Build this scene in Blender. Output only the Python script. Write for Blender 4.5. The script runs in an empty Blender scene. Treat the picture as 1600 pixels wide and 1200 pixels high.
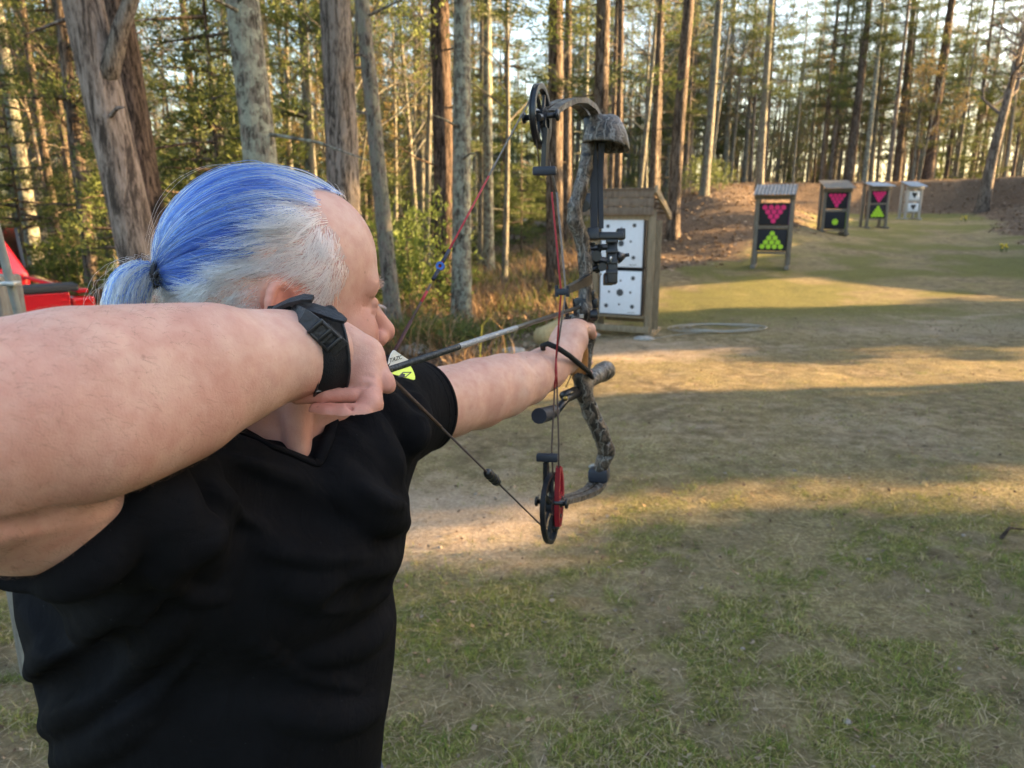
import bpy, bmesh, math, random
import numpy as np
from mathutils import Vector, Matrix

# ------------------------------------------------------------------ camera, sky, sun, exposure
rad = math.radians
scene = bpy.context.scene
COL = scene.collection
CAM_Z, PITCH, FPX = 1.65, rad(13.2), 1150.0
cam_data = bpy.data.cameras.new('camera')
cam_data.sensor_fit = 'HORIZONTAL'
cam_data.sensor_width = 36.0
cam_data.lens = FPX / 1600 * 36
cam_data.clip_start = 0.02
cam_data.clip_end = 2000
cam_data.dof.use_dof = True
cam_data.dof.focus_distance = 0.68
cam_data.dof.aperture_fstop = 11.0
camera = bpy.data.objects.new('camera', cam_data)
camera.location = (0, 0, CAM_Z)
camera.rotation_euler = (rad(90) - PITCH, 0, 0)
COL.objects.link(camera)
scene.camera = camera

SUN_EL, SUN_AZ = rad(10.5), rad(82)          # azimuth clockwise from +Y
world = bpy.data.worlds.new('World')
scene.world = world
world.use_nodes = True
wn = world.node_tree.nodes
sky = wn.new('ShaderNodeTexSky')
sky.sky_type = 'NISHITA'
sky.sun_disc = False
sky.sun_elevation = SUN_EL
sky.sun_rotation = SUN_AZ
sky.air_density = 1.0
sky.dust_density = 3.0
sky.ozone_density = 1.0
wn['Background'].inputs['Strength'].default_value = 0.12
world.node_tree.links.new(sky.outputs[0], wn['Background'].inputs[0])
sun_data = bpy.data.lights.new('sun', 'SUN')
sun_data.energy = 5.0
sun_data.angle = rad(0.55)
sun_data.color = (1.0, 0.645, 0.29)
sun = bpy.data.objects.new('sun', sun_data)
sdir = Vector((math.sin(SUN_AZ) * math.cos(SUN_EL), math.cos(SUN_AZ) * math.cos(SUN_EL), math.sin(SUN_EL)))
sun.rotation_euler = sdir.to_track_quat('Z', 'Y').to_euler()
sun.location = (30, 0, 20)
COL.objects.link(sun)
vs = scene.view_settings
vs.view_transform = 'Standard'
vs.look = 'None'
vs.gamma = 1
vs.use_curve_mapping = False
vs.exposure = 2.93
vs.use_white_balance = True
vs.white_balance_temperature = 6500
vs.white_balance_tint = 12
scene.render.engine = 'CYCLES'
scene.cycles.max_bounces = 6
scene.cycles.transparent_max_bounces = 6
scene.cycles.use_denoising = True

random.seed(7)
rng = np.random.default_rng(7)

# ------------------------------------------------------------------ helpers: places
_F = np.array([0, math.cos(PITCH), -math.sin(PITCH)])
_U = np.array([0, math.sin(PITCH), math.cos(PITCH)])
_X = np.array([1.0, 0, 0])
_C = np.array([0, 0, CAM_Z])


def at(px, py, d):
    """a point d metres in front of the lens"""
    return _C + d * (_F + _X * (px - 800) / FPX + _U * (600 - py) / FPX)


def ay(px, py, y):
    """a point at world distance y"""
    D = at(px, py, 1.0) - _C
    return _C + D * (y / D[1])


def sstep(a, b, x):
    t = np.clip((np.asarray(x, float) - a) / (b - a), 0, 1)
    return t * t * (3 - 2 * t)


_perm = np.random.default_rng(3).random((256, 256)).astype(np.float32)
_perm3 = np.random.default_rng(4).random((64, 64, 64)).astype(np.float32)


def vnoise(x, y):
    x = np.asarray(x, float); y = np.asarray(y, float)
    xi = np.floor(x).astype(int); yi = np.floor(y).astype(int)
    fx = x - xi; fy = y - yi
    fx = fx * fx * (3 - 2 * fx); fy = fy * fy * (3 - 2 * fy)
    g = lambda i, j: _perm[i & 255, j & 255]
    return ((g(xi, yi) * (1 - fx) + g(xi + 1, yi) * fx) * (1 - fy) +
            (g(xi, yi + 1) * (1 - fx) + g(xi + 1, yi + 1) * fx) * fy)


def fbm(x, y, oct=4):
    s = 0; a = 0.5; t = 0
    for o in range(oct):
        s = s + a * vnoise(x * 2 ** o + 17.3 * o, y * 2 ** o - 9.1 * o); t += a; a *= 0.5
    return s / t


def vnoise3(x, y, z):
    x, y, z = np.broadcast_arrays(np.asarray(x, float), np.asarray(y, float), np.asarray(z, float))
    i = np.floor(x).astype(int); j = np.floor(y).astype(int); k = np.floor(z).astype(int)
    fx = x - i; fy = y - j; fz = z - k
    fx = fx * fx * (3 - 2 * fx); fy = fy * fy * (3 - 2 * fy); fz = fz * fz * (3 - 2 * fz)
    g = lambda a, b, c: _perm3[a & 63, b & 63, c & 63]
    l = lambda a, b, t: a + (b - a) * t
    return l(l(l(g(i, j, k), g(i + 1, j, k), fx), l(g(i, j + 1, k), g(i + 1, j + 1, k), fx), fy),
             l(l(g(i, j, k + 1), g(i + 1, j, k + 1), fx), l(g(i, j + 1, k + 1), g(i + 1, j + 1, k + 1), fx), fy), fz)


# ------------------------------------------------------------------ helpers: objects
def tag(o, label=None, cat=None, group=None, kind=None):
    if label: o['label'] = label
    if cat: o['category'] = cat
    if group: o['group'] = group
    if kind: o['kind'] = kind
    return o


def empty(name, loc=(0, 0, 0), label=None, cat=None, group=None, rotz=0):
    o = bpy.data.objects.new(name, None)
    o.location = tuple(float(v) for v in loc)
    o.rotation_euler = (0, 0, rotz)
    o.empty_display_size = 0.05
    COL.objects.link(o)
    return tag(o, label, cat, group)


def link(name, me, mat=None, parent=None, smooth=False, world_space=True):
    """one mesh object; its mesh is given in world space (or in the parent's space)"""
    o = bpy.data.objects.new(name, me)
    COL.objects.link(o)
    if mat is not None:
        for m in (mat if isinstance(mat, (list, tuple)) else [mat]):
            if len(me.materials) < (len(mat) if isinstance(mat, (list, tuple)) else 1):
                me.materials.append(m)
    if smooth:
        me.polygons.foreach_set('use_smooth', np.ones(len(me.polygons), bool))
    if parent is not None:
        o.parent = parent
        if world_space:
            m = Matrix.Identity(4)
            q = parent
            while q is not None:
                m = q.matrix_parent_inverse @ Matrix.LocRotScale(q.location, q.rotation_euler, q.scale) @ m
                q = q.parent
            o.matrix_parent_inverse = m.inverted()
    return o


def arrays_mesh(name, verts, faces, k):
    """fast mesh from numpy arrays; faces (n,k)"""
    me = bpy.data.meshes.new(name)
    verts = np.asarray(verts, np.float32); faces = np.asarray(faces, np.int32)
    me.vertices.add(len(verts)); me.vertices.foreach_set('co', verts.ravel())
    me.loops.add(faces.size); me.loops.foreach_set('vertex_index', faces.ravel())
    me.polygons.add(len(faces))
    me.polygons.foreach_set('loop_start', np.arange(0, faces.size, k, dtype=np.int32))
    me.update(calc_edges=True)
    return me


def fattr(me, name, vals):
    a = me.attributes.new(name, 'FLOAT', 'POINT')
    a.data.foreach_set('value', np.asarray(vals, np.float32))


def cattr(me, name, cols):
    cols = np.asarray(cols, np.float32)
    if cols.shape[1] == 3:
        cols = np.hstack([cols, np.ones((len(cols), 1), np.float32)])
    a = me.attributes.new(name, 'FLOAT_COLOR', 'POINT')
    a.data.foreach_set('color', cols.ravel())


class MB:
    """collects boxes, tubes, lathes and plates and links them as ONE mesh"""

    def __init__(s):
        s.v = []; s.f = []

    def add(s, vs_, fs_):
        b = len(s.v)
        s.v += [tuple(float(c) for c in v) for v in vs_]
        s.f += [tuple(b + i for i in f) for f in fs_]
        return s

    def box(s, c, size, axes=None, bevel=0.0):
        c = np.asarray(c, float); h = np.asarray(size, float) / 2
        A = np.eye(3) if axes is None else np.asarray(axes, float)
        if bevel <= 0:
            vs_ = [c + A[0] * h[0] * i + A[1] * h[1] * j + A[2] * h[2] * k for k in (-1, 1) for j in (-1, 1) for i in (-1, 1)]
            return s.add(vs_, [(0, 2, 3, 1), (4, 5, 7, 6), (0, 1, 5, 4), (2, 6, 7, 3), (0, 4, 6, 2), (1, 3, 7, 5)])
        b = min(bevel, *(h * 0.9))
        bm = bmesh.new()
        bmesh.ops.create_cube(bm, size=1.0)
        for v in bm.verts:
            v.co = Vector((v.co.x * 2 * h[0], v.co.y * 2 * h[1], v.co.z * 2 * h[2]))
        bmesh.ops.bevel(bm, geom=bm.edges[:], offset=b, segments=2, affect='EDGES', profile=0.5)
        bm.verts.index_update()
        vs_ = [c + A[0] * v.co.x + A[1] * v.co.y + A[2] * v.co.z for v in bm.verts]
        fs_ = [[v.index for v in f.verts] for f in bm.faces]
        bm.free()
        return s.add(vs_, fs_)

    def beam(s, a, b, w, t, up=(0, 0, 1), bevel=0.0):
        """a box from a to b; w across, t along up"""
        a = np.asarray(a, float); b = np.asarray(b, float)
        d = b - a; L = np.linalg.norm(d); d /= L
        u = np.asarray(up, float); x = np.cross(d, u); x /= np.linalg.norm(x); u = np.cross(x, d)
        return s.box((a + b) / 2, (w, L, t), [x, d, u], bevel)

    def tube(s, pts, r, n=8, caps=True, flat=None, up=None):
        """tube through pts; r a number or list; flat=(factor) squeezes along the local up axis"""
        P = [np.asarray(p, float) for p in pts]
        rs = [r] * len(P) if np.isscalar(r) else list(r)
        T = []
        for i in range(len(P)):
            d = P[min(i + 1, len(P) - 1)] - P[max(i - 1, 0)]
            T.append(d / (np.linalg.norm(d) + 1e-12))
        u = np.asarray(up if up is not None else ((0, 0, 1) if abs(T[0][2]) < 0.9 else (1, 0, 0)), float)
        vs_ = []; fs_ = []
        for i, p in enumerate(P):
            u = u - T[i] * (u @ T[i]); u /= np.linalg.norm(u) + 1e-12
            w = np.cross(T[i], u)
            fl = 1.0 if flat is None else flat
            for k in range(n):
                a = 2 * math.pi * k / n
                vs_.append(p + rs[i] * (math.cos(a) * w + fl * math.sin(a) * u))
        for i in range(len(P) - 1):
            for k in range(n):
                fs_.append((i * n + k, i * n + (k + 1) % n, (i + 1) * n + (k + 1) % n, (i + 1) * n + k))
        if caps:
            fs_.append(tuple(range(n - 1, -1, -1)))
            fs_.append(tuple((len(P) - 1) * n + k for k in range(n)))
        return s.add(vs_, fs_)

    def strip(s, pts, w, t, up):
        """flat bar (rectangular section w across, t thick) along pts; up = thickness direction hint(s)"""
        P = [np.asarray(p, float) for p in pts]
        n = len(P)
        ws = [w] * n if np.isscalar(w) else list(w)
        ts = [t] * n if np.isscalar(t) else list(t)
        ups = [np.asarray(up, float)] * n if np.ndim(up) == 1 else [np.asarray(q, float) for q in up]
        vs_ = []; fs_ = []
        for i in range(n):
            d = P[min(i + 1, n - 1)] - P[max(i - 1, 0)]; d /= np.linalg.norm(d)
            u = ups[i] - d * (ups[i] @ d); u /= np.linalg.norm(u); x = np.cross(d, u)
            for a, b in ((-1, -1), (1, -1), (1, 1), (-1, 1)):
                vs_.append(P[i] + x * a * ws[i] / 2 + u * b * ts[i] / 2)
        for i in range(n - 1):
            for k in range(4):
                fs_.append((i * 4 + k, i * 4 + (k + 1) % 4, (i + 1) * 4 + (k + 1) % 4, (i + 1) * 4 + k))
        fs_.append((3, 2, 1, 0)); fs_.append(tuple((n - 1) * 4 + k for k in range(4)))
        return s.add(vs_, fs_)

    def ring(s, c, ax, R0, R1, th, n=32, sx=1.0):
        """flat annulus (washer) with thickness"""
        c = np.asarray(c, float); ax = np.asarray(ax, float); ax /= np.linalg.norm(ax)
        u = np.array([0, 0, 1.0]); u = u - ax * (u @ ax); u /= np.linalg.norm(u); w = np.cross(ax, u)
        vs_ = []; fs_ = []
        for k in range(n):
            a = 2 * math.pi * k / n
            d = math.cos(a) * u + math.sin(a) * w * sx
            for rr, hh in ((R0, -1), (R1, -1), (R1, 1), (R0, 1)):
                vs_.append(c + d * rr + ax * hh * th / 2)
        for k in range(n):
            m = (k + 1) % n
            for q in range(4):
                fs_.append((k * 4 + q, k * 4 + (q + 1) % 4, m * 4 + (q + 1) % 4, m * 4 + q))
        return s.add(vs_, fs_)

    def plate(s, pts, nrm, th):
        """extruded polygon"""
        P = [np.asarray(p, float) for p in pts]; nrm = np.asarray(nrm, float); nrm = nrm / np.linalg.norm(nrm)
        n = len(P)
        vs_ = [p - nrm * th / 2 for p in P] + [p + nrm * th / 2 for p in P]
        fs_ = [tuple(range(n - 1, -1, -1)), tuple(range(n, 2 * n))] + [(i, (i + 1) % n, n + (i + 1) % n, n + i) for i in range(n)]
        return s.add(vs_, fs_)

    def blob(s, c, r, n=10, m=7, jit=0.0, axes=None):
        c = np.asarray(c, float); r = np.asarray(r, float) * np.ones(3)
        A = np.eye(3) if axes is None else np.asarray(axes, float)
        vs_ = []; fs_ = []
        for i in range(m + 1):
            th = math.pi * i / m
            for k in range(n):
                a = 2 * math.pi * k / n
                q = 1 + jit * (random.random() - 0.5)
                l = np.array([math.sin(th) * math.cos(a), math.sin(th) * math.sin(a), math.cos(th)]) * r * q
                vs_.append(c + A[0] * l[0] + A[1] * l[1] + A[2] * l[2])
        for i in range(m):
            for k in range(n):
                fs_.append((i * n + k, (i + 1) * n + k, (i + 1) * n + (k + 1) % n, i * n + (k + 1) % n))
        return s.add(vs_, fs_)

    def mesh(s, name):
        me = bpy.data.meshes.new(name)
        me.from_pydata(s.v, [], s.f)
        bm = bmesh.new(); bm.from_mesh(me)
        bmesh.ops.remove_doubles(bm, verts=bm.verts[:], dist=1e-6)
        bmesh.ops.recalc_face_normals(bm, faces=bm.faces[:])
        bm.to_mesh(me); bm.free()
        return me

    def build(s, name, mat, parent=None, smooth=False, auto=False):
        me = s.mesh(name)
        o = link(name, me, mat, parent, smooth)
        if auto:
            me.polygons.foreach_set('use_smooth', np.ones(len(me.polygons), bool))
            me.set_sharp_from_angle(angle=rad(38))
        return o


def children_of(o):
    return [c for c in bpy.data.objects if c.parent is o]


def copy_tree(o, kids, parent=None):
    c = o.copy(); COL.objects.link(c)
    if parent is not None: c.parent = parent
    for ch in kids.get(o.name, []):
        copy_tree(ch, kids, c)
    return c


# ------------------------------------------------------------------ helpers: materials
class Mat:
    def __init__(s, name, rough=0.6, base=(0.5, 0.5, 0.5), metal=0.0, spec=0.5):
        s.m = bpy.data.materials.new(name); s.m.use_nodes = True
        s.t = s.m.node_tree; s.N = s.t.nodes; s.L = s.t.links
        s.b = s.N['Principled BSDF']
        s.b.inputs['Roughness'].default_value = rough
        s.b.inputs['Base Color'].default_value = (*base, 1)
        s.b.inputs['Metallic'].default_value = metal
        s.b.inputs['Specular IOR Level'].default_value = spec
        s._co = None

    def coord(s, kind='Object', scale=(1, 1, 1)):
        t = s.N.new('ShaderNodeTexCoord'); mp = s.N.new('ShaderNodeMapping')
        mp.inputs['Scale'].default_value = scale
        s.L.new(t.outputs[kind], mp.inputs[0])
        return mp.outputs[0]

    def noise(s, scale, detail=4, rough=0.55, co=None, dist=0.0):
        n = s.N.new('ShaderNodeTexNoise')
        n.inputs['Scale'].default_value = scale; n.inputs['Detail'].default_value = detail
        n.inputs['Roughness'].default_value = rough; n.inputs['Distortion'].default_value = dist
        if co is not None: s.L.new(co, n.inputs['Vector'])
        return n.outputs['Fac']

    def voronoi(s, scale, co=None, feature='F1'):
        n = s.N.new('ShaderNodeTexVoronoi'); n.feature = feature
        n.inputs['Scale'].default_value = scale
        if co is not None: s.L.new(co, n.inputs['Vector'])
        return n.outputs['Distance']

    def ramp(s, fac, stops):
        r = s.N.new('ShaderNodeValToRGB')
        e = r.color_ramp.elements
        while len(e) < len(stops): e.new(0.5)
        for q, (p, c) in zip(e, stops):
            q.position = p; q.color = (*c, 1) if len(c) == 3 else c
        s.L.new(fac, r.inputs[0])
        return r.outputs[0]

    def rng(s, fac, a, b, c=0.0, d=1.0):
        m = s.N.new('ShaderNodeMapRange')
        m.inputs[1].default_value = a; m.inputs[2].default_value = b
        m.inputs[3].default_value = c; m.inputs[4].default_value = d
        s.L.new(fac, m.inputs[0])
        return m.outputs[0]

    def mix(s, fac, a, b, mode='MIX'):
        m = s.N.new('ShaderNodeMix'); m.data_type = 'RGBA'; m.blend_type = mode
        for sock, v in ((m.inputs[0], fac), (m.inputs[6], a), (m.inputs[7], b)):
            if isinstance(v, (int, float)): sock.default_value = v
            elif isinstance(v, tuple): sock.default_value = (*v, 1)
            else: s.L.new(v, sock)
        return m.outputs[2]

    def math(s, op, a, b=0.0):
        m = s.N.new('ShaderNodeMath'); m.operation = op
        for sock, v in ((m.inputs[0], a), (m.inputs[1], b)):
            if isinstance(v, (int, float)): sock.default_value = v
            else: s.L.new(v, sock)
        return m.outputs[0]

    def attr(s, name, out='Fac'):
        n = s.N.new('ShaderNodeAttribute'); n.attribute_name = name
        return n.outputs[out]

    def rnd(s):
        return s.N.new('ShaderNodeObjectInfo').outputs['Random']

    def base(s, sock):
        s.L.new(sock, s.b.inputs['Base Color']); return s

    def rough(s, sock):
        s.L.new(sock, s.b.inputs['Roughness']); return s

    def bump(s, h, strength=0.5, dist=0.01):
        n = s.N.new('ShaderNodeBump')
        n.inputs['Strength'].default_value = strength; n.inputs['Distance'].default_value = dist
        s.L.new(h, n.inputs['Height']); s.L.new(n.outputs[0], s.b.inputs['Normal'])
        return s

    def translucent(s, col, fac=0.3):
        tr = s.N.new('ShaderNodeBsdfTranslucent'); mx = s.N.new('ShaderNodeMixShader')
        mx.inputs[0].default_value = fac
        if isinstance(col, tuple): tr.inputs[0].default_value = (*col, 1)
        else: s.L.new(col, tr.inputs[0])
        s.L.new(s.b.outputs[0], mx.inputs[1]); s.L.new(tr.outputs[0], mx.inputs[2])
        s.L.new(mx.outputs[0], s.N['Material Output'].inputs[0])
        return s


def plain(name, col, rough=0.5, metal=0.0, var=0.15, scale=40, bump=0.0, spec=0.5):
    """solid colour with slight procedural variation and relief"""
    M = Mat(name, rough, col, metal, spec)
    co = M.coord()
    n = M.noise(scale, 5, 0.6, co)
    d = tuple(max(0, c * (1 - var)) for c in col); u = tuple(min(1, c * (1 + var)) for c in col)
    M.base(M.ramp(n, [(0.3, d), (0.7, u)]))
    M.rough(M.rng(n, 0.2, 0.8, max(0.02, rough - 0.1), min(1, rough + 0.1)))
    if bump: M.bump(n, bump, 0.002)
    return M.m
# ------------------------------------------------------------------ the ground: one sheet to the horizon, with the berm
_prof_y = [-60, 8.5, 10, 13, 16, 21, 25, 30, 34, 60, 400]
_prof_z = [0, 0, 0.03, 0.22, 0.45, 0.85, 1.12, 1.34, 1.45, 1.6, 1.6]
# crest of the earth bank: (x, y, z)
BERM = np.array([(3.2, 18.4, 0.5), (4.6, 20.6, 1.35), (6.0, 22.5, 2.0), (7.7, 27.5, 2.5), (9.5, 34, 2.85), (12, 38, 3.0), (18, 39.5, 3.1), (23, 38, 3.2),
                 (24.5, 32, 3.3), (21.5, 25, 3.3), (18.4, 20, 2.95), (16.6, 16, 2.3), (15.2, 12, 0.9)])


def ground_z(x, y, fine=True):
    x = np.asarray(x, float); y = np.asarray(y, float)
    wx = sstep(-1.5, 4.0, x - 0.02 * (y - 10))
    z = np.interp(y, _prof_y, _prof_z) * wx + (1 - wx) * np.interp(y, [-60, 10, 40, 400], [0, 0, -0.2, -0.2])
    # distance to crest polyline
    best = np.full(np.broadcast(x, y).shape, 1e9); cz = np.zeros_like(best)
    for a, b in zip(BERM[:-1], BERM[1:]):
        d = b[:2] - a[:2]
        t = np.clip(((x - a[0]) * d[0] + (y - a[1]) * d[1]) / (d @ d), 0, 1)
        q = np.hypot(x - a[0] - t * d[0], y - a[1] - t * d[1])
        m = q < best
        best = np.where(m, q, best); cz = np.where(m, a[2] + t * (b[2] - a[2]), cz)
    wob = 0.9 + 0.35 * fbm(x * 0.35, y * 0.35, 3)
    prof = np.exp(-(best / (2.3 * wob)) ** 2)
    z = z + np.maximum(cz - z, 0) * prof * (0.95 + 0.12 * (fbm(x * 0.5 + 3, y * 0.5, 3)))
    if fine:
        z = z + 0.05 * (fbm(x * 0.6, y * 0.6, 3) - 0.5) + 0.022 * (fbm(x * 3.1, y * 3.1, 3) - 0.5)
    return z


def berm_mask(x, y):
    best = np.full(np.broadcast(x, y).shape, 1e9)
    for a, b in zip(BERM[:-1], BERM[1:]):
        d = b[:2] - a[:2]
        t = np.clip(((x - a[0]) * d[0] + (y - a[1]) * d[1]) / (d @ d), 0, 1)
        best = np.minimum(best, np.hypot(x - a[0] - t * d[0], y - a[1] - t * d[1]))
    return best


def masks(x, y):
    """litter, sand, green: what covers the ground where"""
    x = np.asarray(x, float); y = np.asarray(y, float)
    n1 = fbm(x * 0.45, y * 0.45, 4); n2 = fbm(x * 1.3 + 40, y * 1.3, 4); n3 = fbm(x * 4 + 9, y * 4 + 3, 3); n4 = fbm(x * 12 + 2, y * 12 + 8, 2)
    edge = np.interp(y, [6.2, 7.0, 8.4, 10.5, 14, 18, 40], [-2.2, -1.0, 0.75, 1.0, 2.0, 2.6, 3.0])
    wood = sstep(-0.25, 0.6, edge - x + 1.5 * (n1 - 0.5) + 0.8 * (n2 - 0.5)) * sstep(6.3, 7.2, y)
    wood = np.maximum(wood, sstep(0.5, 2.0, -x - 1.8 + (n1 - 0.5)) * sstep(3.5, 5, y))
    bd = berm_mask(x, y)
    wide = 1.5 * sstep(11, 14, x) * sstep(12, 16, y)
    wide = wide - 0.5 * (1 - sstep(7, 10, x))
    onb = 1 - sstep(2.2 + wide, 3.5 + wide, bd + 1.6 * (n2 - 0.5))
    behind = np.maximum(sstep(37, 39, y), sstep(0, 2, x - 14 - 0.32 * (y - 12)) * sstep(8, 12, y))
    litter = np.clip(np.maximum(np.maximum(wood, onb), behind), 0, 1)
    # pale bare earth: a worn patch beside the shooter, the path in front of the first stand
    s1 = np.exp(-(((x + 0.35) / 0.75) ** 2 + ((y - 3.75) / 0.6) ** 2))
    s2 = np.exp(-(((x - 0.9) / 2.0) ** 2 + ((y - 8.9) / 0.7) ** 2)) * 0.8
    s3 = np.exp(-(((x - 2.5) / 2.2) ** 2 + ((y - 5.3) / 1.0) ** 2)) * 0.35
    s4 = np.exp(-(((x - 7) / 5) ** 2 + ((y - 10.5) / 1.2) ** 2)) * 0.55
    sand = np.clip((s1 + s2 + s3 + s4) * (0.5 + 1.1 * n2) + 0.25 * sstep(0.52, 0.72, n3) * sstep(0.35, 0.6, n1), 0, 1) * (1 - litter)
    near = 1 - sstep(2.6, 5.2, y)
    g = sstep(0.455, 0.61, n2 * 0.28 + n3 * 0.38 + n4 * 0.34 + 0.09 * near - 0.04)
    far = sstep(9.3, 11, y) * 0.95 * sstep(0.38, 0.58, n1 * 0.35 + n2 * 0.35 + 0.3 * vnoise(x * 0.25, y * 1.3))
    green = np.clip(g * (0.35 + 0.65 * near) + far, 0, 1) * (1 - litter) * (1 - 0.85 * sand)
    green = np.maximum(green, 0.8 * sstep(3.6, 4.6, bd) * (1 - sstep(4.6, 6.5, bd)) * sstep(11, 14, y) * (1 - sstep(10, 13, x)) * (1 - litter) * sstep(.3, .55, n2))
    return litter, sand, green


def make_ground():
    xs = np.concatenate([np.linspace(-400, -30, 24)[:-1], np.arange(-30, -4, 0.4), np.arange(-4, 6, 0.06), np.arange(6, 32, 0.3), np.linspace(32, 400, 24)])
    ys = np.concatenate([np.linspace(-400, -6, 20)[:-1], np.arange(-6, 1.2, 0.4), np.arange(1.2, 12, 0.06), np.arange(12, 46, 0.22), np.linspace(46, 450, 24)])
    X, Y = np.meshgrid(xs, ys, indexing='ij')
    Z = ground_z(X, Y)
    nx, ny = X.shape
    V = np.stack([X, Y, Z], -1).reshape(-1, 3)
    I = np.arange(nx * ny).reshape(nx, ny)
    Fq = np.stack([I[:-1, :-1], I[1:, :-1], I[1:, 1:], I[:-1, 1:]], -1).reshape(-1, 4)
    me = arrays_mesh('ground', V, Fq, 4)
    l, s, g = masks(X.ravel(), Y.ravel())
    fattr(me, 'litter', l); fattr(me, 'sand', s); fattr(me, 'green', g)
    M = Mat('ground_earth', 0.95, spec=0.2)
    co = M.coord('Object')
    nb = M.noise(1.1, 8, 0.62, co); nm = M.noise(7, 8, 0.65, co); nf = M.noise(45, 6, 0.65, co); nv = M.noise(160, 4, 0.6, co)
    soil = M.ramp(nm, [(0.32, (0.095, 0.070, 0.036)), (0.5, (0.225, 0.175, 0.098)), (0.66, (0.42, 0.335, 0.205))])
    straw = M.ramp(nf, [(0.3, (0.13, 0.094, 0.042)), (0.52, (0.29, 0.24, 0.105)), (0.68, (0.51, 0.425, 0.23))])
    c = M.mix(M.rng(nb, 0.35, 0.65), soil, straw)
    sandc = M.ramp(nf, [(0.25, (0.26, 0.195, 0.135)), (0.55, (0.50, 0.395, 0.28)), (0.75, (0.64, 0.53, 0.40))])
    c = M.mix(M.rng(M.math('ADD', M.attr('sand'), M.math('MULTIPLY', M.math('SUBTRACT', nm, 0.5), 0.9)), 0.2, 0.75), c, sandc)
    mossc = M.ramp(nf, [(0.3, (0.055, 0.058, 0.014)), (0.52, (0.165, 0.165, 0.038)), (0.70, (0.31, 0.28, 0.09))])
    c = M.mix(M.rng(M.math('ADD', M.attr('green'), M.math('MULTIPLY', M.math('SUBTRACT', nm, 0.5), 1.3)), 0.15, 0.80, 0.0, 0.9), c, mossc)
    leafc = M.ramp(M.noise(28, 6, 0.75, co), [(0.3, (0.050, 0.032, 0.020)), (0.48, (0.13, 0.086, 0.053)), (0.62, (0.22, 0.153, 0.097)), (0.78, (0.35, 0.265, 0.18))])
    c = M.mix(M.rng(M.math('ADD', M.attr('litter'), M.math('MULTIPLY', M.math('SUBTRACT', nm, 0.5), 0.7)), 0.3, 0.7), c, leafc)
    c = M.mix(M.rng(nv, 0.62, 0.72, 0, 0.55), c, (0.05, 0.035, 0.022))
    c = M.mix(M.rng(M.noise(2.3, 6, 0.7, M.coord('Object', (1, 1.6, 1))), 0.36, 0.60, 0.42, 0.0), c, M.mix(0.55, c, (0.05, 0.034, 0.02)))
    M.base(c)
    M.bump(M.math('ADD', M.math('MULTIPLY', nf, 0.6), M.math('MULTIPLY', nv, 0.5)), 1.0, 0.04)
    o = link('ground', me, M.m, None, True)
    tag(o, kind='structure')


make_ground()


# ------------------------------------------------------------------ grass, leaf litter, brush: nobody could count them
def blades(P, L, W, lean, az, curl=0.35):
    """two-quad tapering blades; all arrays of length n -> verts, tris"""
    n = len(P)
    d = np.stack([np.cos(az) * lean, np.sin(az) * lean, np.ones(n)], -1); d /= np.linalg.norm(d, axis=1)[:, None]
    side = np.stack([-np.sin(az), np.cos(az), np.zeros(n)], -1)
    mid = P + d * (L * 0.55)[:, None]
    hz = np.stack([np.cos(az), np.sin(az), np.zeros(n)], -1)
    tip = P + d * L[:, None] + hz * (L * curl)[:, None] - np.array([0, 0, 1.0]) * (L * curl * 0.45)[:, None]
    w = (W / 2)[:, None]
    V = np.stack([P - side * w, P + side * w, mid - side * w * 0.8, mid + side * w * 0.8, tip], 1).reshape(-1, 3)
    b = (np.arange(n) * 5)[:, None]
    T = np.concatenate([b + np.array([0, 1, 3]), b + np.array([0, 3, 2]), b + np.array([2, 3, 4])], 1).reshape(-1, 3)
    return V, T


def scatter(n, x0, x1, y0, y1, power=1.0):
    """points denser towards the viewer, inside the field of view"""
    y = y0 + (y1 - y0) * rng.random(n) ** power
    lo = np.maximum(x0, -0.75 * y - 0.6); hi = np.minimum(x1, 0.75 * y + 0.6)
    return lo + (hi - lo) * rng.random(n), y


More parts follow.
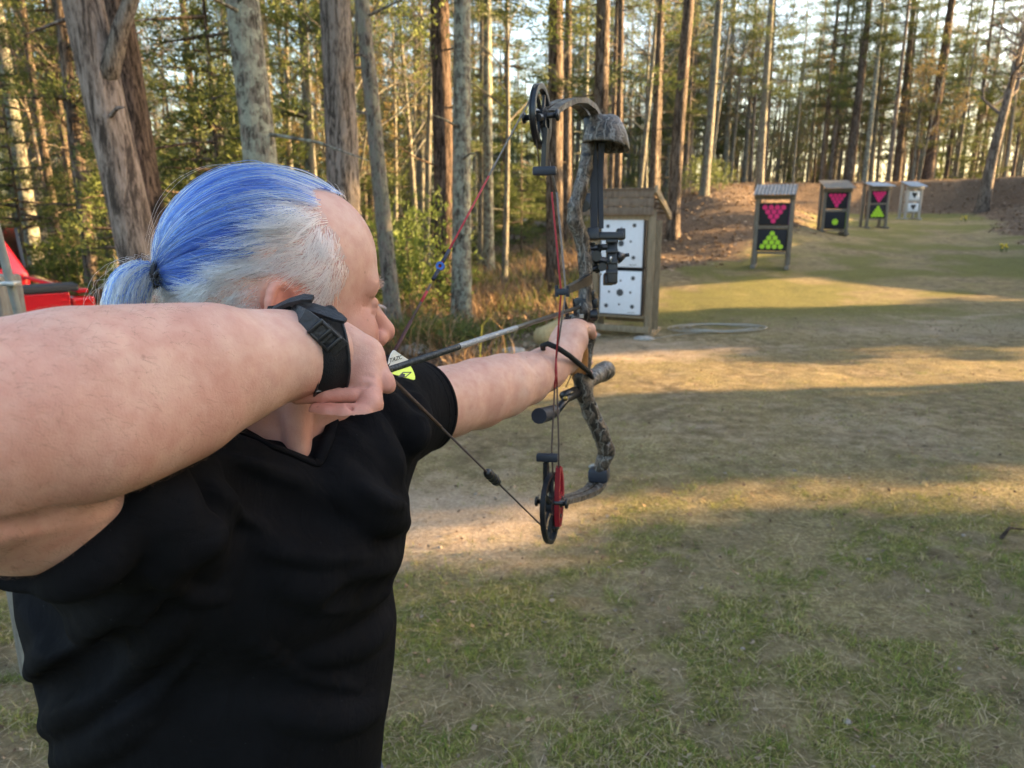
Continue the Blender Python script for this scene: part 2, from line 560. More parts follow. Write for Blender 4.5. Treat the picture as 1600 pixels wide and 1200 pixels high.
def make_grass():
    VV = []; TT = []; CC = []; off = 0
    # tufts
    x, y = scatter(44000, -4, 9, 1.1, 9.0, 1.35)
    l, s, g = masks(x, y)
    keep = rng.random(len(x)) < np.clip(g * 1.05 - 0.08, 0.05, 0.85) * (1 - l)
    x = x[keep]; y = y[keep]; g = g[keep]
    k = 8
    tx = np.repeat(x, k) + rng.normal(0, 0.016, len(x) * k); ty = np.repeat(y, k) + rng.normal(0, 0.016, len(x) * k)
    size = np.repeat(rng.gamma(3.0, 0.0062, len(x)) + 0.006, k)
    n = len(tx)
    P = np.stack([tx, ty, ground_z(tx, ty) - 0.003], -1)
    V, T = blades(P, size * rng.uniform(0.6, 1.35, n), rng.uniform(0.0016, 0.0032, n), rng.uniform(0.1, 1.3, n), rng.uniform(0, 6.283, n))
    hue = np.clip(np.repeat(rng.random(len(x)), k) + rng.normal(0, 0.16, n), 0, 1)
    green = np.array([0.10, 0.165, 0.022]); lime = np.array([0.26, 0.28, 0.055]); dry = np.array([0.52, 0.41, 0.22])
    c = np.where(hue[:, None] < 0.5, green + (lime - green) * (hue[:, None] / 0.5), lime + (dry - lime) * ((hue[:, None] - 0.5) / 0.5) ** 1.2)
    VV.append(V); TT.append(T + off); CC.append(np.repeat(c, 5, 0)); off += len(V)
    # flat dead straw
    x, y = scatter(80000, -4, 9, 1.1, 9.5, 1.25)
    l, s, g = masks(x, y)
    keep = rng.random(len(x)) < 0.9 * (1 - l) * (1 - 0.6 * s)
    x = x[keep]; y = y[keep]; n = len(x)
    P = np.stack([x, y, ground_z(x, y) + 0.001], -1)
    V, T = blades(P, rng.gamma(3, 0.015, n) + 0.008, rng.uniform(0.0010, 0.0026, n), rng.uniform(2.5, 9, n), rng.uniform(0, 6.283, n), 0.1)
    t = rng.random((n, 1))
    c = np.array([0.12, 0.08, 0.042]) + (np.array([0.56, 0.45, 0.28]) - np.array([0.12, 0.08, 0.042])) * t
    VV.append(V); TT.append(T + off); CC.append(np.repeat(c, 5, 0)); off += len(V)
    me = arrays_mesh('grass', np.concatenate(VV), np.concatenate(TT), 3)
    cattr(me, 'tint', np.concatenate(CC))
    M = Mat('grass_blades', 0.7, spec=0.25); c = M.attr('tint', 'Color'); M.base(c); M.translucent(c, 0.3)
    tag(link('grass', me, M.m), 'short patchy green and straw coloured grass on the range floor', 'grass', kind='stuff')


make_grass()


def make_leaves():
    """fallen leaves, as small bent quads, on the forest floor and the bank, a few on the range floor"""
    pts = []
    x, y = scatter(42000, -14, 3, 4.0, 16, 1.0); l, s, g = masks(x, y); k = rng.random(len(x)) < l; pts.append((x[k], y[k]))
    x, y = scatter(26000, -2, 26, 12, 40, 1.0); l, s, g = masks(x, y); k = rng.random(len(x)) < l * 0.9; pts.append((x[k], y[k]))
    x, y = scatter(6500, -3, 8, 1.2, 11, 1.1); pts.append((x, y))
    x = np.concatenate([p[0] for p in pts]); y = np.concatenate([p[1] for p in pts]); n = len(x)
    z = ground_z(x, y) + 0.006
    L = rng.uniform(0.018, 0.05, n) * np.where(y > 10, 1.5, 1.0) * np.where(np.arange(n) >= n - 6500, 0.30, 1.0); W = L * rng.uniform(0.4, 0.75, n); a = rng.uniform(0, 6.283, n)
    ux = np.stack([np.cos(a), np.sin(a), rng.normal(0, 0.35, n)], -1); uy = np.stack([-np.sin(a), np.cos(a), rng.normal(0, 0.35, n)], -1)
    P = np.stack([x, y, z], -1)
    lift = np.array([0, 0, 1.0]) * (L * rng.uniform(0.0, 0.5, n))[:, None]
    V = np.stack([P - ux * L[:, None] + lift, P - uy * W[:, None], P + ux * L[:, None] + lift * 0.7, P + uy * W[:, None]], 1).reshape(-1, 3)
    F4 = (np.arange(n) * 4)[:, None] + np.array([0, 1, 2, 3])
    me = arrays_mesh('fallen_leaves', V, F4, 4)
    t = rng.random((n, 1)); pal = np.array([[0.09, 0.055, 0.034], [0.19, 0.124, 0.074], [0.29, 0.19, 0.11], [0.36, 0.27, 0.18], [0.19, 0.145, 0.10]])
    c = pal[rng.integers(0, 5, n)] * (0.8 + 0.4 * t)
    cattr(me, 'tint', np.repeat(c, 4, 0))
    M = Mat('dead_leaf', 0.75, spec=0.2); c = M.attr('tint', 'Color'); M.base(c); M.translucent(c, 0.2)
    tag(link('fallen_leaves', me, M.m), 'brown fallen leaves littering the wood floor and the earth bank', 'leaves', kind='stuff')


make_leaves()
# ------------------------------------------------------------------ the wood
def bark(name, dark, mid, pale, lichen=None, scale=1.0):
    M = Mat(name, 0.9, spec=0.15)
    co = M.coord('Object', (9 * scale, 9 * scale, 1.6 * scale))
    v = M.noise(2.4, 6, 0.7, co, 0.6)
    n2 = M.noise(9, 4, 0.7, co)
    h = M.math('ADD', M.math('MULTIPLY', v, 0.75), M.math('MULTIPLY', n2, 0.35))
    c = M.ramp(h, [(0.42, tuple(q * .6 for q in dark)), (0.49, dark), (0.545, mid), (0.63, pale)])
    big = M.noise(1.3, 3, 0.5, M.coord('Object', (1, 1, 0.5)))
    c = M.mix(M.rng(big, 0.35, 0.7, 0.0, 0.35), c, dark)
    if lichen:
        co2 = M.coord('Object', (1, 1, 0.8))
        ln = M.noise(11, 7, 0.72, co2)
        c = M.mix(M.rng(ln, 0.46, 0.56, 0, 0.9), c, M.ramp(M.noise(50, 3, 0.6, co2), [(0.3, tuple(0.7 * q for q in lichen)), (0.7, lichen)]))
    M.base(c)
    M.bump(h, 1.0, 0.035)
    return M.m


BARK = {
    'pine': bark('bark_pine', (0.035, 0.026, 0.020), (0.115, 0.088, 0.068), (0.22, 0.18, 0.145)),
    'brown': bark('bark_brown', (0.05, 0.039, 0.031), (0.155, 0.125, 0.100), (0.27, 0.23, 0.19)),
    'furrow': bark('bark_furrowed', (0.05, 0.042, 0.036), (0.155, 0.132, 0.112), (0.27, 0.235, 0.205)),
    'leaning': bark('bark_leaning', (0.07, 0.054, 0.044), (0.185, 0.142, 0.115), (0.31, 0.25, 0.21), None, 0.7),
    'dark': bark('bark_dark', (0.022, 0.016, 0.012), (0.075, 0.053, 0.041), (0.16, 0.115, 0.09)),
    'lichen': bark('bark_lichen', (0.05, 0.045, 0.035), (0.15, 0.135, 0.11), (0.24, 0.22, 0.18), (0.36, 0.38, 0.30)),
    'grey': bark('bark_grey', (0.05, 0.044, 0.038), (0.150, 0.132, 0.112), (0.25, 0.23, 0.20), (0.22, 0.23, 0.18)),
}


def foliage_mat(name, dark, light, fac=0.35):
    M = Mat(name, 0.65, spec=0.3)
    a = M.attr('tint')
    c = M.ramp(a, [(0.0, dark), (1.0, light)])
    r = M.rnd()
    c = M.mix(M.rng(r, 0, 1, 0, 0.35), c, M.mix(0.5, c, (0.16, 0.15, 0.03)))
    M.base(c); M.translucent(c, fac)
    return M.m


FOL_DARK = foliage_mat('pine_needles', (0.030, 0.050, 0.018), (0.11, 0.145, 0.040))
FOL_MID = foliage_mat('pine_needles_light', (0.045, 0.072, 0.020), (0.145, 0.190, 0.058))
FOL_SPRING = foliage_mat('spring_leaves', (0.09, 0.12, 0.03), (0.23, 0.28, 0.08))
FOL_SHRUB = foliage_mat('shrub_leaves', (0.045, 0.075, 0.016), (0.16, 0.22, 0.05))
FOL_TAN = foliage_mat('spring_buds', (0.14, 0.095, 0.04), (0.36, 0.27, 0.11))
TWIG = plain('twig_wood', (0.15, 0.115, 0.085), 0.9, 0, 0.3, 6)
TWIG_TAN = plain('twig_tan', (0.30, 0.235, 0.16), 0.9, 0, 0.3, 6)


def trunk_rings(H, r0, lean=(0, 0), bend=0.0, n=14, seg=16, taper=0.75, flare=0.35, knob=0.05, seed=0, top=1.0):
    R_ = np.random.default_rng(seed)
    zs = H * np.linspace(0, 1, n) ** 1.15
    ph = R_.uniform(0, 6.28, 4)
    cx = lean[0] * zs + bend * np.sin(zs / H * 3 + ph[0]) - bend * math.sin(ph[0])
    cy = lean[1] * zs + bend * np.sin(zs / H * 2.4 + ph[1]) - bend * math.sin(ph[1])
    r = r0 * (1 - taper * zs / H) + r0 * flare * np.exp(-zs / 0.28)
    V = []
    for i in range(n):
        for k in range(seg):
            a = 2 * math.pi * k / seg
            q = 1 + knob * (math.sin(3 * a + ph[2] + zs[i]) + 0.6 * math.sin(5 * a + ph[3] - zs[i] * 2)) + R_.normal(0, knob * 0.45)
            if i == 0: q *= 1 + 0.22 * math.sin(5 * a + ph[1])
            V.append((cx[i] + r[i] * q * math.cos(a), cy[i] + r[i] * q * math.sin(a), zs[i] - (0.25 if i == 0 else 0)))
    Fc = [(i * seg + k, i * seg + (k + 1) % seg, (i + 1) * seg + (k + 1) % seg, (i + 1) * seg + k) for i in range(n - 1) for k in range(seg)]
    axis = lambda z: np.array([np.interp(z, zs, cx), np.interp(z, zs, cy), z])
    rad_ = lambda z: float(np.interp(z, zs, r))
    return V, Fc, axis, rad_


def needles(centres, dirs, per, L, W, spread, seed=0):
    """tufts of needle triangles"""
    R_ = np.random.default_rng(seed)
    n = len(centres) * per
    C0 = np.repeat(centres, per, 0); D0 = np.repeat(dirs, per, 0)
    d = D0 + R_.normal(0, spread, (n, 3)); d /= np.linalg.norm(d, axis=1)[:, None]
    side = np.cross(d, R_.normal(0, 1, (n, 3))); side /= np.linalg.norm(side, axis=1)[:, None] + 1e-9
    b = C0 + R_.normal(0, L * 0.45, (n, 3))
    l = L * R_.uniform(0.6, 1.3, n)[:, None]
    w = W * R_.uniform(0.7, 1.3, n)[:, None]
    V = np.stack([b - side * w * 0.5, b + side * w * 0.5, b + d * l], 1).reshape(-1, 3)
    T = (np.arange(n) * 3)[:, None] + np.array([0, 1, 2])
    tint = np.clip(np.repeat(R_.random(len(centres)), per) * 0.7 + R_.random(n) * 0.3, 0, 1)
    return V, T, np.repeat(tint, 3)


def pine_parts(seed, H=15, r0=0.15, crown_from=0.35, reach=1.9, whorl=0.62, dead=True, per=13, L=0.15, W=0.028, lean=(0, 0), seg=10, bend=0.08, step=0.15):
    """trunk mesh (with bare limbs) and crown mesh of one pine"""
    R_ = np.random.default_rng(seed); rd = random.Random(seed)
    V, Fc, axis, rr = trunk_rings(H, r0, lean, bend, 12, seg, 0.86, 0.3, 0.05, seed)
    tb = MB(); tb.add(V, Fc)
    if dead:                                               # broken dead twigs under the crown
        z = 1.3
        while z < H * crown_from + 1:
            for q in range(rd.randint(0, 2)):
                a = rd.uniform(0, 6.283); l = rd.uniform(0.3, 1.4)
                p = axis(z); d = np.array([math.cos(a), math.sin(a), rd.uniform(-0.25, 0.2)])
                tb.tube([p, p + d * l * 0.5, p + d * l + np.array([0, 0, rd.uniform(-.15, .1)])], [0.016, 0.011, 0.004], 4, False)
            z += rd.uniform(0.25, 0.7)
    cs = []; ds = []
    z = H * crown_from
    while z < H * 0.985:
        t = (z - H * crown_from) / (H * (1 - crown_from))
        br = reach * (1 - t) ** 0.75 * (0.55 + 0.45 * min(1, t * 5 + 0.3))
        for q in range(rd.randint(3, 6)):
            a = rd.uniform(0, 6.283); l = br * rd.uniform(0.55, 1.2)
            if l < 0.15: continue
            p = axis(z + rd.uniform(-0.15, 0.15)); h = np.array([math.cos(a), math.sin(a), 0]); sd = np.array([-math.sin(a), math.cos(a), 0])
            rise = rd.uniform(-0.12, 0.22)
            e = lambda u: p + h * l * u + np.array([0, 0, rise * l * u - 0.18 * l * u * u + (0.1 * l * u ** 4)])
            tb.tube([e(0), e(0.5), e(0.95)], [0.02 + 0.012 * l, 0.014, 0.005], 4, False)
            u = rd.uniform(0.22, 0.4)
            while u < 1.03:
                wd = 0.34 * l * math.sin(min(1, (u - 0.1) * 1.25) * 3.0) + 0.1
                for s_ in range(2 + int(l > 1.1)):
                    lat = rd.uniform(-1, 1) * wd
                    cs.append(e(u) + sd * lat + np.array([0, 0, rd.uniform(-0.06, 0.08)]))
                    dd = h * 0.6 + sd * np.sign(lat) * 0.5 + np.array([0, 0, 0.35]); ds.append(dd / np.linalg.norm(dd))
                u += step / max(l, 0.6) * rd.uniform(0.75, 1.3)
        z += whorl * rd.uniform(0.7, 1.3)
    Vn, Tn, tn = needles(np.array(cs), np.array(ds), per, L, W, 0.55, seed)
    cm = arrays_mesh('pine_crown', Vn, Tn, 3); fattr(cm, 'tint', tn)
    return tb.mesh('pine_trunk'), cm


def bare_parts(seed, H=9, r0=0.08, spread=0.55, levels=4, buds=0.0, lean=(0, 0), first=0.35, seg=7, bud_size=0.05):
    """leafless tree: trunk mesh, twig mesh (limbs and twigs), bud mesh"""
    rd = random.Random(seed); R_ = np.random.default_rng(seed)
    V, Fc, axis, rr = trunk_rings(H, r0, lean, 0.18, 10, seg, 0.9, 0.25, 0.05, seed)
    tb = MB(); tb.add(V, Fc); cb = MB(); tips = []

    def grow(p, d, l, r, lev):
        q = p + d * l * 0.5 + np.array(R_.normal(0, 0.05 * l, 3)); e = p + d * l + np.array(R_.normal(0, 0.09 * l, 3))
        (tb if lev == 0 else cb).tube([p, q, e], [r, r * 0.8, r * 0.5], 5 if lev < 2 else 3, False)
        tips.append(e); tips.append(q)
        if lev < levels - 1:
            for k in range(rd.randint(2, 4)):
                u = rd.uniform(0.35, 1.0); b = p + (e - p) * u
                nd = d + np.array(R_.normal(0, spread, 3)) + np.array([0, 0, 0.18]); nd /= np.linalg.norm(nd)
                grow(b, nd, l * rd.uniform(0.45, 0.75), r * 0.5, lev + 1)
    z = H * first
    while z < H * 0.97:
        a = rd.uniform(0, 6.283); up = rd.uniform(0.35, 1.1)
        d = np.array([math.cos(a), math.sin(a), up]); d /= np.linalg.norm(d)
        grow(axis(z), d, H * 0.22 * (1.15 - z / H) + 0.35, rr(z) * 0.5, 0 if z < H * .7 else 1)
        z += rd.uniform(0.25, 0.6) * H / 9
    bm_ = None
    if buds > 0:
        T_ = np.array(tips); T_ = T_[R_.random(len(T_)) < buds]
        Vn, Tn, tn = needles(np.repeat(T_, 2, 0) + R_.normal(0, 0.1, (len(T_) * 2, 3)), np.tile([[0, 0, 1.0]], (len(T_) * 2, 1)), 5, bud_size, bud_size * 0.6, 1.2, seed)
        bm_ = arrays_mesh('bud_crown', Vn, Tn, 3); fattr(bm_, 'tint', tn)
    return tb.mesh('bare_trunk'), cb.mesh('bare_twigs'), bm_


def shrub_mesh(seed, h=1.2, w=0.9, n=300, L=0.09, W=0.035, per=7, upr=0.5):
    R_ = np.random.default_rng(seed)
    c = R_.normal(0, 1, (n, 3)); c /= np.linalg.norm(c, axis=1)[:, None]
    rad_ = R_.random(n) ** 0.45
    lump = 0.7 + 0.6 * R_.random(24)
    az = ((np.arctan2(c[:, 1], c[:, 0]) + math.pi) / 6.2832 * 24).astype(int) % 24
    P = c * (rad_ * lump[az])[:, None] * np.array([w, w, h * 0.55]) + np.array([0, 0, h * 0.5])
    P[:, 2] = np.abs(P[:, 2])
    d = c + np.array([0, 0, upr]); d /= np.linalg.norm(d, axis=1)[:, None]
    V, T, t = needles(P, d, per, L, W, 0.7, seed)
    me = arrays_mesh('shrub_leaves', V, T, 3); fattr(me, 'tint', t)
    return me


# ---- shared meshes for the many thin trees
PINES = [pine_parts(100 + i, H=h, r0=r, crown_from=cf, reach=rc, lean=(l, 0), per=9, whorl=0.70, W=0.024) for i, (h, r, cf, rc, l) in enumerate(
    [(15, 0.15, 0.32, 1.9, 0.01), (17, 0.17, 0.42, 2.0, -0.015), (13, 0.12, 0.26, 1.7, 0.02), (16, 0.14, 0.5, 1.8, 0.0), (14, 0.11, 0.36, 1.5, -0.03)])]
YOUNG = [pine_parts(200 + i, H=h, r0=0.045, crown_from=0.08, reach=rc, whorl=0.36, dead=False, per=12, L=0.12, W=0.022, seg=7, bend=0.03, step=0.13) for i, (h, rc) in enumerate(
    [(4.2, 1.15), (6.2, 1.5), (3.0, 0.95)])]
BARES = [bare_parts(300 + i, H=h, r0=r, buds=b, first=f, lean=(l, 0)) for i, (h, r, b, f, l) in enumerate(
    [(9, 0.075, 0.5, 0.3, 0.02), (11, 0.095, 0.0, 0.4, -0.03), (7, 0.05, 0.7, 0.25, 0.03), (10, 0.07, 0.25, 0.45, 0.0)])]


for tr, cr in PINES + YOUNG:
    tr.materials.append(BARK['pine']); cr.materials.append(FOL_DARK)


def put_tree(name, label, group, x, y, trunk, tmat, crown=None, cmat=None, twigs=None, rotz=0.0, s=1.0, cat='tree', zs=1.0):
    z = float(ground_z(x, y, False)) - 0.05
    t = empty(name, (x, y, z), label, cat, group, rotz)
    t.scale = (s, s, s * zs)
    for nm, me, mt in (('trunk', trunk, tmat), ('limbs', twigs, tmat), ('crown', crown, cmat)):
        if me is None: continue
        if not me.materials: me.materials.append(mt)
        o = bpy.data.objects.new(nm, me); COL.objects.link(o); o.parent = t
        o.material_slots[0].link = 'OBJECT'; o.material_slots[0].material = mt
        if nm == 'limbs': o['kind'] = 'stuff'
        if nm == 'trunk' and me.users < 3:
            me.polygons.foreach_set('use_smooth', np.ones(len(me.polygons), bool))
    return t


for tr, cr in PINES + YOUNG: tr.polygons.foreach_set('use_smooth', np.ones(len(tr.polygons), bool))
for tr, cb_, bb in BARES: tr.polygons.foreach_set('use_smooth', np.ones(len(tr.polygons), bool))


def px_x(px, y, z=2.2):
    """world x of picture column px at distance y"""
    return (px - 800) / FPX * (y * math.cos(PITCH) + (CAM_Z - z) * math.sin(PITCH))


# ---- the trunks one can tell apart:  picture column at eye height, distance, diameter, bark, lean, label, crown mesh index
HERO = [
    (172, 6.0, 0.330, 'leaning', (-0.115, 0.0), 'leaning grey brown trunk with a raised side branch, nearest tree above the ponytail', 0),
    (220, 9.2, 0.400, 'dark', (-0.06, 0.0), 'thick rough dark trunk just right of the leaning forked one', 1),
    (403, 7.0, 0.335, 'lichen', (-0.035, 0.0), 'pale lichen speckled trunk rising behind the blue hair', 1),
    (533, 8.2, 0.375, 'furrow', (0.0, 0.0), 'thick grey furrowed trunk rising behind the forehead', 3),
    (592, 9.5, 0.215, 'grey', (-0.06, 0.02), 'thin leaning trunk between the grey furrowed trunk and the dark red brown one', 4),
    (692, 12.5, 0.37, 'dark', (-0.015, 0.0), 'dark red brown trunk just left of the pale lichen trunk with its foot in view', 0),
    (719, 10.6, 0.285, 'lichen', (0.008, 0.0), 'pale lichen speckled trunk whose foot stands in dry brush right of the face', 3),
    (868, 15.0, 0.36, 'pine', (-0.01, 0.0), 'dark trunk standing behind the upper cam of the bow', 0),
    (938, 14.0, 0.30, 'pine', (0.0, 0.0), 'dark trunk standing behind the upper limb and arrow hood', 2),
    (1056, 19.5, 0.34, 'pine', (0.02, 0.0), 'dark trunk at the left end of the leafy mound', 1),
    (1104, 24.0, 0.28, 'grey', (0.035, 0.0), 'slim grey trunk leaning right above the leafy mound', 4),
    (1186, 31.0, 0.33, 'grey', (0.01, 0.0), 'slim twin looking trunk right above the first pink target stand', 2),
    (1322, 42.0, 0.55, 'pine', (0.0, 0.0), 'tall dark trunk on the bank between the second and third pink targets', 3),
    (1397, 43.0, 0.50, 'pine', (0.0, 0.0), 'tall dark trunk on the bank above the grey stand with two white faces', 0),
    (1444, 42.0, 0.66, 'dark', (0.0, 0.0), 'stout dark trunk on the bank right of the grey target stand', 1),
]
for i, (px, y, dia, bk, lean, lab, ci) in enumerate(HERO):
    H = 15.5
    V, Fc, axis, rr = trunk_rings(H, dia / 2, (0, 0), 0.05 if y < 15 else 0.12, 26, 24, 0.72, 0.32, 0.028, 900 + i)
    x = px_x(px, y)
    V = [(v[0] + lean[0] * (v[2] - 2.2), v[1] + lean[1] * v[2], v[2]) for v in V]
    b = MB(); b.add(V, Fc); rd = random.Random(i)
    z = 2.4
    while z < 9:                                           # stubs of dead limbs
        a = rd.uniform(0, 6.28); l = rd.uniform(0.15, 1.0); p = axis(z) + np.array([lean[0] * (z - 2.2), lean[1] * z, 0])
        d = np.array([math.cos(a), math.sin(a), rd.uniform(-.2, .35)])
        b.tube([p, p + d * (rr(z) + l * .5), p + d * (rr(z) + l) + np.array([0, 0, rd.uniform(-.1, .1)])], [0.02, 0.014, 0.005], 5, False)
        z += rd.uniform(0.4, 1.1)
    me = b.mesh('trunk'); cr = PINES[ci][1]
    t = put_tree('pine_tree', lab, None, x, y, me, BARK[bk], None, None)
    t.rotation_euler = (0, 0, 0)
    if i == 0:                                             # the forked branch of the leaning tree
        q = MB(); p0 = np.array([lean[0] * (2.62 - 2.2) + 0.02, 0, 2.62])
        q.tube([p0, p0 + [0.12, -0.02, 0.18], p0 + [0.22, -0.02, 0.42], p0 + [0.36, 0.0, 0.72], p0 + [0.46, 0.05, 1.25], p0 + [0.75, 0.1, 2.2]], [0.11, 0.075, 0.06, 0.052, 0.042, 0.02], 12, True)
        q.tube([p0 + [0.3, 0, 0.6], p0 + [0.5, -0.1, 0.72], p0 + [0.8, -0.15, 0.7]], [0.025, 0.017, 0.006], 6, True)
        o = q.build('branch', BARK['brown'], None, True); o.parent = t
    # crown high above, a copy of the shared crown mesh
    o = bpy.data.objects.new('crown', cr); COL.objects.link(o); o.parent = t
    o.location = (lean[0] * 4, 0, 0.3); o.scale = (1.15, 1.15, 1.03); o.rotation_euler = (0, 0, i * 1.3)
    o.material_slots[0].link = 'OBJECT'; o.material_slots[0].material = FOL_DARK

# ---- grey forked hardwood on the bank at the right
mt, mtw, _b = bare_parts(777, H=9.5, r0=0.27, spread=0.5, levels=5, buds=0.0, lean=(0.07, 0), first=0.42, seg=10)
put_tree('bare_tree', 'grey brown leafless tree with spreading forked limbs at the right end of the bank', None, px_x(1538, 33, 2.5), 33, mt, BARK['brown'], None, None, mtw)

# ---- the wood behind: thin trunks, one by one
taken = [(px_x(h[0], h[1]), h[1]) for h in HERO]
rs = random.Random(11)


def free(x, y, d):
    return all((x - a) ** 2 + (y - b) ** 2 > d * d for a, b in taken)


ZONES = [(70, 'behind the red truck'), (190, 'behind the leaning forked trunk'), (330, 'behind the ponytail'), (470, 'behind the pale trunk over the hair'), (600, 'behind the grey furrowed trunk'), (720, 'behind the dark red brown trunk'),
         (860, 'left of the bow'), (1000, 'behind the bow'), (1110, 'behind the leafy mound'), (1250, 'behind the first pink target stand'), (1340, 'behind the middle target stand'), (1440, 'behind the grey target stand'), (9999, 'at the right end of the bank')]


def zone(px):
    return next(t for lim, t in ZONES if px < lim)


n_far = 0
for tries in range(6000):
    if n_far >= 430: break
    y = 11 + 66 * rs.random() ** 1.1
    px = rs.uniform(-90, 1690) if rs.random() < 0.55 else rs.uniform(930, 1690)
    x = px_x(px, y)
    if y < 16 and px > 560: continue
    if px > 640 and y < 24 and px < 1000 and rs.random() < 0.6: continue
    if px >= 1000 and y < 40 and not (px < 1120 and y > 26): continue
    if berm_mask(np.array(x), np.array(y)) < 2.2 and y < 37: continue
    if not free(x, y, 0.7): continue
    taken.append((x, y)); n_far += 1
    k = rs.random()
    if k < 0.55:
        tr, cr = rs.choice(PINES)
        put_tree('pine_tree', 'slender pine among many deep in the wood ' + zone(px), 'slender pines ' + zone(px), x, y, tr, BARK[rs.choice(['pine', 'pine', 'grey', 'brown', 'lichen'])],
                 cr, FOL_DARK if rs.random() < 0.55 else FOL_MID, None, rs.uniform(0, 6.28), rs.uniform(0.8, 1.15))
    else:
        tr, tw, bd = rs.choice(BARES)
        put_tree('bare_tree', 'thin leafless hardwood among many in the wood ' + zone(px), 'thin leafless trees ' + zone(px), x, y, tr, BARK[rs.choice(['grey', 'brown', 'grey'])],
                 bd, FOL_TAN if rs.random() < 0.5 else FOL_SPRING, tw, rs.uniform(0, 6.28), rs.uniform(0.8, 1.4))

# ---- the wood goes on to both sides of the picture
for k in range(75):
    left = k < 52
    y = 6 + 52 * rs.random() if left else 36 + 34 * rs.random()
    px = rs.uniform(-1500, -110) if left else rs.uniform(1700, 2300)
    x = px_x(px, y)
    if not free(x, y, 1.2) or berm_mask(np.array(x), np.array(y)) < 2.4 or (left and math.hypot(x + 5.2, y - 8.5) < 4.5): continue
    taken.append((x, y))
    where = 'left of the red truck' if left else 'beyond the right end of the bank'
    if rs.random() < 0.6:
        tr, cr = rs.choice(PINES); put_tree('pine_tree', 'slender pine among many in the wood ' + where, 'slender pines ' + where, x, y, tr, BARK[rs.choice(['pine', 'grey', 'brown'])], cr, FOL_MID, None, rs.uniform(0, 6.28), rs.uniform(0.85, 1.15))
    else:
        tr, cr = rs.choice(YOUNG); put_tree('young_pine', 'bushy young pine in the wood ' + where, 'young pines ' + where, x, y, tr, BARK['pine'], cr, FOL_MID, None, rs.uniform(0, 6.28), rs.uniform(0.9, 1.5), 'young tree')

# ---- young pines filling the middle height
n_y = 0
for tries in range(3000):
    if n_y >= 105: break
    y = 10.5 + 48 * rs.random() ** 1.05
    px = rs.uniform(-80, 1680); x = px_x(px, y)
    if px > 520 and y < 17: continue
    if px > 600 and px < 1000 and y < 23: continue
    if px >= 1000 and y < 40.5: continue
    if not free(x, y, 1.2): continue
    taken.append((x, y)); n_y += 1
    tr, cr = rs.choice(YOUNG)
    put_tree('young_pine', 'bushy young pine between taller trunks ' + zone(px), 'young pines ' + zone(px), x, y, tr, BARK['pine'], cr, FOL_MID if rs.random() < 0.6 else FOL_DARK, None,
             rs.uniform(0, 6.28), rs.uniform(0.75, 1.35), 'young tree')

# ---- tall trees standing round the clearing outside the picture; their shade lies over the shooter and the range
PINE_LOW = [pine_parts(400 + i, H=h, r0=0.17, crown_from=0.07, reach=rc, whorl=0.55, dead=False, per=12, L=0.26, W=0.07, step=0.17) for i, (h, rc) in enumerate([(14, 2.5), (12, 2.3)])]
PINE_HIGH = [pine_parts(410 + i, H=h, r0=0.15, crown_from=0.42, reach=rc, whorl=0.5, dead=False, per=12, L=0.26, W=0.07, step=0.16) for i, (h, rc) in enumerate([(14, 2.2), (13, 2.4)])]
sl = math.cos(SUN_AZ) / math.sin(SUN_AZ)


def shade_pine(y_ground, row, k, size=1.0, high=False):
    """a broad pine beyond the right edge whose shade crosses the picture at distance y_ground"""
    y_t = y_ground; x = 0
    for _ in range(5):
        x = max(15.0, 0.735 * y_t + 5.0) + row * 3.0; y_t = y_ground + (x - 3) * sl
    tr, cr = (PINE_HIGH if high else PINE_LOW)[k % 2]
    put_tree('pine_tree', 'tall pine beside the clearing with a bare lower trunk' if high else 'broad dark pine beside the clearing, branched down to the ground', 'tall pines beside the clearing' if high else 'broad pines beside the clearing', x + rs.uniform(-.5, .5), y_t, tr, BARK['pine'], cr, FOL_DARK, None, rs.uniform(0, 6.28), size, 'tree', 0.85 if size == 1.0 else 1.0)


k_ = 0
for row in range(3):
    yb = -15 + row * 0.8
    while yb < 4.95:
        if abs(yb - 3.6) > 1.1: shade_pine(yb, row, k_)
        yb += 1.85; k_ += 1
    if row < 2:
        for yb in (9.1, 10.6, 14.6, 16.0, 19.6): shade_pine(yb + 0.2 * row, row, k_, 0.50); k_ += 1
    shade_pine(5.45, row, k_, 0.62)
    for yb in (5.9, 6.3, 9.6)[::1 if row == 2 else 2]: shade_pine(yb + 0.25 * row, row, k_, 1.01, True); k_ += 1


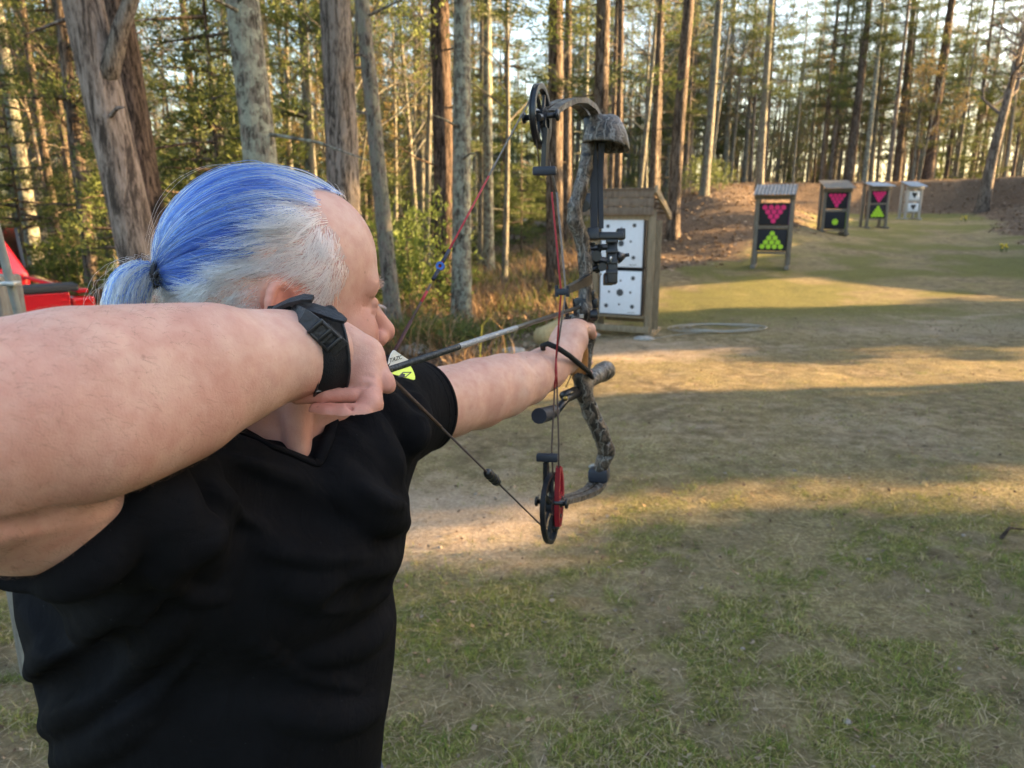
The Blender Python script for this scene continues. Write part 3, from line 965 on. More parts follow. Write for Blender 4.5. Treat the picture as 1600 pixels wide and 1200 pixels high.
# ---- beyond: the wood goes on
def make_distance():
    R_ = np.random.default_rng(77)
    n = 640; y = R_.uniform(58, 100, n); x = R_.uniform(-1.7, 1.3, n) * y
    m = MB()
    for a, b in zip(x, y):
        r_ = R_.uniform(0.07, 0.2); l = R_.normal(0, 0.03); H = R_.uniform(9, 16)
        m.tube([(a, b, -0.3 + 1.4 * (a > 0)), (a + l * H * .5, b, H * .5), (a + l * H, b, H)], [r_, r_ * .75, r_ * .3], 5, False)
    tag(m.build('distant_trunks', BARK['grey'], None, False), 'mass of far trunks at the back of the wood', 'wood', kind='stuff')
    n = 5600; y = R_.uniform(60, 104, n); x = R_.uniform(-1.8, 1.3, n) * y
    z = 1.0 + 13 * R_.random(n) ** 1.5
    k = vnoise(x * 0.16, z * 0.3 + y * .02) > 0.30 + 0.022 * z
    x, y, z = x[k], y[k], z[k]
    c = np.repeat(np.stack([x, y, z], -1), 4, 0) + R_.normal(0, 1, (len(x) * 4, 3)) * np.array([1.1, 1.1, 0.35])
    V, T, t = needles(c, np.tile([[0, 0, 0.4]], (len(c), 1)), 5, 0.5, 0.17, 1.0, 5)
    me = arrays_mesh('distant_foliage', V, T, 3)
    fattr(me, 'tint', np.clip(t * 0.5 + np.repeat(vnoise(c[:, 0] * .1, c[:, 1] * .1), 15) * 0.6, 0, 1))
    M = Mat('distant_leaves', 0.8, spec=0.2); q = M.ramp(M.attr('tint'), [(0.15, (0.035, 0.050, 0.016)), (0.5, (0.12, 0.125, 0.038)), (0.85, (0.26, 0.19, 0.08))]); M.base(q); M.translucent(q, 0.4)
    tag(link('distant_foliage', me, M.m), 'hazy mass of olive and tan foliage closing the back of the wood', 'wood', kind='stuff')


make_distance()
# ------------------------------------------------------------------ solid modelling: distance fields turned into one smooth mesh
class Field:
    def __init__(s, lo, hi, h):
        s.lo = np.asarray(lo, float); s.h = h
        s.n = np.ceil((np.asarray(hi, float) - s.lo) / h).astype(int) + 1
        s.v = np.full(s.n, 0.06, np.float32)
        s.ax = [(s.lo[i] + h * np.arange(s.n[i])).astype(np.float32) for i in range(3)]

    def sub(s, lo, hi):
        a = np.clip(np.floor((np.asarray(lo) - s.lo) / s.h).astype(int), 0, s.n)
        b = np.clip(np.ceil((np.asarray(hi) - s.lo) / s.h).astype(int) + 1, 0, s.n)
        if np.any(b <= a): return None, None
        sl = tuple(slice(i, j) for i, j in zip(a, b))
        g = (s.ax[0][sl[0]][:, None, None], s.ax[1][sl[1]][None, :, None], s.ax[2][sl[2]][None, None, :])
        return sl, g

    def put(s, fn, lo, hi, k, mode='add'):
        m = abs(k) + 4 * s.h
        sl, g = s.sub(np.asarray(lo) - m, np.asarray(hi) + m)
        if sl is None: return
        d = fn(*g).astype(np.float32); v = s.v[sl]
        if mode == 'add':
            hh = np.maximum(k - np.abs(v - d), 0) / max(k, 1e-6); s.v[sl] = np.minimum(v, d) - hh * hh * k * 0.25
        elif mode == 'cut':
            d = -d; hh = np.maximum(k - np.abs(v - d), 0) / max(k, 1e-6); s.v[sl] = np.maximum(v, d) + hh * hh * k * 0.25

    def cone(s, a, b, ra, rb, k=0.01, flat=None, mode='add'):
        a = np.asarray(a, np.float32); b = np.asarray(b, np.float32)
        if flat is not None:
            ax = np.asarray(flat[0], np.float32); ax = ax / np.linalg.norm(ax); q = np.float32(1 / flat[1] - 1)
            tr = lambda w: w
            bb = (b - a) + ax * ((b - a) @ ax) * q
        else:
            ax = None; bb = b - a
        L2 = np.float32(bb @ bb + 1e-12)

        def fn(X, Y, Z):
            x, y, z = X - a[0], Y - a[1], Z - a[2]
            if ax is not None:
                c = (x * ax[0] + y * ax[1] + z * ax[2]) * q
                x, y, z = x + ax[0] * c, y + ax[1] * c, z + ax[2] * c
            t = np.clip((x * bb[0] + y * bb[1] + z * bb[2]) / L2, 0, 1)
            return np.sqrt((x - t * bb[0]) ** 2 + (y - t * bb[1]) ** 2 + (z - t * bb[2]) ** 2) - (ra + (rb - ra) * t)
        R_ = max(ra, rb)
        s.put(fn, np.minimum(a, b) - R_, np.maximum(a, b) + R_, k, mode)

    def chain(s, pts, k=0.01, flat=None, mode='add'):
        for (p, r), (q, t) in zip(pts[:-1], pts[1:]):
            s.cone(p, q, r, t, k, flat, mode)

    def ell(s, c, r, k=0.01, axes=None, mode='add'):
        c = np.asarray(c, np.float32); r = np.asarray(r, np.float32)
        A = np.eye(3, dtype=np.float32) if axes is None else np.asarray(axes, np.float32)

        def fn(X, Y, Z):
            x, y, z = X - c[0], Y - c[1], Z - c[2]
            l = [x * A[i, 0] + y * A[i, 1] + z * A[i, 2] for i in range(3)]
            k0 = np.sqrt((l[0] / r[0]) ** 2 + (l[1] / r[1]) ** 2 + (l[2] / r[2]) ** 2)
            k1 = np.sqrt((l[0] / r[0] ** 2) ** 2 + (l[1] / r[1] ** 2) ** 2 + (l[2] / r[2] ** 2) ** 2)
            return k0 * (k0 - 1) / (k1 + 1e-6)
        e = np.sqrt(((A * r[:, None]) ** 2).sum(0))
        s.put(fn, c - e, c + e, k, mode)

    def func(s, fn, lo, hi, k=0.01, mode='add'):
        s.put(fn, lo, hi, k, mode)

    def value(s, P):
        """trilinear sample at points (n,3)"""
        q = (np.asarray(P) - s.lo) / s.h
        i = np.clip(np.floor(q).astype(int), 0, s.n - 2); f = np.clip(q - i, 0, 1)
        g = lambda a, b, c: s.v[i[:, 0] + a, i[:, 1] + b, i[:, 2] + c]
        x, y, z = f.T
        return ((g(0, 0, 0) * (1 - x) + g(1, 0, 0) * x) * (1 - y) + (g(0, 1, 0) * (1 - x) + g(1, 1, 0) * x) * y) * (1 - z) + \
               ((g(0, 0, 1) * (1 - x) + g(1, 0, 1) * x) * (1 - y) + (g(0, 1, 1) * (1 - x) + g(1, 1, 1) * x) * y) * z

    def grad(s, P):
        e = s.h * 0.8
        g = np.stack([s.value(P + np.eye(3)[i] * e) - s.value(P - np.eye(3)[i] * e) for i in range(3)], -1)
        return g / (np.linalg.norm(g, axis=1)[:, None] + 1e-9)

    def inside(s, P):
        q = (np.asarray(P) - s.lo) / s.h
        return np.all((q > 1) & (q < s.n - 2), axis=1)

    def march(s, O, D, t0, t1, n=400):
        """first crossing along rays O+tD; nan where none"""
        O = np.broadcast_to(O, D.shape); t = np.full(len(D), np.nan); last = np.full(len(D), 1.0)
        for q in np.linspace(t0, t1, n):
            P = O + D * q
            v = np.where(s.inside(P), s.value(P), 1.0)
            hit = np.isnan(t) & (v <= 0)
            t[hit] = q - (t1 - t0) / n * np.clip(-v[hit] / (last[hit] - v[hit] + 1e-9), 0, 1)
            last = v
        return t

    def leave(s, O, D, t0, t1, n=200):
        """last way out along rays that start inside"""
        t = np.full(len(D), np.nan); last = None; lq = t0
        for q in np.linspace(t0, t1, n):
            P = O + D * q
            v = np.where(s.inside(P), s.value(P), 1.0)
            if last is not None:
                hit = np.isnan(t) & (v > 0) & (last <= 0)
                t[hit] = lq + (q - lq) * (-last[hit]) / (v[hit] - last[hit] + 1e-9)
            last = v; lq = q
        return t

    def net(s, smooth=1):
        """naive surface nets -> verts, quads"""
        v = s.v; S = v < 0
        c = np.zeros(s.n - 1, np.uint8)
        for i in (0, 1):
            for j in (0, 1):
                for k in (0, 1):
                    c += S[i:i + s.n[0] - 1, j:j + s.n[1] - 1, k:k + s.n[2] - 1]
        act = (c > 0) & (c < 8)
        idx = np.full(act.shape, -1, np.int32); I = np.argwhere(act); idx[act] = np.arange(len(I))
        cv = {}
        for i in (0, 1):
            for j in (0, 1):
                for k in (0, 1):
                    cv[i, j, k] = v[I[:, 0] + i, I[:, 1] + j, I[:, 2] + k]
        acc = np.zeros((len(I), 3)); cnt = np.zeros(len(I))
        for a in cv:
            for d in range(3):
                if a[d]: continue
                b = list(a); b[d] = 1; b = tuple(b)
                va, vb = cv[a], cv[b]; m = (va < 0) != (vb < 0)
                t = np.where(m, va / np.where(m, va - vb, 1), 0)
                p = np.zeros((len(I), 3)); p[:] = a; p[:, d] = t
                acc += p * m[:, None]; cnt += m
        V = s.lo + (I + acc / cnt[:, None]) * s.h
        Q = []
        for d in range(3):
            u, w = (d + 1) % 3, (d + 2) % 3
            A = [slice(None)] * 3; B = [slice(None)] * 3
            A[d] = slice(0, -1); B[d] = slice(1, None)
            e = S[tuple(A)] != S[tuple(B)]
            P = np.argwhere(e)
            P = P[(P[:, u] > 0) & (P[:, w] > 0) & (P[:, u] < s.n[u] - 1) & (P[:, w] < s.n[w] - 1)]
            ins = S[tuple(A)][tuple(P.T)]
            def cell(du, dw):
                q = P.copy(); q[:, u] += du; q[:, w] += dw
                return idx[tuple(q.T)]
            q = np.stack([cell(-1, -1), cell(0, -1), cell(0, 0), cell(-1, 0)], -1)
            q[~ins] = q[~ins][:, ::-1]
            Q.append(q)
        Q = np.concatenate(Q)
        for _ in range(smooth):
            sm = np.zeros_like(V); n = np.zeros(len(V))
            for a, b in ((0, 1), (1, 2), (2, 3), (3, 0)):
                for x, y in ((a, b), (b, a)):
                    for q in range(3): sm[:, q] += np.bincount(Q[:, x], V[Q[:, y], q], len(V))
                    n += np.bincount(Q[:, x], minlength=len(V))
            V = V * 0.5 + 0.5 * sm / np.maximum(n, 1)[:, None]
        return V, Q


def join_nets(parts):
    V = []; Q = []; o = 0
    for v, q in parts:
        V.append(v); Q.append(q + o); o += len(v)
    return np.concatenate(V), np.concatenate(Q)
# ------------------------------------------------------------------ the archer
nrm = lambda a: np.asarray(a, float) / np.linalg.norm(a)
NOCK = at(600, 580, 0.66)
REST = ay(905, 480, 1.36)
AIM = nrm(REST - NOCK)                                     # direction of the arrow
SIDE = nrm(np.cross(AIM, [0, 0, 1]))                       # to the archer's right
UPB = np.cross(SIDE, AIM)

HC = at(434, 473, 0.70)                                    # head centre (between the ears, at eye height)
HAZ = rad(50)
HF = np.array([math.sin(HAZ), math.cos(HAZ), -0.03]); HF = nrm(HF)
HL = nrm(np.cross([0, 0, 1], HF)); HU = np.cross(HF, HL)
HA = np.array([HF, HL, HU])
hp = lambda f, l, u: HC + HF * f + HL * l + HU * u


def make_head():
    lo = HC - 0.19; hi = HC + 0.17; lo[2] = HC[2] - 0.30; hi[2] = HC[2] + 0.17
    f = Field(lo, hi, 0.0018)
    E = lambda c, r, k=0.02, mode='add', ax=HA: f.ell(hp(*c), r, k, ax, mode)
    C = lambda a, b, ra, rb, k=0.01, mode='add', flat=None: f.cone(hp(*a), hp(*b), ra, rb, k, flat, mode)
    # skull
    E((-0.005, 0, 0.035), (0.083, 0.074, 0.079))
    E((-0.019, 0, 0.026), (0.067, 0.076, 0.076), 0.03)
    E((0.042, 0, 0.040), (0.054, 0.060, 0.062), 0.03)
    # jaw and face
    E((0.030, 0, -0.045), (0.062, 0.060, 0.075), 0.03)
    E((0.052, 0, -0.090), (0.040, 0.040, 0.030), 0.03)
    C((0.00, 0.052, -0.060), (0.065, 0.016, -0.105), 0.020, 0.018, 0.03)
    C((0.00, -0.052, -0.060), (0.065, -0.016, -0.105), 0.020, 0.018, 0.03)
    for s_ in (-1, 1):
        E((0.055, s_ * 0.038, -0.030), (0.026, 0.026, 0.022), 0.02)          # cheek
        C((0.086, s_ * 0.012, 0.018), (0.070, s_ * 0.046, 0.018), 0.010, 0.010, 0.014)   # brow ridge
    E((0.086, 0, -0.078), (0.017, 0.026, 0.022), 0.016)                       # muzzle
    # eye sockets, eyeballs, lids
    for s_ in (-1, 1):
        E((0.094, s_ * 0.032, -0.002), (0.013, 0.016, 0.011), 0.012, 'cut')
        E((0.0755, s_ * 0.032, -0.003), (0.0125, 0.0135, 0.0125), 0.004)
        C((0.0865, s_ * 0.020, 0.0005), (0.079, s_ * 0.044, 0.000), 0.0042, 0.0036, 0.004)
        C((0.0860, s_ * 0.021, -0.0085), (0.078, s_ * 0.044, -0.008), 0.0035, 0.003, 0.004)
    # nose
    C((0.088, 0, 0.004), (0.112, 0, -0.034), 0.0085, 0.0125, 0.010)
    E((0.113, 0, -0.0365), (0.0115, 0.0125, 0.0105), 0.006)
    for s_ in (-1, 1):
        E((0.099, s_ * 0.0135, -0.041), (0.0125, 0.0075, 0.0090), 0.005)
        E((0.103, s_ * 0.0075, -0.050), (0.0055, 0.0032, 0.0042), 0.002, 'cut')
    C((0.094, -0.020, -0.036), (0.078, -0.033, -0.066), 0.0025, 0.002, 0.006, 'cut')      # fold beside the nose
    C((0.094, 0.020, -0.036), (0.078, 0.033, -0.066), 0.0025, 0.002, 0.006, 'cut')
    for s_ in (-1, 1):
        for a_, b_ in (((0.075, 0.0485, 0.004), (0.060, 0.0560, 0.012)), ((0.0745, 0.049, -0.003), (0.058, 0.0575, -0.001)), ((0.074, 0.0485, -0.010), (0.060, 0.0555, -0.014))):
            C((a_[0], s_ * a_[1], a_[2]), (b_[0], s_ * b_[1], b_[2]), 0.0010, 0.0006, 0.0025, 'cut')
        C((0.0905, s_ * 0.020, 0.0060), (0.0800, s_ * 0.046, 0.0055), 0.0009, 0.0008, 0.0022, 'cut')
        C((0.0900, s_ * 0.020, -0.0150), (0.0740, s_ * 0.046, -0.0165), 0.0012, 0.0008, 0.004, 'cut')
        C((0.089, s_ * 0.022, -0.0045), (0.0795, s_ * 0.0455, -0.0042), 0.0008, 0.0006, 0.0016, 'cut')
    # mouth
    C((0.103, 0.018, -0.0745), (0.103, -0.018, -0.0745), 0.0022, 0.0022, 0.004, 'cut')
    C((0.099, 0.015, -0.082), (0.099, -0.015, -0.082), 0.0065, 0.0065, 0.006)
    # ears
    for s_ in (-1, 1):
        ex = np.array([nrm(HF * 0.95 + HL * s_ * -0.30 + HU * 0.15), nrm(HL * s_ + HF * -0.35), None], dtype=object)
        a0 = nrm(HF * 0.92 - HL * s_ * 0.30 + HU * 0.2); a2 = nrm(HU - HF * 0.22); a1 = nrm(np.cross(a2, a0)); a0 = np.cross(a1, a2)
        A = np.array([a0, a1, a2]); c = hp(-0.026, s_ * 0.079, -0.004)
        f.ell(c, (0.0175, 0.0065, 0.031), 0.006, A)
        f.ell(c + HL * s_ * 0.0065 + HF * 0.003, (0.0105, 0.0065, 0.021), 0.004, A, 'cut')
        n = 14
        pts = []
        for i in range(n):
            t = rad(-50 + 250 * i / (n - 1))
            pts.append((c + a0 * 0.0165 * math.cos(t) + a2 * 0.0295 * math.sin(t) + HL * s_ * 0.003 - HF * 0.001, 0.0036))
        f.chain(pts, 0.003)
        f.ell(c - a2 * 0.027 + a0 * 0.004, (0.0085, 0.005, 0.009), 0.005, A)
    # neck
    nb = at(400, 735, 0.775)
    f.cone(hp(-0.035, 0, -0.04), nb, 0.058, 0.064, 0.03)
    f.cone(hp(0.030, 0, -0.085), at(455, 715, 0.72), 0.040, 0.046, 0.03)
    for p, q in (((-0.01, -0.058, -0.05), (468, 715, 0.67)), ):
        f.cone(hp(*p), at(*q), 0.012, 0.010, 0.02)                             # neck muscle
    f.ell(hp(0.098, 0, 0.0), (0.001, 0.001, 0.001), 0.0)
    return f


head = make_head()


# ---- right arm and hand
def make_right_arm():
    P = at
    f = Field(np.array([-0.62, 0.26, 1.20]), np.array([-0.085, 0.78, 1.66]), 0.0019)
    wr = P(500, 553, 0.600)
    f.chain([(P(512, 556, .602), 0.0275), (P(478, 551, 0.585), 0.0275), (P(420, 559, 0.560), 0.0320), (P(340, 579, 0.528), 0.0410), (P(250, 606, 0.493), 0.0485),
             (P(150, 632, 0.455), 0.0515), (P(40, 652, 0.42), 0.0520), (P(-70, 667, 0.395), 0.0495), (P(-150, 690, 0.385), 0.046)], 0.02)
    f.chain([(P(-150, 690, 0.385), 0.046), (P(-60, 705, 0.42), 0.057), (P(50, 738, 0.475), 0.0605), (P(150, 762, 0.535), 0.0575), (P(260, 780, 0.61), 0.058)], 0.018)
    # crease between forearm and upper arm
    f.chain([(P(-40, 822, .385), 0.003), (P(80, 800, .415), 0.004), (P(170, 776, .45), 0.004), (P(230, 752, .49), 0.003)], 0.016, None, 'cut')
    # muscle shapes of the forearm
    f.cone(P(330, 530, 0.505), P(130, 556, 0.43), 0.014, 0.020, 0.03)
    f.cone(P(300, 650, 0.49), P(160, 700, 0.43), 0.014, 0.018, 0.03)
    return f


rarm = make_right_arm()


def make_right_hand():
    P = at
    lo = np.min([P(440, 670, .53), P(440, 490, .53), P(625, 490, .66), P(440, 490, .66), P(625, 670, .53)], 0); hi = np.max([P(625, 490, .53), P(625, 490, .66), P(440, 670, .66), P(625, 670, .66)], 0)
    f = Field(lo, hi, 0.0011)
    f.chain([(P(497, 554, 0.594), 0.0258), (P(515, 556, .602), 0.0258)], 0.02)
    # back of the hand, bent down from the wrist; knuckles towards the string
    fl = (_F, 0.66)
    f.cone(P(512, 550, 0.603), P(558, 566, 0.604), 0.0255, 0.0215, 0.012, fl)
    f.cone(P(525, 532, 0.606), P(572, 556, 0.607), 0.0135, 0.0120, 0.012)
    f.cone(P(528, 585, 0.598), P(566, 596, 0.597), 0.0150, 0.0120, 0.010)
    f.chain([(P(570, 553, .604), 0.0105), (P(575, 575, .600), 0.0110), (P(575, 600, .594), 0.0105)], 0.008)
    # index finger reaching for the trigger: its tip shows below the nock
    f.chain([(P(572, 562, .607), 0.0105), (P(587, 579, .604), 0.0098), (P(600, 596, .599), 0.0086), (P(606, 603, .598), 0.0066)], 0.0025)
    # middle finger: from the knuckle under the band, tip pointing back to the left
    f.chain([(P(578, 592, .594), 0.0100), (P(577, 606, .588), 0.0080), (P(552, 616, .583), 0.0068), (P(510, 618, .582), 0.0066), (P(464, 622, .585), 0.0052)], 0.0022)
    # ring finger: thicker and lower, tip shorter
    f.chain([(P(577, 600, .592), 0.0105), (P(579, 632, .580), 0.0098), (P(566, 647, .574), 0.0090), (P(541, 648, .570), 0.0088), (P(515, 646, .572), 0.0080), (P(494, 641, .575), 0.0058)], 0.0022)
    # little finger behind them
    f.chain([(P(572, 622, .604), 0.009), (P(560, 640, .602), 0.0090), (P(520, 634, .604), 0.008), (P(492, 631, .606), 0.006)], 0.002)
    # thumb tucked behind the jaw
    f.chain([(P(520, 560, .618), 0.013), (P(545, 590, .632), 0.0115), (P(560, 612, .630), 0.0095)], 0.006)
    # creases of the bent fingers
    f.chain([(P(588, 598, .578), 0.0006), (P(572, 603, .579), 0.0012), (P(550, 603, .581), 0.0014), (P(536, 606, .582), 0.001)], 0.003, None, 'cut')
    f.chain([(P(570, 622, .570), 0.0012), (P(556, 626, .570), 0.0016), (P(530, 627, .568), 0.0016), (P(500, 627, .570), 0.0014)], 0.002, None, 'cut')
    f.chain([(P(541, 632, .568), 0.0010), (P(548, 640, .566), 0.0012), (P(551, 650, .566), 0.0008)], 0.003, None, 'cut')
    f.chain([(P(566, 586, .582), 0.0006), (P(580, 588, .584), 0.0008)], 0.003, None, 'cut')
    f.chain([(P(572, 629, .568), 0.0012), (P(548, 630, .566), 0.0022), (P(515, 630, .567), 0.0022), (P(488, 630, .570), 0.0018)], 0.0015, None, 'cut')
    # nails of the ring finger and the index finger
    f.ell(P(606, 600, .597), (0.003, 0.003, 0.003), 0.001, None, 'cut')
    return f


rhand = make_right_hand()


# ---- left arm and hand on the grip
def make_left_arm():
    P = ay
    f = Field(np.array([-0.30, 0.72, 1.18]), np.array([0.20, 1.46, 1.60]), 0.0022)
    L = [(P(560, 650, .86), 0.066), (P(630, 640, .95), 0.058), (P(700, 628, 1.03), 0.0475), (P(745, 616, 1.085), 0.0490), (P(785, 604, 1.13), 0.0455), (P(820, 592, 1.18), 0.0400),
         (P(852, 577, 1.235), 0.0340), (P(880, 558, 1.285), 0.0300)]
    f.chain(L, 0.02)
    f.cone(P(725, 602, 1.05), P(790, 585, 1.13), 0.018, 0.018, 0.03)
    # hand: heel, palm pushed into the grip, thumb web up
    f.cone(P(880, 558, 1.285), P(893, 530, 1.315), 0.0285, 0.0300, 0.015)
    f.cone(P(893, 530, 1.315), P(900, 512, 1.335), 0.0260, 0.0170, 0.012)
    f.cone(P(872, 530, 1.315), P(882, 510, 1.335), 0.0150, 0.0120, 0.012)
    # thumb lies along the riser, tip bent to the right of the grip
    f.chain([(P(888, 520, 1.315), 0.0150), (P(908, 512, 1.335), 0.0125), (P(921, 514, 1.355), 0.0105), (P(926, 523, 1.370), 0.0088)], 0.006)
    # four fingers round the front of the grip
    g = lambda a, s_, u: P(902, 545, 1.37) + AIM * a + SIDE * s_ + UPB * u
    for i in range(4):
        u = 0.018 - 0.021 * i
        f.chain([(g(-0.035, -0.036, u), 0.0105), (g(0.0, -0.040, u), 0.0095), (g(0.030, -0.024, u - .002), 0.0088), (g(0.034, 0.006, u - .003), 0.0080), (g(0.022, 0.020 + 0.003 * (i == 0), u - .004), 0.0068)], 0.004)
    return f


larm = make_left_arm()

# ---- shirt: torso rows measured as (picture row, left, right) at the middle of the body
ROWS = [(1420, 118, 580), (1300, 112, 592), (1230, 106, 600), (1140, 116, 608), (1085, 94, 618), (1040, 82, 624), (980, 68, 628), (930, 54, 621), (905, 48, 624), (870, 46, 640),
        (800, 75, 646), (750, 110, 640), (700, 165, 626), (665, 220, 600), (640, 290, 560), (620, 345, 520)]


def make_shirt():
    P = at
    f = Field(np.array([-0.62, 0.33, 0.88]), np.array([0.0, 1.20, 1.56]), 0.0030)
    zz = []; cc = []; hw = []; hd = []
    D0 = 0.79
    rt = nrm(at(900, 900, 1) - at(0, 900, 1)); fw = np.array([-rt[1], rt[0], 0.0])
    for py, xl, xr in ROWS:
        m = (xl + xr) / 2
        p = at(m, py, D0); dep = D0
        zz.append(p[2]); w = (xr - xl) / 2 / FPX * D0
        cc.append((p[0], 0.70 if py > 640 else 0.72)); hw.append(w)
    zz = np.array(zz); cc = np.array(cc); hw = np.array(hw)
    # rows lie on different distances for one world depth: re-measure each at world y = 0.72
    zz = []; cx = []; hw = []
    for py, xl, xr in ROWS:
        y = 0.745
        a = ay(xl, py, y); b = ay(xr, py, y)
        zz.append(a[2]); cx.append((a[0] + b[0]) / 2); hw.append((b[0] - a[0]) / 2)
    o = np.argsort(zz); zz = np.array(zz)[o]; cx = np.array(cx)[o]; hw = np.array(hw)[o] * 0.965

    def torso(X, Y, Z):
        c = np.interp(Z, zz, cx).astype(np.float32); w = np.interp(Z, zz, hw).astype(np.float32)
        dth = (w * 0.80).astype(np.float32)
        sk = 0.25                                          # the trunk runs along the arrow: skewed ellipse
        u = (X - c) / w; v = (Y - 0.745) / dth - sk * u * 0.0
        q = np.sqrt(u * u + v * v + 1e-9)
        d = (q - 1) * w * 0.85
        return np.maximum(d, np.maximum(Z - zz[-1] - 0.0, 0.90 - Z))
    f.func(torso, (-0.62, 0.46, 0.88), (-0.02, 1.1, 1.5), 0.0)
    # shoulders
    f.chain([(P(215, 800, .67), 0.082), (P(300, 740, .745), 0.082), (P(410, 720, .82), 0.075), (P(520, 680, .90), 0.078), (ay(585, 648, .93), 0.074)], 0.05)
    f.cone(P(535, 712, .725), P(585, 672, .79), 0.040, 0.052, 0.04)
    f.chain([(P(240, 850, .665), 0.060), (P(380, 860, .70), 0.075), (P(470, 840, .735), 0.075)], 0.06)
    # left sleeve, right sleeve round the upper arm: tubes ending in a clean hem
    tube_clip(f, [(ay(545, 655, .83), 0.080), (ay(590, 648, .90), 0.073), (ay(630, 640, .95), 0.0675), (ay(668, 634, .99), 0.0600), (ay(735, 622, 1.06), 0.0550)],
              ay(655, 636, 0.985), nrm(ay(745, 616, 1.085) - ay(630, 640, .95)), 0.02)
    tube_clip(f, [(P(380, 800, .74), 0.085), (P(250, 788, .635), 0.080), (P(150, 762, .540), 0.076), (P(40, 738, .47), 0.0735), (P(-80, 715, .41), 0.070)],
              SLEEVE_END, SLEEVE_DIR, 0.07)
    return f


def tube_clip(f, pts, e, d, k):
    """a tube cut off square at e (outward direction d), joined to the rest"""
    A = [(np.asarray(p, np.float32), r) for p, r in pts]

    def fn(X, Y, Z):
        best = None
        for (a, ra), (b, rb) in zip(A[:-1], A[1:]):
            v = b - a; L2 = v @ v
            t = np.clip(((X - a[0]) * v[0] + (Y - a[1]) * v[1] + (Z - a[2]) * v[2]) / L2, 0, 1)
            q = np.sqrt((X - a[0] - t * v[0]) ** 2 + (Y - a[1] - t * v[1]) ** 2 + (Z - a[2] - t * v[2]) ** 2) - (ra + (rb - ra) * t)
            best = q if best is None else np.minimum(best, q)
        return np.maximum(best, (X - e[0]) * d[0] + (Y - e[1]) * d[1] + (Z - e[2]) * d[2])
    P_ = np.array([p for p, _ in A]); R_ = max(r for _, r in A)
    f.put(fn, P_.min(0) - R_, P_.max(0) + R_, k)


SLEEVE_DIR = nrm(at(-150, 690, .385) - at(140, 762, .53))
SLEEVE_END = at(58, 743, .487)
shirt = make_shirt()


def finish_shirt():
    f = shirt
    # V neck
    def opening(X, Y, Z):
        x, y, z = X - _C[0], Y - _C[1], Z - _C[2]
        out = (x * _F[0] + y * _F[1] + z * _F[2]) - 0.80
        for (p, q) in (((330, 646), (420, 690)), ((420, 688), (495, 718)), ((494, 718), (520, 640))):
            n = nrm(np.cross(at(*p, 1) - _C, at(*q, 1) - _C)); m = at(430, 640, 1) - _C
            if n @ m > 0: n = -n
            d = x * n[0] + y * n[1] + z * n[2]
            out = np.maximum(out, d)
        return out
    f.func(opening, at(330, 720, .50) - .02, at(520, 560, .84) + .02, 0.004, 'cut')
    # soft folds: ridges laid on the cloth
    def on(pts, r, k=0.020, sink=0.80, mode='add'):
        pts = np.array(pts, float); t = np.linspace(0, 1, len(pts)); tt = np.linspace(0, 1, 3 * len(pts))
        px = np.interp(tt, t, pts[:, 0]); py = np.interp(tt, t, pts[:, 1])
        Dn = np.array([at(a, b, 1.0) - _C for a, b in zip(px, py)])
        h = f.march(_C, Dn, 0.4, 1.2, 500)
        ok = ~np.isnan(h); Q = _C + Dn[ok] * h[ok][:, None]
        if len(Q) < 2: return
        m = len(Q); w = np.sin(np.linspace(0.12, 0.94, m) * math.pi)
        for i in range(m - 1):
            ra, rb = r * (0.35 + w[i]), r * (0.35 + w[i + 1])
            off = (sink * r)
            dv = nrm(Q[i] - _C) * off
            f.cone(Q[i] + dv, Q[i + 1] + dv, ra, rb, k, None, mode)
    folds = [
        ([(345, 700), (410, 735), (490, 770), (560, 795), (612, 800)], 0.010), ([(330, 735), (400, 780), (480, 815), (560, 845)], 0.009),
        ([(505, 700), (540, 760), (590, 800), (630, 815)], 0.009), ([(540, 680), (580, 735), (625, 780)], 0.007),
        ([(400, 830), (480, 870), (560, 885), (630, 880)], 0.010), ([(430, 900), (520, 925), (600, 925)], 0.008),
        ([(52, 1052), (100, 1010), (170, 960), (240, 900)], 0.009), ([(75, 1135), (140, 1090), (220, 1020), (280, 960)], 0.010),
        ([(90, 1190), (180, 1150), (260, 1080)], 0.008), ([(230, 780), (240, 850), (215, 900)], 0.007), ([(265, 745), (285, 830), (270, 900)], 0.007),
        ([(305, 720), (330, 800), (325, 880)], 0.006), ([(180, 830), (150, 880), (90, 915)], 0.006),
        ([(560, 640), (590, 690), (620, 735)], 0.006), ([(600, 625), (625, 665), (640, 700)], 0.006), ([(640, 610), (655, 650), (655, 690)], 0.004),
        ([(620, 960), (560, 1000), (480, 1020)], 0.008), ([(610, 1100), (540, 1120), (430, 1110)], 0.008),
    ]
    for p, r in folds: on(p, r)
    for p in (([(360, 720), (420, 742), (480, 756)]), ([(335, 760), (380, 800), (430, 822)]), ([(420, 860), (500, 872), (580, 868)]), ([(120, 1060), (190, 1000), (250, 930)]), ([(150, 1150), (240, 1090), (310, 1010)]), ([(560, 760), (600, 785), (632, 790)]), ([(240, 900), (300, 930), (350, 935)]), ([(400, 1000), (470, 1050), (560, 1075)])):
        on(p, 0.0045, 0.008, 0.5)
    on([(30, 930), (70, 985), (110, 1010)], 0.008, 0.02, -0.75, 'cut')
    on([(628, 915), (590, 940), (530, 950)], 0.008, 0.02, -0.75, 'cut')
    on([(60, 1085), (130, 1050), (200, 990)], 0.007, 0.02, -0.75, 'cut')
    on([(370, 745), (450, 795), (530, 822)], 0.006, 0.02, -0.75, 'cut')


finish_shirt()

person = empty('person', (-0.33, 0.76, 0), 'man in a black V neck t-shirt drawing a bow, blue and white hair tied back', 'person')

SKIN = Mat('skin', 0.5, spec=0.4)


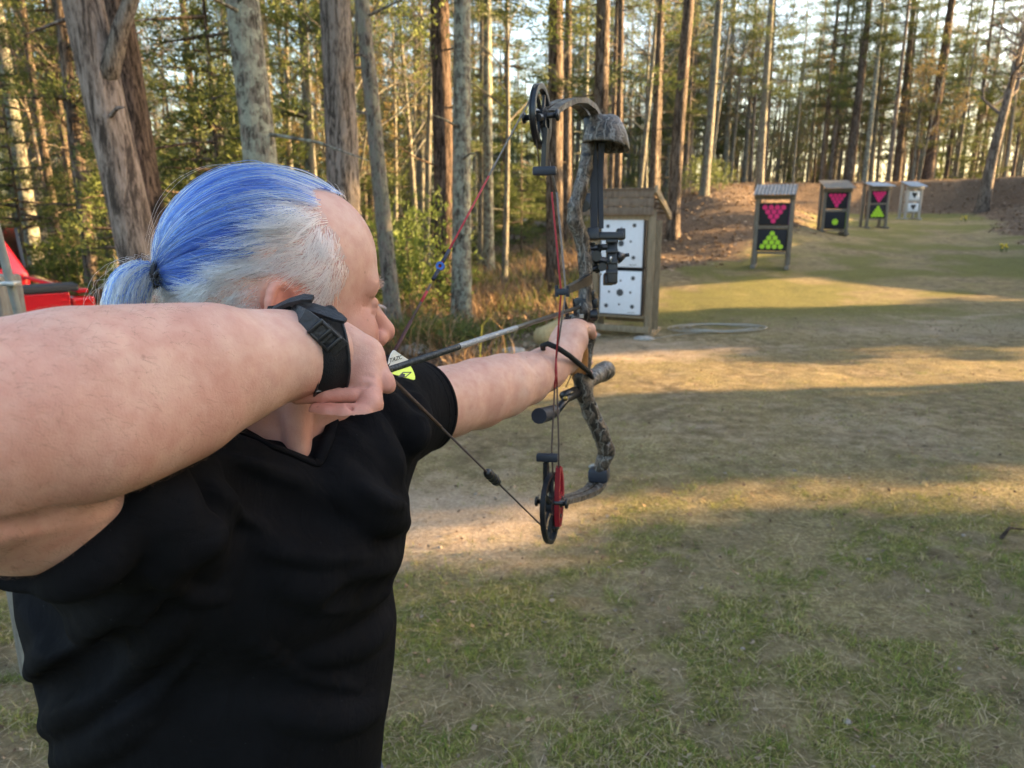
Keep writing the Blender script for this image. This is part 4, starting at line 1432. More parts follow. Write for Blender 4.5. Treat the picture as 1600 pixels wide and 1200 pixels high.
def skin_material():
    M = SKIN
    co = M.coord('Object')
    n1 = M.noise(14, 5, 0.6, co); n2 = M.noise(90, 4, 0.6, co); n3 = M.noise(520, 3, 0.6, co)
    c = M.ramp(n1, [(0.3, (0.55, 0.285, 0.210)), (0.55, (0.64, 0.375, 0.280)), (0.75, (0.69, 0.445, 0.345))])
    c = M.mix(M.rng(n2, 0.35, 0.7, 0.0, 0.34), c, (0.47, 0.185, 0.14)); c = M.mix(M.rng(M.noise(33, 3, 0.6, co), 0.52, 0.7, 0.0, 0.30), c, (0.74, 0.50, 0.40))
    c = M.mix(M.attr('red'), c, (0.52, 0.17, 0.115))
    c = M.mix(M.attr('scalp'), c, (0.50, 0.34, 0.29))
    v = M.voronoi(46, co)
    c = M.mix(M.rng(v, 0.03, 0.085, 0.45, 0.0), c, (0.26, 0.11, 0.07)); c = M.mix(M.rng(M.voronoi(130, co), 0.05, 0.16, 0.22, 0.0), c, (0.40, 0.17, 0.11))
    M.base(c)
    M.b.inputs['Subsurface Weight'].default_value = 0.12
    M.b.inputs['Subsurface Radius'].default_value = (0.012, 0.005, 0.003)
    M.b.inputs['Subsurface Scale'].default_value = 0.6
    M.rough(M.rng(n2, 0.2, 0.8, 0.42, 0.6))
    pv_ = M.voronoi(900, co); M.bump(M.math('ADD', M.math('ADD', M.math('MULTIPLY', n2, 0.6), M.math('MULTIPLY', n3, 0.6)), M.math('MULTIPLY', pv_, 0.25)), 0.40, 0.0015)


skin_material()

# hair line on the head: functions of the direction from the skull centre
SKC = hp(-0.012, 0, 0.036)


def head_dir(P):
    d = (P - SKC) @ HA.T
    return d / (np.linalg.norm(d, axis=1)[:, None] + 1e-9)


def hair_zone(P):
    """0 bare skin, 1 short white sides, 2 long blue top"""
    L = (P - HC) @ HA.T
    f_, l_, u_ = L.T
    al = np.abs(l_)
    sidef = np.interp(u_, [-0.02, -0.004, 0.014, 0.032, 0.057, 0.087, 0.105, 0.13], [0.002, 0.013, 0.028, 0.038, 0.032, 0.020, 0.019, 0.022])
    w = sstep(0.016, 0.042, al)
    front = 0.066 * (1 - w) + sidef * w
    front = front + 0.006 * (vnoise(u_ * 260, al * 260) - 0.5)
    low = np.interp(f_, [-0.1, -0.03, -0.005, 0.01], [-0.085, -0.05, -0.016, -0.03])
    ok = (f_ < front) & (u_ > low) & ((u_ > -0.02) | (al > 0.03) | (f_ < 0))
    for s_ in (-1, 1):
        ok &= ((f_ + 0.027) / 0.030) ** 2 + ((u_ + 0.004) / 0.041) ** 2 + ((l_ - s_ * 0.088) / 0.022) ** 2 > 1
    lim = np.interp(f_, [-0.1, -0.09, -0.075, -0.05, -0.02, 0.0, 0.05], [0.014, 0.020, 0.031, 0.054, 0.076, 0.086, 0.098])
    lim = lim + 0.016 * (vnoise(f_ * 60 + 7, u_ * 420) - 0.5) + 0.008 * (vnoise(f_ * 200, u_ * 900 + 3) - 0.5)
    return np.where(ok, np.where(u_ > lim, 2, 1), 0)


def make_body():
    hV, hQ = head.net(1)
    keep = lambda V, Q, m: (V, Q)
    # trunk and legs under the clothes, coarse
    g = Field(np.array([-0.62, 0.42, 0.0]), np.array([0.05, 1.15, 1.46]), 0.011)
    g.chain([(at(240, 800, .66), 0.075), (at(410, 770, .78), 0.085), (ay(585, 655, .93), 0.062)], 0.05)
    g.ell((-0.33, 0.745, 1.20), (0.155, 0.135, 0.24), 0.05); g.ell((-0.335, 0.745, 0.97), (0.165, 0.14, 0.16), 0.05)
    LEGS = [(-0.41, 0.62), (-0.27, 0.88)]
    for x, y in LEGS:
        g.chain([((x * .55 - .15, y * .6 + .3, 0.92), 0.095), ((x, y, 0.50), 0.060), ((x - .01, y - .01, 0.10), 0.040)], 0.03)
        g.cone((x, y, 0.045), (x + 0.14, y + 0.02, 0.035), 0.036, 0.030, 0.02)
    g.cone(at(425, 700, .75), at(415, 770, .80), 0.06, 0.08, 0.04)
    V, Q = join_nets([(hV, hQ), rarm.net(1), rhand.net(1), larm.net(1), g.net(1)])
    me = arrays_mesh('body', V, Q, 4)
    n0 = len(hV)
    red = np.zeros(len(V)); sc = np.zeros(len(V))
    L = (V - HC) @ HA.T
    isH = np.zeros(len(V), bool); isH[:n0] = True
    blob = lambda c, r: np.exp(-(((L - np.array(c)) / r) ** 2).sum(1))
    red += isH * (0.50 * blob((0.108, 0, -0.038), 0.02) + 0.42 * blob((0.07, -0.045, -0.035), 0.03) + 0.42 * blob((0.07, 0.045, -0.035), 0.03) +
                  1.3 * blob((-0.026, -0.084, 0), 0.028) + 0.8 * blob((-0.026, 0.084, 0), 0.026))
    red += isH * 0.30 * sstep(-0.03, -0.09, L[:, 2]) * (L[:, 0] < 0.05)
    red += isH * 0.20 * sstep(0.03, 0.06, L[:, 0]) * sstep(0.05, 0.0, L[:, 2])
    hz = hair_zone(V[:n0]); sc[:n0] = (hz > 0) * 0.6
    for p, r, a in ((at(570, 605, .585), 0.030, 0.45), (at(470, 622, .58), 0.016, 0.5), (at(500, 638, .57), 0.018, 0.55), (at(545, 640, .57), 0.020, 0.35), (at(606, 604, .6), 0.012, 0.3), (at(-120, 690, .38), 0.06, 0.35),
                    (ay(926, 520, 1.37), 0.02, 0.3), (ay(745, 580, 1.06), 0.05, 0.15)):
        red += a * np.exp(-(((V - p) / r) ** 2).sum(1))
    fattr(me, 'red', np.clip(red, 0, 0.85)); fattr(me, 'scalp', sc)
    o = link('body', me, SKIN.m, person, True)
    # ---- shirt
    def cloth(name, rough=0.85):
        M = Mat(name, rough, spec=0.08)
        co = M.coord('Object')
        n = M.noise(900, 2, 0.5, co); n2 = M.noise(16, 4, 0.6, co); n3 = M.noise(2600, 1, 0.5, co)
        c = M.ramp(n2, [(0.3, (0.0045, 0.0045, 0.0054)), (0.7, (0.0075, 0.0075, 0.0092))])
        lint = M.voronoi(75, co)
        c = M.mix(M.rng(lint, 0.020, 0.034, 0.8, 0.0), c, (0.16, 0.16, 0.17))
        M.base(c)
        big = M.math('ADD', M.noise(9, 4, 0.5, co, 0.8), M.math('MULTIPLY', M.noise(10, 3, 0.55, M.coord('Object', (1.6, 1.6, 1.0)), 2.0), 0.5))
        bn = M.N.new('ShaderNodeBump'); bn.inputs['Strength'].default_value = 0.4; bn.inputs['Distance'].default_value = 0.02
        M.L.new(big, bn.inputs['Height'])
        b2 = M.N.new('ShaderNodeBump'); b2.inputs['Strength'].default_value = 0.4; b2.inputs['Distance'].default_value = 0.001
        M.L.new(M.math('ADD', n, n3), b2.inputs['Height']); M.L.new(bn.outputs[0], b2.inputs['Normal']); M.L.new(b2.outputs[0], M.b.inputs['Normal'])
        return M.m
    CLOTH = cloth('black_cotton')
    V, Q = shirt.net(2)
    ts = link('t_shirt', arrays_mesh('t_shirt', V, Q, 4), CLOTH, person, True)

    # collar band and sleeve hem, laid on the cloth
    def lay(pts, lift=0.001, n=40):
        pts = np.array(pts, float); t = np.linspace(0, 1, len(pts)); tt = np.linspace(0, 1, n)
        Dn = np.array([at(a, b, 1.0) - _C for a, b in zip(np.interp(tt, t, pts[:, 0]), np.interp(tt, t, pts[:, 1]))])
        h = shirt.march(_C, Dn, 0.4, 1.3, 700); ok = ~np.isnan(h)
        Q = _C + Dn[ok] * h[ok][:, None]; return Q + shirt.grad(Q) * lift, shirt.grad(Q)
    Q1, N1 = lay([(332, 652), (378, 675), (422, 697), (460, 712), (488, 724), (497, 724), (505, 706), (513, 684), (520, 662), (525, 642)])
    mb = MB()
    if len(Q1) > 3: mb.strip(Q1, 0.011, 0.003, N1)
    Q2, N2 = lay([(556, 666), (590, 700), (612, 742), (628, 790)])
    mb.build('collar', CLOTH, ts, True)
    ca, cd = ay(655, 636, 0.985), nrm(ay(745, 616, 1.085) - ay(630, 640, .95))
    for off, nm in ((-0.004, 'sleeve_hem'), (-0.020, 'hem_stitch')):
        pts, D = [], []
        c0_ = ca + cd * off
        u_ = nrm(np.cross(cd, [0, 0, 1])); v_ = np.cross(cd, u_)
        for a in np.linspace(0, 2 * math.pi, 57):
            d_ = u_ * math.cos(a) + v_ * math.sin(a); t_ = shirt.leave(c0_, d_[None], 0.02, 0.09, 160)[0]
            if not np.isnan(t_): pts.append(c0_ + d_ * t_); D.append(d_)
        mb = MB()
        if len(pts) > 10: mb.strip(pts, 0.006 if off > -0.01 else 0.0014, 0.0022 if off > -0.01 else 0.0010, D); mb.build(nm, CLOTH, ts, True)
    # trousers and shoes, below the picture
    h = Field(np.array([-0.62, 0.42, 0.05]), np.array([0.05, 1.15, 1.06]), 0.011)
    h.ell((-0.335, 0.745, 0.95), (0.185, 0.155, 0.13), 0.05)
    for x, y in LEGS: h.chain([((x * .55 - .15, y * .6 + .3, 0.90), 0.112), ((x, y, 0.50), 0.082), ((x - .01, y - .01, 0.09), 0.070)], 0.03)
    V, Q = h.net(1)
    link('trousers', arrays_mesh('trousers', V, Q, 4), plain('denim', (0.05, 0.065, 0.10), 0.85, 0, 0.3, 60, 0.3), person, True)
    for x, y in LEGS:
        q = Field(np.array([x - .1, y - .12, 0.0]), np.array([x + .26, y + .14, 0.14]), 0.008)
        q.cone((x - .03, y - .01, 0.05), (x + 0.17, y + 0.02, 0.045), 0.048, 0.046, 0.02); q.cone((x, y, 0.09), (x, y, 0.06), 0.05, 0.05, 0.02)
        q.func(lambda X, Y, Z: Z - 0.012 + 0 * X + 0 * Y, (x - .1, y - .12, -.05), (x + .26, y + .14, 0.02), 0.004, 'cut')
        V, Q = q.net(1); link('shoe', arrays_mesh('shoe', V, Q, 4), plain('shoe_leather', (0.06, 0.045, 0.035), 0.6), person, True)


make_body()
# ------------------------------------------------------------------ hair: a close cap and the strands lying over it
def strands(name, paths, cols, r0, r1, mat, parent):
    """paths (n,m,3), cols (n,3): hair curves"""
    n, m, _ = paths.shape
    hc = bpy.data.hair_curves.new(name)
    hc.add_curves([m] * n)
    hc.attributes['position'].data.foreach_set('vector', paths.astype(np.float32).ravel())
    r = np.broadcast_to(np.linspace(r0, r1, m), (n, m)) if np.isscalar(r0) else r0
    a = hc.attributes.get('radius') or hc.attributes.new('radius', 'FLOAT', 'POINT')
    a.data.foreach_set('value', np.ascontiguousarray(r, np.float32).ravel())
    c = hc.attributes.new('tint', 'FLOAT_COLOR', 'CURVE')
    c.data.foreach_set('color', np.hstack([cols, np.ones((n, 1))]).astype(np.float32).ravel())
    hc.materials.append(mat)
    o = bpy.data.objects.new(name, hc); COL.objects.link(o)
    if parent is not None:
        o.parent = parent
        M_ = Matrix.Identity(4); q = parent
        while q is not None:
            M_ = q.matrix_parent_inverse @ Matrix.LocRotScale(q.location, q.rotation_euler, q.scale) @ M_; q = q.parent
        o.matrix_parent_inverse = M_.inverted()
    return o


def gloss_hair(name, rough=0.32):
    M = Mat(name)
    h = M.N.new('ShaderNodeBsdfHairPrincipled'); h.parametrization = 'COLOR'
    h.inputs['Roughness'].default_value = rough; h.inputs['Radial Roughness'].default_value = 0.4
    M.L.new(M.attr('tint', 'Color'), h.inputs['Color']); M.L.new(h.outputs[0], M.N['Material Output'].inputs[0])
    return M.m


def hair_mat(name, rough=0.42, spec=0.45):
    M = Mat(name, rough, spec=spec)
    M.base(M.attr('tint', 'Color'))
    M.b.inputs['Sheen Weight'].default_value = 0.15
    return M.m


HAIR = gloss_hair('hair_strand')
BODYHAIR = hair_mat('body_hair', 0.6, 0.2)
TIE = at(245, 427, 0.640)
BLUE = np.array([0.022, 0.062, 0.43]); BLUE2 = np.array([0.050, 0.120, 0.58]); BLUE3 = np.array([0.010, 0.026, 0.20])
SILV = np.array([0.80, 0.755, 0.69]); WHITE = np.array([0.95, 0.91, 0.84]); GREYH = np.array([0.44, 0.40, 0.36])


def skull_r(dirs):
    return head.leave(SKC, dirs, 0.04, 0.165, 130)


def make_hair():
    r = np.random.default_rng(21)
    # cap: the scalp lifted a little, coloured like the hair over it
    V, Q = head.net(1)
    z = hair_zone(V)
    m = np.all(z[Q] == 2, axis=1); Q = Q[m]; used = np.unique(Q); mp = np.full(len(V), -1); mp[used] = np.arange(len(used)); Q = mp[Q]; V = V[used]; z = z[used]
    g = head.grad(V)
    edge = (hair_zone(V + HF * 0.010) != 2) | (hair_zone(V + HF * 0.004 - HU * 0.010) != 2)
    far = (hair_zone(V + HF * 0.020) != 2)
    V2 = V + g * np.where(edge, 0.0002, np.where(far, 0.0012, 0.0024))[:, None]
    me = arrays_mesh('hair', V2, Q, 4)
    n = vnoise3(V2[:, 0] * 300, V2[:, 1] * 300, V2[:, 2] * 120)[:, None]
    c = np.where(edge[:, None], np.array([0.50, 0.40, 0.40]), BLUE3 + (np.array([0.05, 0.09, 0.36]) - BLUE3) * n)
    cattr(me, 'tint', c)
    Mh = Mat('hair_cap', 0.6, spec=0.3); Mh.base(Mh.attr('tint', 'Color'))
    cap = link('hair', me, Mh.m, person, True)

    # long swept-back strands: from the front and the parting, over the skull, to the tie
    td = nrm(TIE - SKC)
    P0 = []; n = 44000
    d = r.normal(0, 1, (n * 4, 3)); d /= np.linalg.norm(d, axis=1)[:, None]
    rr_ = skull_r(d); ok = ~np.isnan(rr_); d = d[ok]; rr_ = rr_[ok]
    P = SKC + d * rr_[:, None]; hz = hair_zone(P)
    d2 = d[hz == 2][:20000]
    m = 13; t = np.linspace(0, 1, m)
    # some start at the very front line so that the sweep is continuous
    ang = np.arccos(np.clip(d2 @ td, -1, 1))
    so = np.sin(ang)[:, None]
    paths = []
    wob = r.normal(0, 0.02, (len(d2), 3)); ph = r.uniform(0, 6.28, len(d2))
    lift = r.gamma(2.0, 0.0009, len(d2)) + 0.0008
    endr = np.linalg.norm(TIE - SKC)
    for q in t:
        w = (np.sin((1 - q) * ang)[:, None] * d2 + np.sin(q * ang)[:, None] * td) / (so + 1e-6)
        w = w + wob * math.sin(q * math.pi) + np.array([0, 0, -0.05]) * 0
        w /= np.linalg.norm(w, axis=1)[:, None]
        R_ = skull_r(w); R_ = np.where(np.isnan(R_), endr, R_)
        up = lift * min(1, q * 5 + 0.15) + 0.0025
        rad_ = R_ + up
        # gather to the tie at the end
        e = sstep(0.75, 1.0, q)
        pt = SKC + w * rad_[:, None]
        tgt = TIE + (r.normal(0, 0.0035, (len(d2), 3)) if q == 1 else 0)
        paths.append(pt * (1 - e) + (tgt + (SKC + w * rad_[:, None] - TIE) * 0.25) * e)
    paths = np.stack(paths, 1)
    loc = (SKC + d2 * skull_r(d2)[:, None] - HC) @ HA.T
    # streaks of silver between the blue, more of it near the hair line
    az = np.arctan2(loc[:, 1], loc[:, 2]) * 1.0
    st = vnoise(az * 13 + 5, np.zeros(len(az)) + 2.2) * 0.6 + vnoise(az * 41, np.zeros(len(az)) + 7.7) * 0.4
    frontness = sstep(0.012, 0.05, loc[:, 0])
    p_s = np.clip(0.02 + 0.6 * frontness * sstep(0.35, 0.6, st) + 0.22 * sstep(0.66, 0.74, st) + 0.15 * frontness, 0, 1)
    Pd = SKC + d2 * skull_r(d2)[:, None]
    for sh, pr in ((0.007, 0.6), (0.014, 0.2)):
        p_s = np.maximum(p_s, pr * (hair_zone(Pd + HF * sh - HU * sh * 0.5) != 2) * (loc[:, 0] > -0.015))
    sv = r.random(len(d2)) < p_s
    u = r.random((len(d2), 1)); sn = (0.5 * sstep(0.3, 0.7, vnoise(az * 22 + 9, loc[:, 0] * 14)) + 0.5 * sstep(0.3, 0.7, vnoise(az * 70 + 9, loc[:, 0] * 20)))[:, None]
    col = np.where(sv[:, None], GREYH + (WHITE - GREYH) * u ** 0.6, BLUE3 + (BLUE - BLUE3) * np.clip(sn * 0.9 + u * .4, 0, 1) + (BLUE2 - BLUE) * (u > 0.62) * sn * 1.3)
    strands('hair_strands', paths, np.clip(col, 0, 1), 0.00022, 0.00018, HAIR, cap)

    # fly-away hair above the crown and at the back
    k = 200
    i = r.integers(0, len(d2), k)
    f_ = paths[i][:, 2:11].copy()
    out = f_ - SKC; out /= np.linalg.norm(out, axis=2)[:, :, None]
    h = np.sin(np.linspace(0, 2.2, f_.shape[1]))[None, :, None]
    f_ += out * h * r.gamma(2, 0.0014, (k, 1, 1)) + np.cumsum(r.normal(0, 0.0010, f_.shape), 1)
    strands('loose_hair', f_, np.clip(GREYH + (SILV - GREYH) * r.random((k, 1)) + np.array([0, 0, .12]) * (r.random((k, 1)) < .5), 0, 1), 0.00011, 0.00006, HAIR, cap)

    # short white hair on the sides, combed back and down
    sel = hz == 1
    P1 = P[sel][:13000]
    edge = np.ones(len(P1))
    for sh, pr in ((0.014, 0.62), (0.006, 0.30)):
        edge = np.where(hair_zone(P1 + HF * sh) == 0, pr, edge)
    cl = vnoise3(P1[:, 0] * 230, P1[:, 1] * 230, P1[:, 2] * 150)
    P1 = P1[r.random(len(P1)) < edge * (0.45 + 0.55 * sstep(0.36, 0.56, cl))]
    L = (P1 - HC) @ HA.T
    gN = head.grad(P1)
    comb = -HF * 0.75 - HU * 0.62
    fwd = sstep(-0.03, 0.035, L[:, 0])[:, None]
    cb = -HF * (0.85 - 0.45 * fwd) - HU * (0.35 + 0.55 * fwd)
    cb = cb + r.normal(0, 0.20, cb.shape)
    wv = np.stack([vnoise3(P1[:, 0] * 90 + q * 31, P1[:, 1] * 90, P1[:, 2] * 90) - 0.5 for q in range(3)], -1)
    cb = cb + wv * 1.5
    cb -= gN * (cb * gN).sum(1)[:, None]; cb /= np.linalg.norm(cb, axis=1)[:, None]
    ln = r.uniform(0.012, 0.024, len(P1)) * (0.55 + 0.45 * sstep(-0.02, 0.04, L[:, 2])) * (0.6 + 0.4 * sstep(0.036, 0.015, L[:, 0]))
    nb_ = hair_zone(P1 + HU * 0.016 - HF * 0.004) == 2
    ln = ln * np.where(nb_, 2.0, 1.0); cb = np.where(nb_[:, None], cb * 0.6 + nrm(TIE - SKC)[None] * 0.9, cb); cb -= gN * (cb * gN).sum(1)[:, None]; cb /= np.linalg.norm(cb, axis=1)[:, None]
    m = 6; path = []
    lift = r.uniform(0.10, 0.38, len(P1))
    for q in np.linspace(0, 1, m):
        p = P1 + cb * (ln * q)[:, None] + gN * (ln * lift * math.sin(q * 2.2) * 0.55 + 0.0004)[:, None]
        p = p + wv * (0.003 * q * q)
        v = head.value(p); p = p + head.grad(p) * np.maximum(0.0008 - v, 0)[:, None]
        path.append(p)
    path = np.stack(path, 1)
    u = r.random((len(P1), 1)); grey = (r.random((len(P1), 1)) < 0.16)
    col = np.where(grey, GREYH + (SILV - GREYH) * u, SILV + (WHITE - SILV) * u) * (0.85 + 0.2 * r.random((len(P1), 1)))
    strands('side_hair', path, np.clip(col, 0, 1), 0.00027, 0.00009, HAIR, cap)

    # ponytail
    k = 3800; m = 12
    base = TIE + r.normal(0, 0.0035, (k, 3))
    off = r.normal(0, 1, (k, 3)); off /= np.linalg.norm(off, axis=1)[:, None]; off *= (r.random((k, 1)) ** 0.5)
    path = []
    a1 = at(215, 422, .632); a2 = at(190, 446, .626); a3 = at(194, 525, .626)
    for q in np.linspace(0, 1, m):
        c = (1 - q) ** 3 * TIE + 3 * (1 - q) ** 2 * q * a1 + 3 * (1 - q) * q * q * a2 + q ** 3 * a3
        w = 0.004 + 0.0145 * math.sin(min(q * 1.5, 1) * math.pi / 2)
        path.append(c + off * w + r.normal(0, 0.0006, (k, 3)))
    path = np.stack(path, 1); path[:, 0] = base
    s_ = off @ nrm(at(240, 480, .63) - at(180, 420, .63))
    st = vnoise(s_ * 7 + 3, s_ * 0)
    sv = (r.random(k) < sstep(0.36, 0.56, st) * 0.75 + 0.25)[:, None]; u = r.random((k, 1))
    col = np.where(sv, GREYH + (WHITE - GREYH) * u ** 0.7, BLUE3 + (BLUE2 - BLUE3) * u)
    strands('ponytail', path, np.clip(col, 0, 1), 0.00028, 0.00016, HAIR, cap)
    k = 130; i = r.integers(0, 3000, k); f_ = path[i].copy()
    f_ += np.cumsum(r.normal(0, 0.0022, f_.shape), 1) + (off[i] * 0.012)[:, None, :] * np.linspace(0, 1, m)[None, :, None]
    strands('loose_ponytail', f_, np.clip(GREYH + (SILV - GREYH) * r.random((k, 1)), 0, 1), 0.00011, 0.00006, HAIR, cap)
    # hair tie
    tb = MB(); ax = nrm(at(212, 412, .632) - TIE); u0 = nrm(np.cross(ax, [0.3, 0.2, 1])); v0 = np.cross(ax, u0)
    for s_ in (-0.0035, 0.0, 0.0035):
        ring = [TIE + ax * (s_ + 0.001 * math.sin(a * 3 + s_ * 900)) + (u0 * math.cos(a) + v0 * math.sin(a)) * 0.0115 for a in np.linspace(0, 6.283, 25)]
        tb.tube(ring, 0.0024, 8)
    tb.build('hair_tie', plain('black_elastic', (0.012, 0.012, 0.014), 0.6), cap, True)

    # brows, lashes, moustache
    def tuft(centre_fn, n, ln, dirfn, col0, col1, r0):
        pts = []; dr = []
        for _ in range(n):
            p, d = centre_fn(), dirfn(); pts.append(p); dr.append(d)
        pts = np.array(pts); dr = np.array(dr); dr /= np.linalg.norm(dr, axis=1)[:, None]
        w = skull_dirs(pts)
        Lh = ln * r.uniform(0.6, 1.2, len(pts))[:, None]
        path = np.stack([w + dr * Lh * q + np.array([0, 0, -0.25]) * Lh * q * q for q in np.linspace(0, 1, 5)], 1)
        u = r.random((len(pts), 1))
        return path, np.clip(col0 + (col1 - col0) * u, 0, 1)

    def skull_dirs(pts):
        """push points to the face surface along the face direction"""
        O = pts + HF * 0.05
        tt = head.march(O[0], -np.tile(HF, (1, 1)), 0, 0.1) if False else None
        out = []
        P_ = O.copy(); done = np.zeros(len(P_), bool)
        for _ in range(160):
            v = head.value(P_); done |= v < 0.0002
            P_[~done] -= HF * 0.0006
        return P_
    allp = []; allc = []
    for s_ in (-1, 1):
        p, c = tuft(lambda: hp(0.09, s_ * r.uniform(0.012, 0.046), 0.0165 + r.normal(0, 0.0022)), 150, 0.0065, lambda: HL * s_ * 0.9 + HF * 0.22 + HU * 0.45 + r.normal(0, 0.25, 3), GREYH * 0.25, GREYH, 0.0002)
        allp.append(p); allc.append(c)
    o = strands('eyebrows', np.concatenate(allp), np.concatenate(allc), 0.00022, 0.0001, HAIR, person)
    allp = []; allc = []
    for s_ in (-1, 1):
        p, c = tuft(lambda: hp(0.085, s_ * r.uniform(0.020, 0.044), -0.0020), 34, 0.0085, lambda: HF * 1.0 - HU * 0.35 + HL * s_ * 0.3 + r.normal(0, 0.12, 3), GREYH * 0.15, GREYH * 0.5, 0.0002)
        allp.append(p); allc.append(c)
    o = strands('eyelashes', np.concatenate(allp), np.concatenate(allc), 0.00018, 0.00008, HAIR, person)
    p, c = tuft(lambda: hp(0.1, r.uniform(-0.034, 0.034), -0.066 + r.normal(0, 0.0045)), 1100, 0.011, lambda: HF * 0.8 - HU * 0.8 + r.normal(0, 0.25, 3) + HL * r.uniform(-.6, .6), GREYH, WHITE, 0.0002)
    strands('moustache', p, c, 0.00024, 0.00014, HAIR, person)
    p, c = tuft(lambda: hp(0.1, r.uniform(-0.045, 0.045), -0.100 + r.normal(0, 0.012)), 1300, 0.0045, lambda: HF * 0.5 - HU * 0.9 + r.normal(0, 0.25, 3), GREYH, WHITE, 0.0002)
    strands('beard', p, c, 0.00024, 0.00014, HAIR, person)

    # fine hair of both forearms
    def arm_hair(field, lo, hi, n, ln, dirv):
        Q = lo + (hi - lo) * r.random((n * 6, 3))
        for _ in range(12): Q = Q - field.grad(Q) * np.clip(field.value(Q), -0.02, 0.02)[:, None]
        Q = Q[(np.abs(field.value(Q)) < 0.0015) & field.inside(Q)][:n]
        N_ = field.grad(Q); d_ = dirv + r.normal(0, 0.45, Q.shape); d_ -= N_ * (d_ * N_).sum(1)[:, None]; d_ /= np.linalg.norm(d_, axis=1)[:, None]
        l = ln * r.uniform(0.4, 1.3, len(Q))[:, None]
        path = np.stack([Q + d_ * l * q + N_ * (l * 0.28 * math.sin(q * 2.4) + 0.0001) for q in np.linspace(0, 1, 5)], 1)
        return path
    pa = arm_hair(rarm, np.array([-0.42, 0.32, 1.40]), np.array([-0.2, 0.60, 1.62]), 5200, 0.0058, nrm(at(480, 560, .59) - at(100, 620, .44)) * 0.6 + np.array([0, 0, -0.6]))
    strands('forearm_hair', pa, np.tile(np.array([[0.18, 0.10, 0.06]]), (len(pa), 1)) * r.uniform(0.6, 1.6, (len(pa), 1)), 0.000045, 0.00002, BODYHAIR, person)


make_hair()
# ------------------------------------------------------------------ wrist strap of the release aid
BLACKW = plain('black_webbing', (0.010, 0.010, 0.011), 0.75, 0, 0.4, 900, 0.6, 0.3)
BLACKP = plain('black_plastic', (0.014, 0.014, 0.017), 0.35, 0, 0.2, 60, 0.05)
BLACKM = plain('black_anodised', (0.010, 0.011, 0.014), 0.38, 0.0, 0.2, 90, 0.05)
BLUEBLK = plain('blue_black_rubber', (0.016, 0.020, 0.032), 0.55, 0, 0.2, 60, 0.1)
LEATHER = plain('black_leather', (0.020, 0.019, 0.021), 0.45, 0, 0.5, 220, 0.7)


def arm_loop(field, c, ax, up, n=56, r1=0.07, shift=None):
    """closed loop of surface points of a field round axis ax through c"""
    ax = nrm(ax); u = nrm(np.asarray(up) - ax * (np.asarray(up) @ ax)); v = np.cross(ax, u)
    A = np.linspace(0, 2 * math.pi, n, endpoint=False)
    D = np.cos(A)[:, None] * u + np.sin(A)[:, None] * v
    t = np.array([np.nan_to_num(field.leave(c + ax * (shift(a) if shift else 0), d[None], 0.0, r1, 160)[0], nan=0.03) for a, d in zip(A, D)])
    for _ in range(2): t = (np.roll(t, 1) + t * 2 + np.roll(t, -1)) / 4
    return np.array([c + ax * (shift(a) if shift else 0) + d * q for a, d, q in zip(A, D, t)]), D


